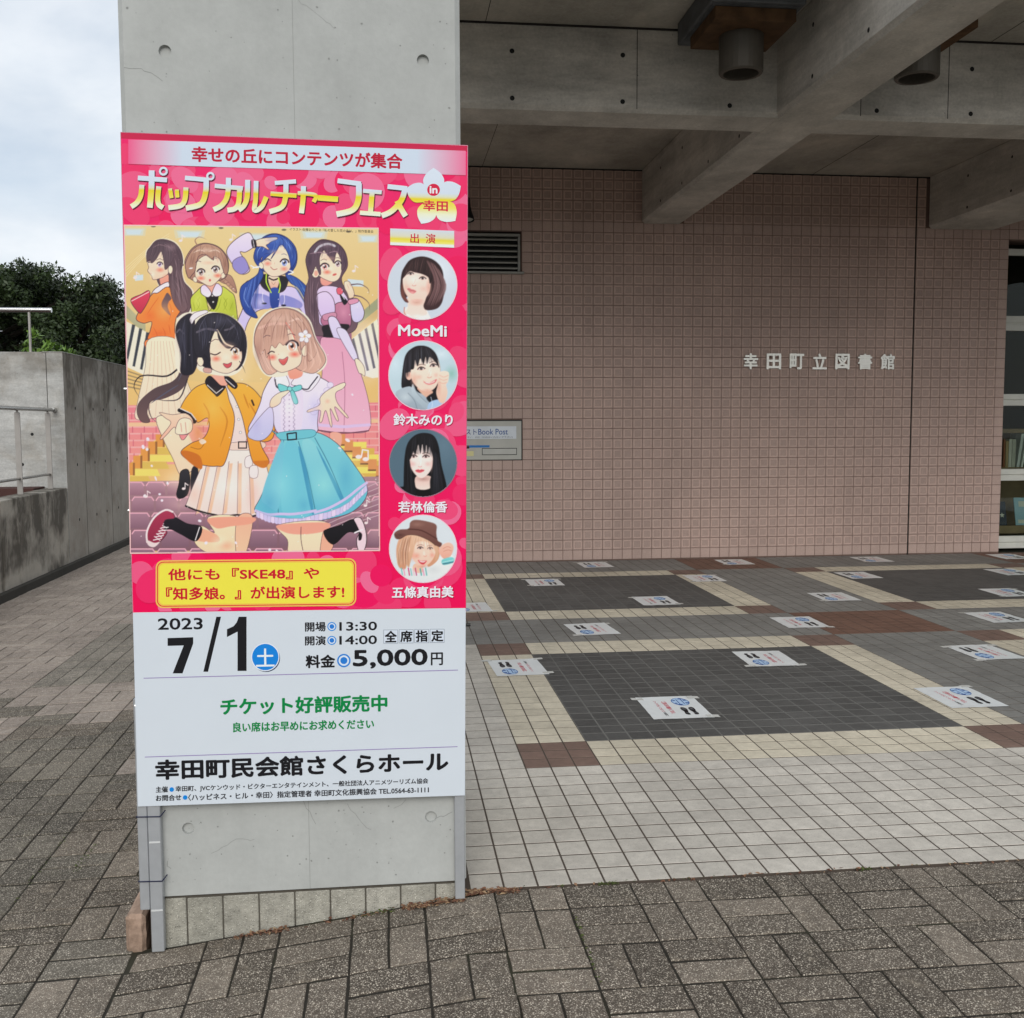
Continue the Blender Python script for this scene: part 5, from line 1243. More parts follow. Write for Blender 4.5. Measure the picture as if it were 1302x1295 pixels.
p.text('チケット好評販売中', 280, 492.8, 896.3, 22, (6, 128, 66), 0.034); p.text('良い席はお早めにお求めください', 296, 475.8, 922.6, 12.8, (6, 128, 66), 0.028)
p.text('幸田町民会館さくらホール', 197, 570.5, 973.5, 26, BK, 0.036)
p.text('主催', 198, 213.5, 1003.6, 7.8, BK, 0.026); p.el(218.3, 1003.6, 2.9, 2.9, (20, 130, 214)); p.text('幸田町、JVCケンウッド・ビクターエンタテインメント、一般社団法人アニメツーリズム協会', 223, 544.7, 998.4, 8.2, (28, 28, 34), 0.022)
p.text('お問合せ', 198, 230.5, 1014.2, 7.8, BK, 0.026); p.el(235.4, 1013.8, 2.9, 2.9, (20, 130, 214)); p.text('〈ハッピネス・ヒル・幸田〉指定管理者 幸田町文化振興協会 TEL.0564-63-1111', 239, 545.5, 1009, 8.4, (28, 28, 34), 0.022)
p.build('event_lettering', M['ink'], sign)

# ------------------------------------------------------------------ the illustration: a group of drawn schoolgirls in a concert hall (a plain stand-in drawing)
fr_ = Print(base=330); fr_.shape([(157.2, 285.5), (481.3, 290.0), (483.3, 700.7), (165.2, 703.8)], (240, 190, 190)); fr_.build('picture_border', M['ink'], sign)
p = Paint(156, 284, 484, 705, 1.45, (228, 200, 140))
ln = (70, 48, 60)
IQ = [(158.3, 286.8), (480.2, 291.2), (482.3, 699.5), (166.2, 702.5)]
p.shape(IQ, (228, 204, 148), (220, 186, 120), (0, 287, 0, 430))
# ceiling lights, beams
for x, y, w_ in ((170, 294, 16), (241, 297, 20), (324, 301, 20), (399, 298, 18), (468, 303, 14)):
    for k in range(3): p.shape([(x-w_*(1-k*.18), y-5+k*1.5), (x+w_*(1-k*.18), y-4.5+k*1.5), (x+w_*(.9-k*.2), y+6-k), (x-w_*(.9-k*.2), y+6-k)], ((218, 208, 172), (208, 214, 200), (204, 220, 226))[k])
for x, y in ((195, 287.7), (281, 290), (361, 292.5), (443, 295)): p.el(x, y, 3, 1.2, (110, 100, 84))
for k in range(4): p.st([(160, 352-k*4), (185+k*2, 325-k*4), (215, 306-k*3)], 0.6, (238, 218, 170))
p.shape([(158, 385), (185, 412), (185, 424), (158, 402)], (170, 166, 130)); p.shape([(482, 378), (440, 414), (440, 426), (482, 392)], (158, 160, 126)); p.shape([(482, 392), (440, 426), (440, 434), (482, 402)], (206, 176, 122))
p.shape([(170, 350), (182, 349), (182, 356), (172, 357)], (206, 220, 226)); p.shape([(442, 355), (462, 357), (462, 365), (442, 364)], (206, 220, 226))
# organ pipe stripes on both sides
p.shape([(160, 408), (192, 425), (186, 478), (160, 466)], (232, 226, 206)); p.shape([(441, 436), (482, 404), (482, 484), (452, 474)], (236, 228, 206))
for k in range(4): p.shape([(168+k*9, 412+k*5), (172+k*9, 413+k*5), (162+k*9.5, 462+k*4), (159+k*9.5, 461+k*4)], (58, 62, 72))
for k in range(5): p.shape([(447+k*8.2, 432-k*6.5), (450+k*8.2, 430-k*6.5), (461+k*8.2, 474-k*3), (458+k*8.2, 475-k*3)], (64, 66, 76))
# balcony, stalls
p.shape([(160, 466), (186, 478), (260, 486), (440, 486), (482, 480), (482, 700), (160, 700)], (226, 190, 120), (226, 176, 120))
for k in range(5): p.shape([(160, 470+k*5), (190, 480+k*4), (190, 481.6+k*4), (160, 471.6+k*5)], (150, 128, 96))
p.shape([(160, 515), (482, 512), (482, 590), (160, 590)], (226, 128, 140), (232, 150, 140))
for k in range(9):
    y = 516+k*8.6; p.shape([(160, y), (482, y-2), (482, y-.6), (160, y+1.6)], (240, 176, 172))
    for x in range(162+((k*5) % 9), 482, 15): p.shape([(x, y), (x+1, y), (x+1, y+8), (x, y+8)], (200, 96, 116))
p.shape([(160, 537), (482, 533), (482, 538), (160, 542)], (234, 190, 150))
for k in range(6):     # yellow steps left and right
    x, y = 206-k*9.5, 560+k*9
    p.shape([(x-10, y), (x+40-k*2, y), (x+44-k*2, y+9), (x-14, y+9)], (236, 214, 110) if k % 2 == 0 else (216, 182, 92)); p.shape([(x-8, y-8), (x+3, y-8), (x+3, y+8), (x-8, y+8)], (222, 150, 76)); p.shape([(x+1, y-8), (x+3.5, y-8), (x+3.5, y+8), (x+1, y+8)], (150, 100, 60))
    x = 432+k*10; y = 562+k*8
    p.shape([(x-22, y), (x+34, y), (x+34, y+8), (x-14, y+8)], (238, 216, 106) if k % 2 == 0 else (214, 176, 86)); p.shape([(x-4, y-10), (x+7, y-10), (x+7, y+4), (x-4, y+4)], (216, 146, 92)); p.shape([(x-4, y+3), (x+8, y+3), (x+8, y+5), (x-4, y+5)], (120, 84, 60))
p.shape([(160, 612), (482, 606), (482, 700), (160, 700)], (168, 130, 138), (128, 92, 104))
for k in range(5):
    y = 612+k*18+k*k*.8; h_ = 17+k*1.5; w_ = 27+k*3.5
    for q in range(-1, 14):
        x = 158+q*w_+(k % 2)*9
        p.sp([(x+1, y+h_), (x+1, y+4), (x+4, y+.5), (x+w_-5, y+.5), (x+w_-2, y+4), (x+w_-2, y+h_)], (184-k*9, 142-k*8, 156-k*7), (150-k*8, 108-k*5, 124-k*5), sm=False)
        p.st([(x+1, y+5), (x+4, y+.8), (x+w_-5, y+.8), (x+w_-2, y+5)], 1.5, (226, 168, 184), sm=False)
for k in range(7): p.st([(390, 690-k*5), (430, 672-k*6), (482, 655-k*7)], 0.8, (206, 176, 184))

for _ in range(34): p.soft(r_.uniform(165, 480), r_.uniform(350, 690), r_.uniform(14, 40), r_.uniform(12, 30), r_.choice([(255, 236, 190), (255, 214, 206), (240, 226, 244)]), r_.uniform(.12, .32))
p.soft(320, 420, 150, 130, (255, 236, 200), .35)
def eye(x, y, w_, h_, iris, rot=0):
    p.el(x, y, w_, h_, (246, 240, 240), rot=rot); p.el(x, y+h_*.1, w_*.72, h_*.88, iris, tuple(min(255, c+70) for c in iris), (x, y-h_, x, y+h_), rot=rot); p.el(x, y-h_*.05, w_*.36, h_*.45, (40, 26, 34))
    p.el(x-w_*.25, y-h_*.35, w_*.28, h_*.24, (255, 255, 255), n=10); p.el(x+w_*.3, y+h_*.45, w_*.16, h_*.14, (255, 250, 250), n=8)
    p.st([(x-w_*1.15, y-h_*.25), (x-w_*.6, y-h_*.85), (x+w_*.2, y-h_*1.02), (x+w_*1.0, y-h_*.6), (x+w_*1.2, y-h_*.1)], w_*.38, (42, 28, 38))
def strands(lst, col, w_=6): 
    for t in lst: p.st(t, w_, col, taper=2)
halo = (238, 226, 206)

# 1: girl in orange, seen from the side
p.fr(180, 280, 8.68)
p.sp('88,290 150,220 250,200 370,238 440,330 470,450 455,560 485,680 575,790 560,970 490,1080 390,1095 320,910 285,810 190,730 160,640 60,460 45,350', halo)
p.sp('100,290 160,225 250,212 360,250 430,335 455,450 440,560 470,680 555,790 540,960 480,1060 400,1075 330,900 290,800 200,720 170,640 210,600 120,480 62,430 60,350', (84, 66, 76), (110, 84, 88), line=ln)
p.sp('205,590 285,590 300,690 215,715', SKS, (236, 150, 130)); p.sp('115,800 170,740 290,680 296,745 180,812 120,840', (240, 226, 232), line=ln)
p.sp('-60,1085 0,960 80,860 130,805 180,800 296,735 400,860 432,985 380,1085 366,1215 380,1330 200,1345 70,1320 95,1215 110,1120 20,1135', (244, 150, 72), (236, 122, 60), line=ln)
p.sp('200,1345 80,1310 30,1350 60,1420 160,1440 300,1450 420,1430 440,1370 380,1310', (240, 140, 80), (228, 112, 60), line=ln)
strands(['190,850 130,930 60,1040', '300,900 330,1000 300,1120', '230,1180 260,1250 250,1340', '130,1180 170,1260 160,1340', '300,1150 320,1260'], (214, 100, 50), 7)
p.sp('-120,880 0,815 78,775 90,850 20,985 -30,1020', (222, 70, 96), (190, 50, 76), line=ln); p.st('-110,890 80,790', 8, (246, 226, 220))
p.sp('70,470 110,430 200,330 280,420 300,560 270,610 205,640 130,655 108,610 68,560 78,520', SK, (246, 206, 180), line=ln, lw=.5)
p.sp('58,460 58,360 110,288 200,228 300,255 345,400 320,480 262,545 245,450 215,345 160,430 110,472 90,430', (84, 68, 78), (98, 78, 86), line=ln, lw=.5)
p.el(318, 545, 26, 46, SK, line=ln, lw=.5); p.soft(205, 548, 60, 36, (240, 120, 100), .8); eye(200, 487, 26, 26, (120, 84, 130)); p.st('165,440 200,425 235,440', 4, ln); p.st('100,585 118,590', 3, (180, 90, 80)); p.st('74,465 104,462', 7, ln)
p.sp('300,640 345,610 430,700 478,850 510,960 450,1015 385,960 335,850', (92, 72, 80), (120, 92, 96), line=ln, lw=.5); p.sp('285,800 250,850 220,920 240,980 320,1050 290,960 300,900 330,860', (100, 80, 86), (130, 100, 104))
strands(['130,300 200,270 300,300', '360,420 390,520 380,640', '400,560 440,700 500,840', '340,700 400,820 440,960', '360,660 430,780 470,900', '250,260 330,320 350,420'], (134, 108, 116), 9)
for k in range(6): p.el(350+k*20, 350+k*28, 16, 11, (108, 86, 92), rot=40, line=(60, 44, 52), lw=.35)

hairs(p, [(110, 290), (200, 225), (300, 240), (410, 310)], [(80, 420), (150, 410), (330, 480), (460, 640)], 70, [(140, 112, 122), (52, 38, 48), (104, 82, 92)], 5, 31, .4, .3); hairs(p, [(330, 560), (450, 560)], [(330, 860), (520, 1000)], 50, [(150, 122, 128), (64, 48, 56)], 5, 32, .4)
p.soft(330, 300, 90, 60, (160, 132, 140), .5); p.soft(120, 600, 40, 50, (255, 240, 220), .6); p.soft(260, 620, 40, 40, (236, 160, 130), .5); p.soft(250, 1000, 120, 140, (255, 186, 110), .45); p.soft(90, 1050, 90, 90, (214, 96, 50), .4); p.soft(200, 1250, 130, 60, (214, 96, 50), .4)
# cream pleated trousers of the first girl, her leg and loafer
p.fr(150, 420, 4.318)
p.sp('168,50 320,50 356,200 400,330 480,470 380,490 230,478 100,486 110,380 150,200', (240, 226, 198), (236, 214, 190), line=ln, lw=.4)
for k in range(9): p.st([(185+k*16, 60), (170+k*24, 250), (130+k*38, 470)], 2.2, (206, 176, 150))
p.sp('210,480 300,480 350,600 400,560 440,640 410,760 380,780 340,790 300,700 250,600', (246, 222, 192), (244, 206, 176), line=ln, lw=.5); p.sp('300,470 380,480 500,620 460,700 380,560', (240, 178, 160), (236, 160, 150))
p.sp('345,775 385,765 395,830 380,900 340,922 322,900 335,840', (52, 50, 56), (30, 30, 34), line=(20, 18, 22)); p.sp('405,760 440,760 440,900 400,880', (40, 38, 46))

# 2: brown haired girl in a green cardigan
p.fr(180, 280, 8.68)
p.sp('540,870 600,790 690,740 750,1000 860,740 980,790 1030,860 1060,1100 1060,1250 560,1250 550,1000', (200, 208, 84), (180, 190, 60), line=ln)
p.sp('700,830 790,790 850,840 795,990', (30, 26, 30)); p.el(782, 833, 9, 9, (230, 226, 220), n=10); p.el(790, 902, 9, 9, (230, 226, 220), n=10)
strands(['640,850 610,920 650,990', '610,860 640,930 600,1000', '900,850 940,920 900,1000', '950,860 910,930 950,1010', '700,860 740,960 795,1020', '880,850 850,960 800,1020', '570,900 590,1000', '1010,900 970,1000'], (150, 160, 44), 6)
p.sp('700,690 810,690 815,780 765,800 700,760', SKS); p.sp('655,740 700,715 770,800 740,850 690,835 655,800', (226, 208, 232), (240, 232, 244), line=ln, lw=.6); p.sp('880,730 825,700 780,800 810,840 870,830 890,780', (226, 208, 232), (240, 232, 244), line=ln, lw=.6)
p.sp('930,600 990,620 1030,700 1050,800 1010,780 960,720 890,690 860,660', (178, 136, 118), (160, 118, 104), line=ln, lw=.5)
for k in range(5): p.el(905+k*28, 655+k*28, 30, 19, (186, 144, 124), rot=42, line=(96, 64, 60), lw=.4)
p.sp('480,440 540,330 620,270 720,255 840,290 930,380 960,480 950,580 900,650 700,700 560,660 500,600 485,520', (180, 138, 118), (166, 122, 104), line=ln)
p.sp('590,560 600,470 700,390 860,400 900,500 900,590 860,650 790,715 740,725 670,690 600,640', SK, (248, 214, 188), line=ln, lw=.5); p.el(590, 655, 22, 32, SK, rot=-25, line=ln, lw=.4); p.el(900, 610, 24, 34, SK, rot=25, line=ln, lw=.4)
p.sp('485,470 550,340 640,275 740,262 860,310 940,420 955,560 920,600 890,520 860,430 800,400 790,440 700,380 630,400 605,480 590,560 560,600 520,640 490,560', (190, 148, 126), (170, 126, 108), line=ln, lw=.6)
strands(['620,300 560,380 530,500', '700,280 650,340 620,420', '780,290 820,350 840,420', '860,330 900,420 920,520', '650,330 700,370 790,420'], (140, 100, 88), 5); strands(['570,360 640,330 700,345', '740,345 820,330 870,360'], (232, 206, 186), 12)
p.st('610,270 590,220 640,185 720,215', 13, (160, 118, 104), taper=True); p.el(545, 530, 22, 8, (250, 244, 240), rot=-8)
eye(655, 575, 36, 38, (112, 80, 72), -6); eye(815, 545, 36, 38, (112, 80, 72), -6); p.st('595,465 625,450 655,458', 5, ln); p.st('775,425 800,415 825,422', 5, ln)
p.soft(655, 640, 60, 34, (244, 110, 90), .85); p.soft(840, 612, 60, 34, (244, 110, 90), .85); p.el(754, 663, 11, 14, (200, 90, 90)); p.el(742, 605, 3, 5, (200, 150, 130))

hairs(p, [(540, 350), (640, 275), (760, 262), (930, 400)], [(510, 560), (620, 400), (790, 410), (930, 580)], 80, [(214, 178, 158), (126, 88, 76), (166, 124, 108)], 4.5, 33, .4, .3)
p.soft(720, 330, 120, 40, (226, 196, 176), .6); p.soft(560, 450, 50, 90, (140, 100, 88), .5); p.soft(920, 480, 40, 90, (140, 100, 88), .45); p.soft(740, 470, 110, 30, (226, 176, 150), .5); p.soft(740, 600, 60, 50, (255, 242, 226), .4); p.soft(620, 900, 60, 110, (226, 232, 120), .5); p.soft(1000, 950, 60, 130, (160, 172, 50), .5)
# 3: blue haired girl in a lilac hooded jacket, hand at her brow
p.fr(320, 280, 8.1375)
p.sp('-190,220 -40,130 20,200 40,260 -60,330 -120,330 -60,430 -20,520 -100,560 -190,470 -260,330', (232, 220, 240), (206, 192, 232), line=ln)   # raised sleeve
p.sp('-190,420 -90,380 -30,500 -110,560 -190,500', (150, 140, 204), line=ln, lw=.5)
p.sp('-60,640 90,660 200,700 420,690 520,800 600,980 560,1010 470,900 300,900 60,940 -60,1110 -130,1500 -190,1490 -160,1100 -90,900', (214, 200, 236), (196, 186, 230), line=ln)
p.sp('-40,780 80,760 190,800 200,890 150,920 -20,900', (140, 140, 206)); p.sp('300,780 420,800 520,860 500,910 380,900 300,880', (140, 140, 206))
p.sp('90,580 180,560 360,590 370,660 320,740 200,750 100,680', (30, 28, 34), (44, 42, 50), line=ln); p.sp('175,580 280,590 270,690 230,720 190,690', SK, SKS); p.st('180,600 225,620 270,605', 14, (30, 24, 34)); p.st('205,640 225,668 245,640', 3, (120, 90, 70))
p.sp('190,720 280,715 275,900 200,900', (52, 80, 160), (40, 62, 140)); p.st('152,560 150,640 175,700 200,750', 11, (196, 226, 70)); p.st('275,600 295,670 280,750', 11, (196, 226, 70))
p.st('115,750 110,820 130,855', 5, (240, 232, 246)); p.st('335,770 340,830 330,870', 5, (240, 232, 246)); p.el(130, 862, 26, 9, (28, 26, 36)); p.el(330, 882, 26, 9, (28, 26, 36))
p.sp('90,480 60,560 -20,620 -110,690 -120,820 -60,960 60,1010 -10,870 20,760 90,640 120,560', (54, 84, 166), (40, 66, 146), line=(26, 34, 80)); p.sp('350,560 450,590 540,660 600,740 612,850 560,900 540,800 480,700 400,650', (54, 84, 166), (44, 84, 160), line=(26, 34, 80))
p.st('-60,700 -80,800 -30,900', 8, (120, 146, 210)); p.st('520,700 570,780 580,860', 8, (110, 150, 206))
p.sp('20,380 60,250 130,170 240,140 360,180 450,280 470,400 440,500 360,560 150,540 60,470', (56, 86, 168), (42, 66, 144), line=(26, 34, 80))
p.sp('100,380 150,290 260,230 360,270 400,400 400,490 350,550 250,585 180,570 120,500', SK, (248, 214, 190), line=ln, lw=.5); p.el(98, 470, 22, 34, SK, rot=-20, line=ln, lw=.4)
p.sp('60,330 130,190 240,145 350,190 440,300 462,400 430,480 410,500 385,380 350,300 300,255 250,330 200,400 230,330 150,390 105,430 110,380 70,420', (62, 94, 176), (44, 70, 150), line=(26, 34, 80), lw=.6)
strands(['110,250 60,330 60,420', '160,220 110,330', '330,200 400,290 420,400'], (120, 150, 216), 9); strands(['290,170 360,240', '230,180 250,260'], (30, 46, 112), 6)
p.st('135,410 165,400 195,418', 7, (40, 30, 60)); p.st('130,425 165,408 200,425', 3, (40, 30, 60)); eye(338, 440, 36, 36, (70, 90, 150), 6); p.st('130,355 160,345 190,352', 4, (50, 60, 110)); p.st('310,355 335,350 360,362', 4, (50, 60, 110))
p.soft(165, 450, 52, 34, (244, 120, 104), .8); p.soft(335, 505, 52, 34, (244, 120, 104), .8); p.st('195,485 225,512 262,505', 5, (150, 60, 60)); p.st('235,440 238,455', 3, (200, 140, 120))
p.st('-10,470 30,490 80,485', 11, (240, 236, 246)); p.st('385,520 430,540 380,560', 11, (240, 236, 246)); p.st('10,500 60,480 100,495', 8, (240, 236, 246))
p.sp('40,215 110,190 200,180 258,180 262,200 200,225 175,245 150,262 178,300 165,305 110,275 50,270', SK, (246, 206, 180), line=ln, lw=.6); strands(['150,195 215,190', '140,212 220,208'], (200, 140, 120), 3); p.sp('-5,210 38,205 50,275 10,285', (36, 30, 40)); p.st('14,208 26,282', 5, (246, 240, 244))

hairs(p, [(230, 240), (280, 200), (360, 190), (450, 300)], [(170, 390), (280, 270), (380, 330), (440, 480)], 70, [(110, 144, 220), (24, 40, 104), (70, 104, 186)], 4.5, 34, .4, .3); hairs(p, [(90, 520), (-20, 640)], [(50, 1000), (-100, 860)], 40, [(110, 144, 220), (24, 40, 104)], 5, 35, .4); hairs(p, [(380, 580), (500, 620)], [(560, 900), (610, 800)], 30, [(110, 150, 216), (24, 44, 104)], 5, 36, .4)
p.soft(240, 210, 120, 50, (96, 130, 206), .5); p.soft(420, 330, 40, 90, (30, 50, 120), .5); p.soft(60, 400, 40, 80, (30, 50, 120), .5); p.soft(250, 330, 110, 34, (226, 180, 160), .45); p.soft(90, 850, 60, 80, (236, 228, 248), .5); p.soft(480, 880, 60, 80, (160, 150, 206), .5)
# 4: dark haired girl in a pink pinafore
p.sp('660,760 800,720 900,700 1030,760 1050,850 1030,1060 1010,1500 700,1500 560,1480 600,1100', (176, 112, 140), (150, 96, 124))
p.sp('560,700 590,600 560,420 600,300 700,210 800,210 900,250 970,340 990,480 930,600 960,700 1040,800 1100,980 1040,1160 700,1200 640,1150 600,1120 545,880', (86, 66, 80), (112, 86, 96), line=ln)
p.sp('670,760 720,690 800,680 900,700 960,760 1000,850 1010,1100 900,1120 720,1090 690,980', (226, 204, 234), (206, 186, 224), line=ln)
p.sp('860,880 920,850 1020,850 1030,1000 1010,1110 880,1110 740,1090 720,1010 800,1000', (200, 128, 156), (176, 106, 138), line=ln); p.sp('745,1090 1000,1080 980,1160 1010,1250 760,1290 740,1180', (34, 28, 36))
p.sp('665,790 760,740 830,790 860,880 850,970 740,1000 700,960', (226, 206, 236), (212, 190, 230), line=ln); p.sp('735,985 860,955 870,1010 760,1040', (206, 142, 168), line=ln, lw=.5)
p.sp('790,1030 870,1010 960,1180 1060,1380 1120,1480 1060,1530 960,1400 860,1250', (222, 210, 240), (200, 196, 232), line=ln)
p.sp('1030,820 1100,820 1160,930 1150,1020 1090,1060 1040,1030 1020,900', (222, 214, 242), (206, 200, 234), line=ln); p.sp('1000,830 1090,815 1100,850 1015,875', (220, 150, 176), line=ln, lw=.5)
p.sp('960,640 1010,640 1050,720 1060,790 1010,810 990,760 960,700', SK, (246, 206, 180), line=ln, lw=.5); strands(['985,660 1010,720', '1000,640 1030,700'], (180, 110, 100), 3)
p.sp('880,710 920,700 945,740 920,775 885,760', (226, 96, 116), line=ln, lw=.5); p.sp('910,770 930,780 990,840 960,880 930,840', (28, 24, 34)); p.st('930,770 960,820', 6, (240, 236, 244))
p.sp('720,590 830,610 830,650 770,680 720,660', SKS, (236, 150, 140)); p.sp('620,500 680,410 750,310 870,320 940,440 930,530 900,610 840,640 770,620 700,580', SK, (248, 216, 190), line=ln, lw=.5); p.el(660, 548, 40, 50, SK, line=ln, lw=.6); p.el(665, 552, 20, 30, SKS)
p.sp('560,440 590,320 690,225 800,215 900,260 965,350 970,470 930,520 925,420 880,330 850,440 830,420 760,330 740,310 700,400 715,540 700,560 660,480 620,560', (82, 64, 78), (100, 78, 90), line=ln, lw=.6)
p.st('655,335 700,275 790,248 860,270', 22, (216, 216, 224)); strands(['600,350 700,335 790,350', '800,340 860,325 900,340'], (160, 130, 142), 10); strands(['640,620 620,760 640,900', '600,700 590,850 620,1000', '690,640 660,760 640,860', '620,980 660,1080'], (140, 110, 122), 9)
p.st('1030,670 1120,665 1200,710 1215,770', 13, (104, 80, 92), taper=True); p.st('1060,780 1140,800 1210,860 1220,930', 13, (104, 80, 92), taper=True)
eye(755, 485, 36, 36, (176, 110, 100), -10); eye(890, 455, 28, 32, (120, 84, 90), -8); p.soft(780, 540, 56, 32, (244, 110, 90), .85); p.el(857, 565, 22, 11, (206, 96, 90), rot=-20); p.st('715,420 745,405 775,415', 4, ln); p.st('865,395 890,390 910,400', 4, ln)
hairs(p, [(590, 320), (690, 225), (800, 215), (900, 255), (965, 350)], [(570, 560), (690, 400), (800, 380), (880, 350), (965, 500)], 70, [(134, 108, 124), (46, 32, 46), (96, 74, 90)], 4.5, 37, .4, .3); hairs(p, [(580, 600), (680, 620)], [(570, 1080), (700, 1150)], 60, [(146, 118, 130), (56, 42, 54)], 5, 38, .4)
p.soft(760, 260, 120, 40, (150, 124, 138), .5); p.soft(600, 430, 40, 120, (60, 44, 60), .45); p.soft(960, 420, 34, 100, (60, 44, 60), .45); p.soft(800, 400, 100, 34, (226, 180, 156), .5); p.soft(820, 500, 40, 40, (255, 242, 226), .4); p.soft(950, 960, 70, 100, (226, 160, 184), .5); p.soft(640, 900, 60, 140, (70, 54, 70), .4)
# her skirt and hands
p.fr(340, 420, 4.3185)
p.sp('290,60 330,40 420,60 470,150 520,260 560,420 555,550 420,560 280,545 270,400 300,240', (226, 160, 186), (232, 180, 200), line=ln, lw=.5); p.st('410,120 425,300 420,560', 2.5, (160, 90, 120)); p.st('275,520 340,525 420,530 480,525 560,520', 16, (216, 190, 226)); p.st('275,548 420,565 555,552', 6, (110, 60, 80))
p.sp('380,0 430,0 470,80 495,150 480,165 455,140', (220, 212, 240), line=ln, lw=.5); p.sp('480,165 500,160 530,200 535,250 515,240 500,230', SK, line=ln, lw=.5)
p.sp('345,565 405,570 400,640 360,640', SKS)

# 5: ponytailed girl in the amber cardigan, front left
p.fr(150, 420, 4.318)
p.st('340,200 270,250 160,245 110,260 88,310 120,370', 10, (40, 34, 44), taper=True)
p.sp('335,100 350,0 410,-50 470,20 450,140 400,230 350,320 260,370 180,390 160,450 175,500 130,500 105,450 120,390 200,320 300,280 340,220', (44, 42, 52), (110, 84, 84), line=ln, lw=.6)
p.st('300,330 220,360 170,400 180,470 215,505', 12, (90, 70, 74), taper=True); p.st('380,270 340,370 270,385 200,375', 8, (60, 50, 58), taper=True); strands(['370,60 380,160 330,280', '400,40 410,140 370,240', '330,300 250,350 180,400'], (86, 86, 104), 7)
p.sp('500,260 600,240 600,330 540,370', SKS, (236, 160, 140))
p.sp('590,310 640,320 720,350 700,620 610,620 590,480', (238, 222, 214), (232, 210, 204), line=ln, lw=.4)
for y in (350, 418, 488, 560): p.el(645+(y-350)*.13, y, 7, 7, (240, 236, 232), line=ln, lw=.3)
# skirt
p.sp('470,720 610,640 790,650 830,800 790,1010 720,1025 570,1025 480,1010 370,965 410,860', (242, 226, 218), (238, 214, 206), line=ln, lw=.5, sm=False)
for k, (x0, x1) in enumerate(((480, 425), (540, 490), (600, 575), (650, 655), (710, 730))): p.st([(x0+10, 720), (x1, 1015)], 3, (140, 100, 100), sm=False); p.shape([(x0+12, 730), (x0+30, 730), (x1+22, 1000), (x1+4, 1010)], (232, 190, 160))
p.st([(372, 963), (425, 985), (485, 1002), (570, 1020), (655, 1012), (730, 1022), (792, 1008)], 9, (32, 28, 34), sm=False)
p.sp('605,620 790,610 790,650 608,655', (236, 206, 192), line=ln, lw=.4); p.st('662,612 706,612 706,646 662,646 662,612', 6, (40, 30, 36), sm=False)
p.sp('700,700 735,690 735,745 700,750', (240, 224, 222), line=ln, lw=.4); p.sp('725,750 765,745 765,805 725,805', (240, 224, 222), line=ln, lw=.4)
# legs
p.sp('495,1025 660,1030 655,1215 570,1230 480,1215 420,1160 430,1080 470,1075 530,1110', (248, 222, 186), (244, 206, 170), line=ln, lw=.5); p.sp('655,1030 740,1025 700,1230 650,1230', (244, 178, 150), (240, 196, 160), line=ln, lw=.5); p.soft(590, 1180, 60, 36, (240, 150, 120), .6, (246, 216, 180))
p.sp('500,1030 740,1026 730,1060 620,1075 540,1085', (240, 160, 136)); p.sp('425,1150 440,1085 540,1120 550,1160', (242, 170, 140))
p.sp('260,1040 310,1025 380,1060 460,1080 430,1155 350,1120 290,1090 250,1090', (34, 30, 38), (22, 20, 26), line=(16, 14, 20)); p.st('448,1080 425,1150', 5, (230, 224, 226))
p.sp('165,1170 160,1100 200,1030 260,985 300,1000 310,1030 260,1040 250,1080 270,1110 230,1160 190,1185', (168, 56, 84), (140, 40, 66), line=ln); p.st('160,1160 160,1100 200,1025 260,985 300,995', 10, (232, 216, 218)); p.sp('158,1150 200,1165 230,1160 200,1188 168,1180', (228, 208, 208))
for k in range(5): p.st([(195+k*11, 1150-k*17), (240+k*9, 1140-k*15)], 5, (236, 224, 226), sm=False); p.st([(200+k*11, 1130-k*15), (232+k*9, 1152-k*17)], 4, (236, 224, 226), sm=False)
# cardigan
p.sp('500,290 430,310 380,360 345,420 350,440 420,480 440,505 490,480 500,530 470,590 400,620 345,670 400,720 470,740 540,745 590,720 640,500 610,380 590,310 560,330', (240, 176, 66), (226, 146, 46), line=ln)
p.sp('345,670 380,660 450,690 460,760 400,730', (200, 110, 40)); p.sp('600,300 680,290 740,320 800,390 860,480 850,590 790,610 770,560 790,640 830,720 790,745 740,720 710,600 680,470 640,370', (240, 176, 66), (226, 146, 46), line=ln); p.sp('740,720 800,715 830,715 815,750 780,752', (206, 120, 44))
strands(['470,400 500,460 490,520', '560,420 600,500 560,640', '720,400 760,470 770,560', '690,350 720,430'], (206, 132, 44), 9); p.st('400,640 450,650 480,610', 3, (150, 96, 40)); p.sp('445,605 465,595 485,612 460,625', (238, 226, 214))
p.st('338,438 395,462 420,500', 22, (34, 28, 36), sm=False); p.st('342,428 402,456 428,490', 5, (236, 230, 230), sm=False)
p.sp('480,290 505,250 560,300 590,310 550,360 530,350', (36, 30, 38), line=(20, 16, 22)); p.sp('585,250 620,262 655,300 640,320 600,290', (36, 30, 38), line=(20, 16, 22)); p.st('490,300 540,345 575,318', 4, (232, 228, 230), sm=False); p.st('592,268 640,310', 4, (232, 228, 230), sm=False)
p.st('735,385 745,410', 10, (60, 40, 30), sm=False)
# outstretched hand
p.sp('228,450 300,462 370,455 410,490 405,540 380,570 330,565 310,530 270,570 240,598 235,585 290,510 260,480', (248, 208, 180), (244, 178, 156), line=ln, lw=.5); p.sp('330,500 360,480 400,490 410,530 395,560 350,572 315,560', SK, line=ln, lw=.5); p.st('345,510 350,555', 2.5, (190, 110, 100)); p.st('370,505 375,560', 2.5, (190, 110, 100))
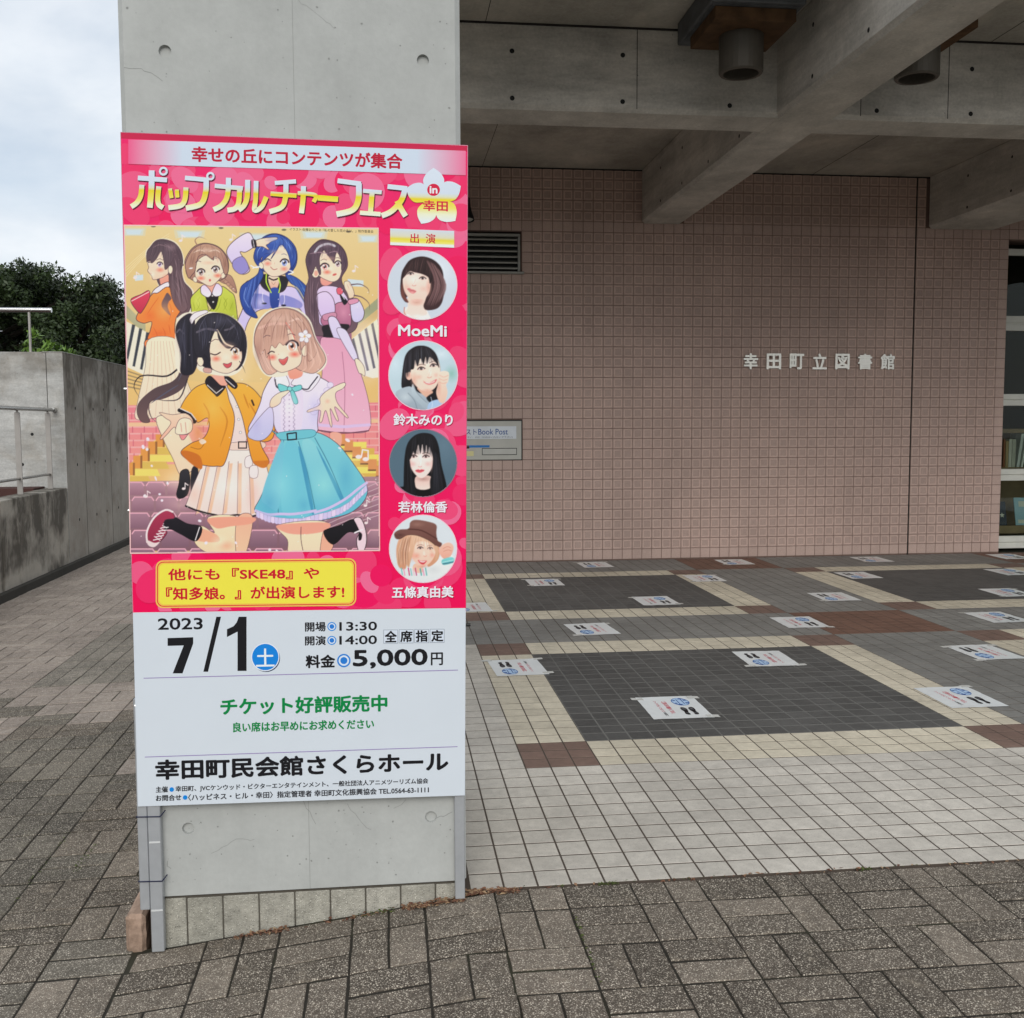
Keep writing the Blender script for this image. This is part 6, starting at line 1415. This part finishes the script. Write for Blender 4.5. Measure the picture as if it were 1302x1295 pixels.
# head
p.fr(220, 380, 5.918)
p.sp('20,200 60,120 150,95 260,95 380,110 480,160 545,250 560,370 540,480 480,560 380,580 200,540 150,440 90,560 20,500', halo)
p.sp('60,420 20,260 40,170 120,110 160,150 170,300 190,440 150,560 60,560', (42, 40, 50), (34, 32, 42), line=ln, lw=.5)
p.sp('160,260 190,160 280,110 380,112 470,160 535,240 555,340 540,450 500,520 440,540 250,520 180,430', (42, 40, 50), (34, 32, 42), line=ln, lw=.5)
p.sp('275,400 275,330 320,230 420,250 490,330 520,420 500,500 450,545 390,560 300,530 280,470', SK, (248, 214, 190), line=ln, lw=.5); p.el(205, 470, 24, 36, SK, rot=-10, line=ln, lw=.5)
p.sp('150,300 170,190 260,115 370,115 470,165 530,250 545,360 520,390 480,360 400,330 350,250 325,225 290,300 275,380 280,470 240,420 220,440 170,420', (46, 44, 54), (38, 36, 46), line=(24, 20, 28), lw=.5)
p.sp('335,240 380,330 440,365 400,370 345,310', (46, 44, 54)); p.st('180,250 250,225 330,240', 16, (92, 86, 98)); p.st('390,235 430,225 460,200', 14, (92, 86, 98)); p.st('30,250 50,230 80,260', 12, (92, 86, 98)); strands(['250,130 200,220 200,330', '400,140 470,220 500,320', '90,150 70,280 100,420'], (80, 78, 94), 6)
p.sp('125,150 160,105 240,85 262,100 200,130 160,160 140,188', (236, 226, 230), line=ln, lw=.5)
p.st('285,412 320,420 355,402', 8, (50, 34, 40)); p.st('290,320 315,305 340,308', 4, ln); eye(470, 395, 30, 34, (150, 120, 90)); p.soft(325, 450, 46, 30, (244, 110, 90), .85); p.soft(470, 440, 40, 30, (244, 110, 90), .85)
p.sp('378,485 410,490 440,478 435,505 410,520 388,508', (206, 84, 92), line=ln, lw=.5)
p.sp('232,520 285,525 285,555 235,550', (206, 160, 150), line=ln, lw=.4); p.st('500,470 530,520 545,560', 5, (60, 54, 64), taper=True)

hairs(p, [(180, 200), (260, 120), (370, 115), (470, 165), (535, 250)], [(190, 420), (262, 340), (320, 225), (440, 320), (545, 400)], 90, [(96, 96, 120), (14, 12, 20), (64, 62, 78)], 3.4, 39, .4, .3); hairs(p, [(50, 170), (140, 150)], [(50, 540), (150, 540)], 50, [(90, 90, 112), (14, 12, 20)], 3.6, 40, .4)
p.soft(370, 160, 140, 60, (84, 82, 100), .5); p.soft(520, 330, 34, 110, (20, 18, 26), .5); p.soft(60, 300, 50, 130, (84, 82, 100), .35); p.soft(400, 350, 90, 40, (230, 184, 160), .5); p.soft(400, 440, 46, 40, (255, 240, 224), .4)
p.fr(150, 420, 4.318); p.soft(520, 430, 110, 130, (255, 206, 110), .4); p.soft(440, 560, 60, 120, (206, 122, 40), .4); p.soft(800, 520, 50, 130, (206, 122, 40), .45); p.soft(600, 860, 160, 120, (255, 244, 240), .45); p.soft(420, 900, 60, 90, (226, 180, 160), .4); p.soft(740, 900, 50, 110, (214, 170, 160), .4); p.soft(560, 1160, 60, 50, (255, 236, 206), .5)
# 6: girl with the light brown bob and the turquoise skirt, front right
p.fr(340, 420, 4.3185)
p.sp('10,540 80,640 -30,900 -70,990 0,1035 100,1050 240,1050 340,1035 460,1000 535,930 545,850 470,730 380,620 270,560 150,560 60,565', (128, 202, 212), (98, 184, 206), line=ln, lw=.6)
for a_ in ('90,600 60,800 60,1000', '170,610 220,780 265,1000', '260,590 340,740 420,930'): p.st(a_, 3.5, (50, 110, 140)); 
p.sp('100,620 160,620 210,760 240,1000 90,1010 80,800', (112, 194, 212)); p.sp('190,620 250,610 340,760 400,930 280,990 240,820', (140, 208, 216), (104, 186, 208)); p.sp('60,640 90,620 80,800 60,980 0,960 -30,900', (116, 192, 212)); p.sp('170,640 200,700 235,860 255,1000 240,990 200,800', (70, 150, 186)); p.sp('270,640 300,690 400,880 420,930 400,930 330,780', (70, 150, 186))
p.st('-65,990 0,1010 70,1008 150,1008 265,990', 14, (206, 190, 230)); p.st('262,1000 340,975 430,925 500,870 545,838', 14, (206, 190, 230))
fl = [(-60, 1000), (0, 1028), (60, 1040), (120, 1045), (190, 1045), (260, 1025), (330, 1010), (400, 985), (450, 955), (500, 905), (545, 860)]
for (x0, y0), (x1, y1) in zip(fl[:-1], fl[1:]):
    for q in range(3):
        t0, t1 = q/3, (q+1)/3; a_, b_ = (x0+(x1-x0)*t0, y0+(y1-y0)*t0), (x0+(x1-x0)*t1, y0+(y1-y0)*t1)
        p.sp([(a_[0], a_[1]-12), (b_[0], b_[1]-12), (b_[0]+4, b_[1]+20), ((a_[0]+b_[0])/2, (a_[1]+b_[1])/2+26), (a_[0]-2, a_[1]+20)], (226, 208, 236) if q % 2 else (208, 196, 232), line=(140, 110, 150), lw=.25, sm=False)
# legs under the skirt
p.sp('60,1068 330,1055 300,1215 320,1235 130,1235 110,1150', (248, 222, 186), (244, 212, 180), line=ln, lw=.5); p.sp('60,1068 325,1056 320,1100 200,1120 100,1110', (242, 160, 140)); p.st('185,1080 185,1150 200,1230', 3, ln)
p.sp('310,1100 350,1130 360,1190 320,1235 290,1220', (242, 172, 146), line=ln, lw=.5)
p.sp('310,1105 400,1070 460,1040 500,1050 500,1110 440,1110 360,1175', (30, 28, 34), (20, 18, 22), line=(14, 12, 16)); p.sp('475,1035 510,1030 535,1080 545,1150 530,1210 500,1208 490,1150 505,1110 490,1070', (236, 206, 216), line=(24, 18, 24)); p.st('480,1112 520,1095', 8, (240, 226, 232)); p.sp('505,1110 520,1120 515,1150 500,1150', (26, 22, 28))
# blouse
p.sp('30,250 100,230 190,225 280,255 350,300 340,360 290,400 275,500 270,560 180,575 60,565 20,480 -30,560 -80,580 -105,540 -70,470 -40,400 -20,330', (236, 228, 244), (216, 208, 236), line=ln)
p.sp('0,430 30,440 30,540 -20,600 -80,600 -105,560', (214, 206, 236), (190, 190, 226), line=ln, lw=.5)
p.sp('90,320 190,330 180,560 80,560', (226, 214, 234)); 
for y in range(350, 560, 24): p.st([(88, y), (96, y+10), (88, y+20)], 5, (180, 164, 190)); p.st([(150, y), (142, y+10), (150, y+20)], 5, (180, 164, 190)); p.el(120, y+6, 4, 4, (160, 140, 170), n=8)
p.sp('40,260 90,235 120,300 70,320 50,300', (240, 232, 246), line=ln, lw=.5); p.sp('130,290 200,225 290,250 250,320 215,335 170,310', (236, 228, 244), line=ln, lw=.5); p.st('150,305 215,325 240,300 275,255', 6, (36, 30, 44)); p.st('42,270 50,310 75,322', 6, (36, 30, 44))
p.sp('60,295 110,310 120,325 70,335', (120, 206, 206), line=(30, 90, 100), lw=.6); p.sp('125,320 180,300 185,325 130,340', (120, 206, 206), line=(30, 90, 100), lw=.6); p.sp('125,330 145,335 168,395 145,400', (110, 200, 200), line=(30, 90, 100), lw=.6); p.el(122, 322, 13, 13, (130, 212, 210), line=(30, 90, 100), lw=.6)
for k in range(6): p.el(345-k*18, 300+k*30, 18, 15, (226, 216, 240), line=(130, 110, 150), lw=.3)
p.sp('62,562 245,545 250,585 100,602 60,590', (110, 192, 206), line=(40, 90, 110), lw=.5); p.st('108,568 158,562 160,598 112,602 108,568', 7, (34, 30, 42), sm=False)
# hands
p.sp('20,380 60,345 120,330 105,352 80,372 70,400 40,420 15,420', SK, (248, 208, 182), line=ln, lw=.5)
p.sp('290,370 330,330 410,290 430,296 415,320 375,345 385,400 440,470 432,478 370,420 390,490 378,492 345,430 355,520 345,522 320,440 300,500 285,500 290,440 225,450 224,438 285,410', SK, (248, 210, 184), line=ln, lw=.5); p.soft(330, 390, 20, 18, (240, 160, 140), .5)
# head
p.fr(220, 380, 5.918)
p.sp('600,330 620,200 700,100 820,60 940,80 1030,160 1080,300 1150,420 1150,500 1080,560 950,560 780,590 680,560 610,430', halo)
p.sp('870,500 960,500 970,580 880,600', SKS, (236, 150, 130))
p.sp('610,330 630,210 710,110 820,70 930,90 1020,170 1070,300 1140,420 1140,490 1060,560 960,540 860,500 740,570 680,540 640,440', (196, 156, 140), (214, 170, 152), line=ln, lw=.5)
p.sp('725,420 700,330 820,240 900,240 950,330 970,420 950,500 860,545 800,550 740,500', SK, (248, 214, 190), line=ln, lw=.5); p.el(995, 390, 26, 44, SK, rot=12, line=ln, lw=.5)
p.sp('612,330 635,210 715,112 820,75 925,95 1010,170 1060,290 1080,400 1020,470 1000,340 960,320 960,420 930,350 910,290 880,230 850,200 870,300 850,330 830,350 800,330 770,370 740,350 720,420 700,440 690,380 660,420', (200, 158, 140), (206, 162, 144), line=(110, 74, 70), lw=.5)
p.st('650,220 740,190 840,190', 20, (226, 182, 166)); p.st('880,170 940,150 970,170', 14, (232, 196, 180)); strands(['760,120 690,220 680,330', '820,110 760,220 740,330', '850,130 840,230 830,320', '880,120 960,220 1000,330', '920,110 1010,230 1050,360', '720,180 680,280'], (140, 98, 90), 5)
p.st('850,180 890,240 920,310', 6, (236, 120, 110)); strands(['1010,400 1060,470 1020,540', '1060,330 1110,430 1100,510', '990,450 1000,520 960,550', '660,400 700,500 780,560', '640,380 660,470 720,540'], (226, 186, 168), 10)
for a_ in range(5): t_ = math.radians(a_*72-80); p.el(990+26*math.cos(t_), 284+26*math.sin(t_), 24, 17, (240, 228, 234), rot=a_*72-80, line=(150, 120, 130), lw=.4)
p.el(990, 284, 8, 8, (220, 180, 110))
p.st('715,412 740,395 762,402', 8, (60, 40, 46)); eye(895, 355, 38, 40, (176, 120, 96), 8); p.soft(748, 440, 44, 32, (244, 104, 90), .9); p.soft(915, 418, 56, 32, (244, 104, 90), .9)
p.sp('795,455 830,455 862,436 858,470 835,498 812,488', (214, 92, 92), line=ln, lw=.5); p.st('680,290 705,275 730,280', 4, ln); p.st('860,272 890,262 920,275', 4, ln); p.el(793, 418, 4, 3, (210, 150, 130))
hairs(p, [(640, 210), (715, 115), (820, 78), (925, 98), (1010, 175)], [(640, 420), (730, 350), (830, 320), (930, 330), (1030, 420)], 110, [(236, 204, 188), (146, 102, 92), (190, 146, 130)], 3.4, 41, .4, .3); hairs(p, [(1000, 250), (1060, 300)], [(970, 540), (1140, 480)], 50, [(240, 206, 190), (150, 104, 94)], 3.6, 42, .45); hairs(p, [(620, 360), (680, 400)], [(690, 540), (760, 565)], 30, [(240, 206, 190), (150, 104, 94)], 3.4, 43, .45)
for a_ in range(5): t_ = math.radians(a_*72-80); p.el(990+26*math.cos(t_), 284+26*math.sin(t_), 25, 18, (242, 232, 238), rot=a_*72-80, line=(150, 120, 130), lw=.4)
p.el(990, 284, 8, 8, (220, 180, 110))
p.soft(790, 150, 140, 50, (232, 196, 180), .5); p.soft(640, 400, 40, 130, (150, 106, 96), .45); p.soft(1080, 450, 50, 120, (236, 196, 178), .4); p.soft(840, 320, 120, 40, (232, 186, 164), .45); p.soft(820, 430, 60, 50, (255, 240, 224), .4)
p.fr(340, 420, 4.3185); p.soft(80, 850, 90, 160, (150, 222, 226), .5); p.soft(310, 850, 110, 130, (160, 228, 222), .5); p.soft(430, 800, 60, 130, (80, 160, 196), .45); p.soft(10, 950, 70, 90, (80, 160, 196), .45); p.soft(200, 960, 50, 60, (80, 160, 196), .4); p.soft(120, 420, 70, 110, (250, 246, 252), .5); p.soft(260, 440, 50, 110, (190, 184, 226), .5); p.soft(-60, 520, 40, 70, (180, 176, 220), .5)
# petals and notes drifting about
p.fr(0, 0, 1)
for x, y in ((187, 571), (193, 592), (203, 628), (188, 558), (198, 608), (254, 662), (262, 690), (206, 636), (213, 614), (343, 699), (352, 700), (432, 570), (448, 502), (182, 568), (300, 690), (442, 560), (184, 630)):
    p.el(x, y, r_.uniform(1.4, 3.4), r_.uniform(1, 2.2), (240, 226, 236), rot=r_.uniform(0, 90), n=12)
for x, y in ((174, 350), (296, 302), (232, 303), (452, 342), (236, 618), (467, 640), (468, 662), (188, 628)):
    p.el(x-2.5, y+3, 2.2, 1.6, (244, 222, 222), n=10); p.st([(x-.6, y+3), (x-.6, y-4)], 0.9, (244, 222, 222), sm=False); p.st([(x-.6, y-4), (x+3, y-1.5)], 1.1, (244, 222, 222), sm=False)
p.el(456, 581, 4, 2.6, (246, 226, 226), n=12); p.el(465, 584, 4, 2.6, (246, 226, 226), n=12); p.st([(459.5, 581), (461, 572), (468, 573), (468, 584)], 1.6, (246, 226, 226), sm=False)
for k in range(60): x, y = r_.uniform(168, 478), r_.uniform(360, 695); p.el(x, y, .5, .5, (250, 240, 240), n=6)
P4 = [(158.3, 286.8), (480.2, 291.2), (482.3, 699.5), (166.2, 702.5)]
def in_quad(gx, gy):
    k_ = np.ones(gx.shape, bool)
    for (ax, ay), (bx, by) in zip(P4, P4[1:]+P4[:1]): k_ &= ((bx-ax)*(gy-ay)-(by-ay)*(gx-ax)) >= 0
    return k_
p.build('illustration', M['ink'], sign, inside=in_quad, layer=360)
p = Print(base=380); p.text('イラスト:佐藤おりこ ©『私の愛した花の名は。』制作委員会', 368, 474.6, 293.3, 3.8, (60, 46, 40), 0.004, res=2)
p.build('credit_line', M['ink'], sign)

# ================================================================== LETTERING AND NOTICES
# raised metal characters on the wall
M['letter'] = plain('brushed_metal_letter', (0.82, 0.80, 0.74), 0.42, 0.5, 0.85)
wl_ = tag(empty('wall_lettering', (4.3, WY, 1.9)), 'seven raised silver Japanese characters naming the town library on the pink wall', 'lettering')
def solid_text(name, t, x, z, w_, h, y, depth, bold, mat, parent):
    vs0, fs0, bx = glyphs(t, 0, 3)
    vs = []; fs = []
    for q in range(6):
        k0 = len(vs); vs += [(a+bold*math.cos(q*1.0472), b+bold*math.sin(q*1.0472)) for a, b in vs0]; fs += [tuple(i+k0 for i in t3) for t3 in fs0]
    n = len(vs)
    S = lambda v_: (x+(v_[0]-bx[0])/(bx[2]-bx[0])*w_, z+(v_[1]-bx[1])/(bx[3]-bx[1])*h)
    V = [(S(v_)[0], y-depth-0.00004*(i*6//n), S(v_)[1]) for i, v_ in enumerate(vs)]+[(S(v_)[0], y, S(v_)[1]) for v_ in vs]
    edges = {}; F = []
    for t3 in fs:
        a, b, c = (vs[i] for i in t3)
        t3 = t3 if (b[0]-a[0])*(c[1]-a[1])-(b[1]-a[1])*(c[0]-a[0]) > 0 else (t3[0], t3[2], t3[1])
        F.append(t3)
        for k in range(3): e = (t3[k], t3[(k+1) % 3]); edges[e] = edges.get(e, 0)+1
    side = [(a, b) for (a, b) in edges if (b, a) not in edges]
    F2 = [tuple(t3) for t3 in F]+[(b, a, a+n, b+n) for a, b in side]
    o = mob(name, V, F2, mat); o.parent = parent; o.matrix_parent_inverse = Matrix.Translation(-parent.location); return o
for k, ch_ in enumerate('幸田町立図書館'):
    solid_text('letter', ch_, 3.520+k*0.2385, 1.897, 0.140, 0.148, WY-0.004, 0.02, 0.03, M['letter'], wl_)

# book return box
br = tag(empty('book_return_box', (0.85, WY, 1.0)), 'pale grey book return panel with a blue Book Post sign set in the pink wall', 'book return')
def PB(o): o.parent = br; o.matrix_parent_inverse = Matrix.Translation(-br.location); return o
M['box_paint'] = plain('pale_grey_box_paint', (0.46, 0.455, 0.41), 0.4, 0.4); M['box_dark'] = plain('dark_gap', (0.05, 0.05, 0.05), 0.7)
b = MB(); b.box(0.405, 1.297, WY-0.002, WY+0.18, 1.004, 1.396); PB(b.build('surround', M['box_dark']))
b = MB(); b.box(0.414, 1.288, WY-0.014, WY-0.0025, 1.013, 1.388, b=0.003); PB(b.build('front_plate', M['box_paint']))
b = MB(); b.box(0.48, 1.238, WY-0.017, WY-0.0145, 1.215, 1.338, b=0.0005); PB(b.build('sign_plate', plain('white_sign_plate', (0.66, 0.70, 0.74), 0.3)))
b = MB(); b.box(0.90, 1.243, WY-0.0155, WY-0.0145, 1.058, 1.126); PB(b.build('flap_gap', M['box_dark']))
b = MB(); b.box(0.906, 1.237, WY-0.018, WY-0.0156, 1.064, 1.120, b=0.001); PB(b.build('return_flap', plain('metal_flap', (0.42, 0.42, 0.39), 0.35, 0.4, 0.4)))
p = Print(conv=lambda x, y: (x, y)); p.eps = 6e-5
p.k = 300
p.text('Book Post', 0.865, 1.154, 1.285, -0.056, (44, 84, 150), 0.004); p.text('ブックポスト', 0.50, 0.850, 1.285, -0.062, (44, 66, 130), 0.004)
p.text('ここに本を入れてください。(CD・DVDはいれないで下さい)', 0.50, 1.20, 1.232, -0.018, (50, 60, 80), 0.0)
o = p.build('sign_print', M['ink'], br); o.matrix_parent_inverse = Matrix.Translation(-br.location); o.location = (0, WY, 0)
p = Print(conv=lambda x, y: (x, y)); p.eps = 6e-5; p.k = 240
for (x0, x1, z0, z1, c) in ((0.50, 0.975, 1.132, 1.154, (50, 116, 186)), (0.50, 0.85, 1.108, 1.116, (214, 110, 130)), (0.50, 0.82, 1.050, 1.098, (206, 200, 150)), (1.052, 1.062, 1.135, 1.185, (200, 190, 90)), (0.806, 0.816, 1.064, 1.072, (40, 40, 40))):
    p.shape([(x0, z0), (x1, z0), (x1, z1), (x0, z1)], c)
o = p.build('instruction_sticker', M['ink'], br); o.matrix_parent_inverse = Matrix.Translation(-br.location); o.location = (0, WY, 0)

# distance notices taped to the floor
M['sheet'] = plain('laminated_sheet', (0.80, 0.83, 0.82), 0.3, 0.45, 0, 0.04, 6); M['tape'] = plain('clear_tape', (0.66, 0.67, 0.63), 0.25, 0.5)
NW, NL = 0.288, 0.385
def notice_print():
    """x across the short side, y along the long side; reads with its foot towards +x"""
    p = Print(conv=lambda x, y: (x, y), flat=True); p.eps = 2.5e-5
    # all drawn turned a quarter: text runs along y
    def rot(o, fn): p.conv = lambda x, y: (fn(x, y)); 
    p.conv = lambda x, y: (-NW/2+0.288*(y/100.0), NL/2-0.385*(x/134.0))     # x: 0..134 along the sheet, y: 0..100 down the sheet
    # headline
    p.text('ソーシャルディスタンス', 26, 92, 27, 6.5, (200, 70, 90), 0.012); p.text('の確保に', 94, 118, 27, 5.5, (60, 60, 64), 0.006)
    p.text('ご協力をお願いします', 30, 104, 41, 8.5, (206, 78, 96), 0.018)
    # blue two-arrow emblem
    p.el(35, 70, 24, 15, (60, 110, 176), n=30); p.el(35, 70, 22.4, 13.4, (176, 204, 232), n=30)
    p.st([(20, 66), (50, 66)], 1.6, (40, 80, 150), sm=False); p.st([(20, 74), (50, 74)], 1.6, (40, 80, 150), sm=False)
    p.sp('50,60 58,66 50,72', (40, 80, 150), sm=False); p.sp('20,68 12,74 20,80', (40, 80, 150), sm=False)
    for x in (26, 44): p.el(x, 61, 3, 2.6, (40, 80, 150), n=10); p.sp([(x-4, 77), (x+4, 77), (x+3, 83), (x-3, 83)], (40, 80, 150), sm=False)
    # shoe soles
    for y, k in ((64, 0), (77, 1)):
        p.sp([(72, y-4), (84, y-5), (96, y-3.4), (108, y-4.6), (114, y-1), (112, y+3), (100, y+2.4), (88, y+4.6), (76, y+4.4), (70, y)] if k == 0 else [(72, y+4), (84, y+5), (96, y+3.4), (108, y+4.6), (114, y+1), (112, y-3), (100, y-2.4), (88, y-4.6), (76, y-4.4), (70, y)], (20, 20, 24))
        for q in (76, 80, 84, 104): p.st([(q, y-3), (q, y+3)], .7, (180, 184, 190), sm=False)
    return p
NP = notice_print().build('notice_print', M['ink'])
COL.objects.unlink(NP); npm = NP.data; bpy.data.objects.remove(NP)
NOT = [  # x, y, turn in degrees, flipped, label
 (1.343, 4.812, -0.5, 0, 'nearest notice on the near charcoal tile square'),
 (0.700, 5.735, 3.0, 1, 'notice on the cream strip beside the sign, crossing its left border'),
 (1.322, 6.755, 5.0, 1, 'notice on grey tiles between the two charcoal squares nearest the sign'),
 (2.022, 7.779, 1.0, 0, 'notice on the far charcoal square close to its right front corner'),
 (1.314, 8.819, 1.0, 0, 'notice on the far charcoal square close to its left rear corner'),
 (1.960, 9.860, 3.0, 1, 'notice on the grey tiles at the wall foot, leftmost of that last row'),
 (0.585, 7.690, 3.0, 1, 'notice on the cream strip partly covered by the sign edge'),
 (2.740, 8.860, 0.5, 0, 'notice on the cream strip at the right border of the far charcoal square'),
 (2.152, 5.760, -2.0, 1, 'notice at the right rear of the near charcoal square'),
 (2.800, 4.812, -0.5, 0, 'notice on the right cream border of the near charcoal square'),
 (3.494, 5.750, 1.0, 1, 'notice on grey tiles right of the near charcoal square, by the cream corner'),
 (2.773, 6.795, -1.0, 0, 'notice touching the left side of the terracotta tile square'),
 (4.208, 6.785, 1.0, 0, 'notice on grey tiles right of the terracotta square'),
 (3.447, 7.765, -1.0, 1, 'notice on grey tiles just behind the terracotta square'),
 (4.900, 7.768, -1.0, 0, 'notice on the front cream border of the right far charcoal square'),
 (4.146, 8.838, 1.0, 1, 'notice over the left border of the right far charcoal square'),
 (5.590, 8.835, 1.0, 0, 'notice on the right far charcoal square at the picture edge'),
 (4.760, 9.850, 0.5, 1, 'notice at the wall foot below the library lettering'),
 (6.220, 9.860, -0.5, 0, 'notice on the floor under the right hand window corner'),
 (3.349, 9.856, 1.0, 1, 'notice at the wall foot, second from the left in that last row'),
]
for k, (x, y, rz, fl_, lab) in enumerate(NOT):
    rr = random.Random(k*7+1)
    t = empty('floor_notice', (x, y, 0.0012)); tag(t, 'white laminated '+lab, 'floor notice', 'social distance notices taped to the tiled floor')
    t.rotation_euler = (0, 0, math.radians(rz+(180 if fl_ else 0)))
    nx, ny = 8, 10; v = []; f = []
    for j in range(ny+1):
        for i in range(nx+1):
            u, w_ = i/nx, j/ny; edge = max(abs(u-.5), abs(w_-.5))*2
            z = 0.0005+0.0016*max(0, edge-0.8)/0.2*rr.uniform(.0, 1)
            v.append(((u-.5)*NW, (w_-.5)*NL, z))
    f = [(j*(nx+1)+i, j*(nx+1)+i+1, (j+1)*(nx+1)+i+1, (j+1)*(nx+1)+i) for j in range(ny) for i in range(nx)]
    o = mob('sheet', v, f, M['sheet'], t)
    po = bpy.data.objects.new('notice_print', npm); link(po, t); po.location = (0, 0, 0.0009)
    for sx in (-1, 1):
        for sy in (-1, 1):
            if rr.random() < 0.4:
                cx, cy = sx*NW/2+rr.uniform(-.006, .004), sy*(NL/2-rr.uniform(0.0, .05)); b = MB(); b.add([(cx-.03, cy-.02, 0.0026), (cx+.03, cy-.022, 0.0006), (cx+.03, cy+.02, 0.0006), (cx-.03, cy+.022, 0.0026)], [(0, 1, 2, 3)]); b.build('tape', M['tape'], t)
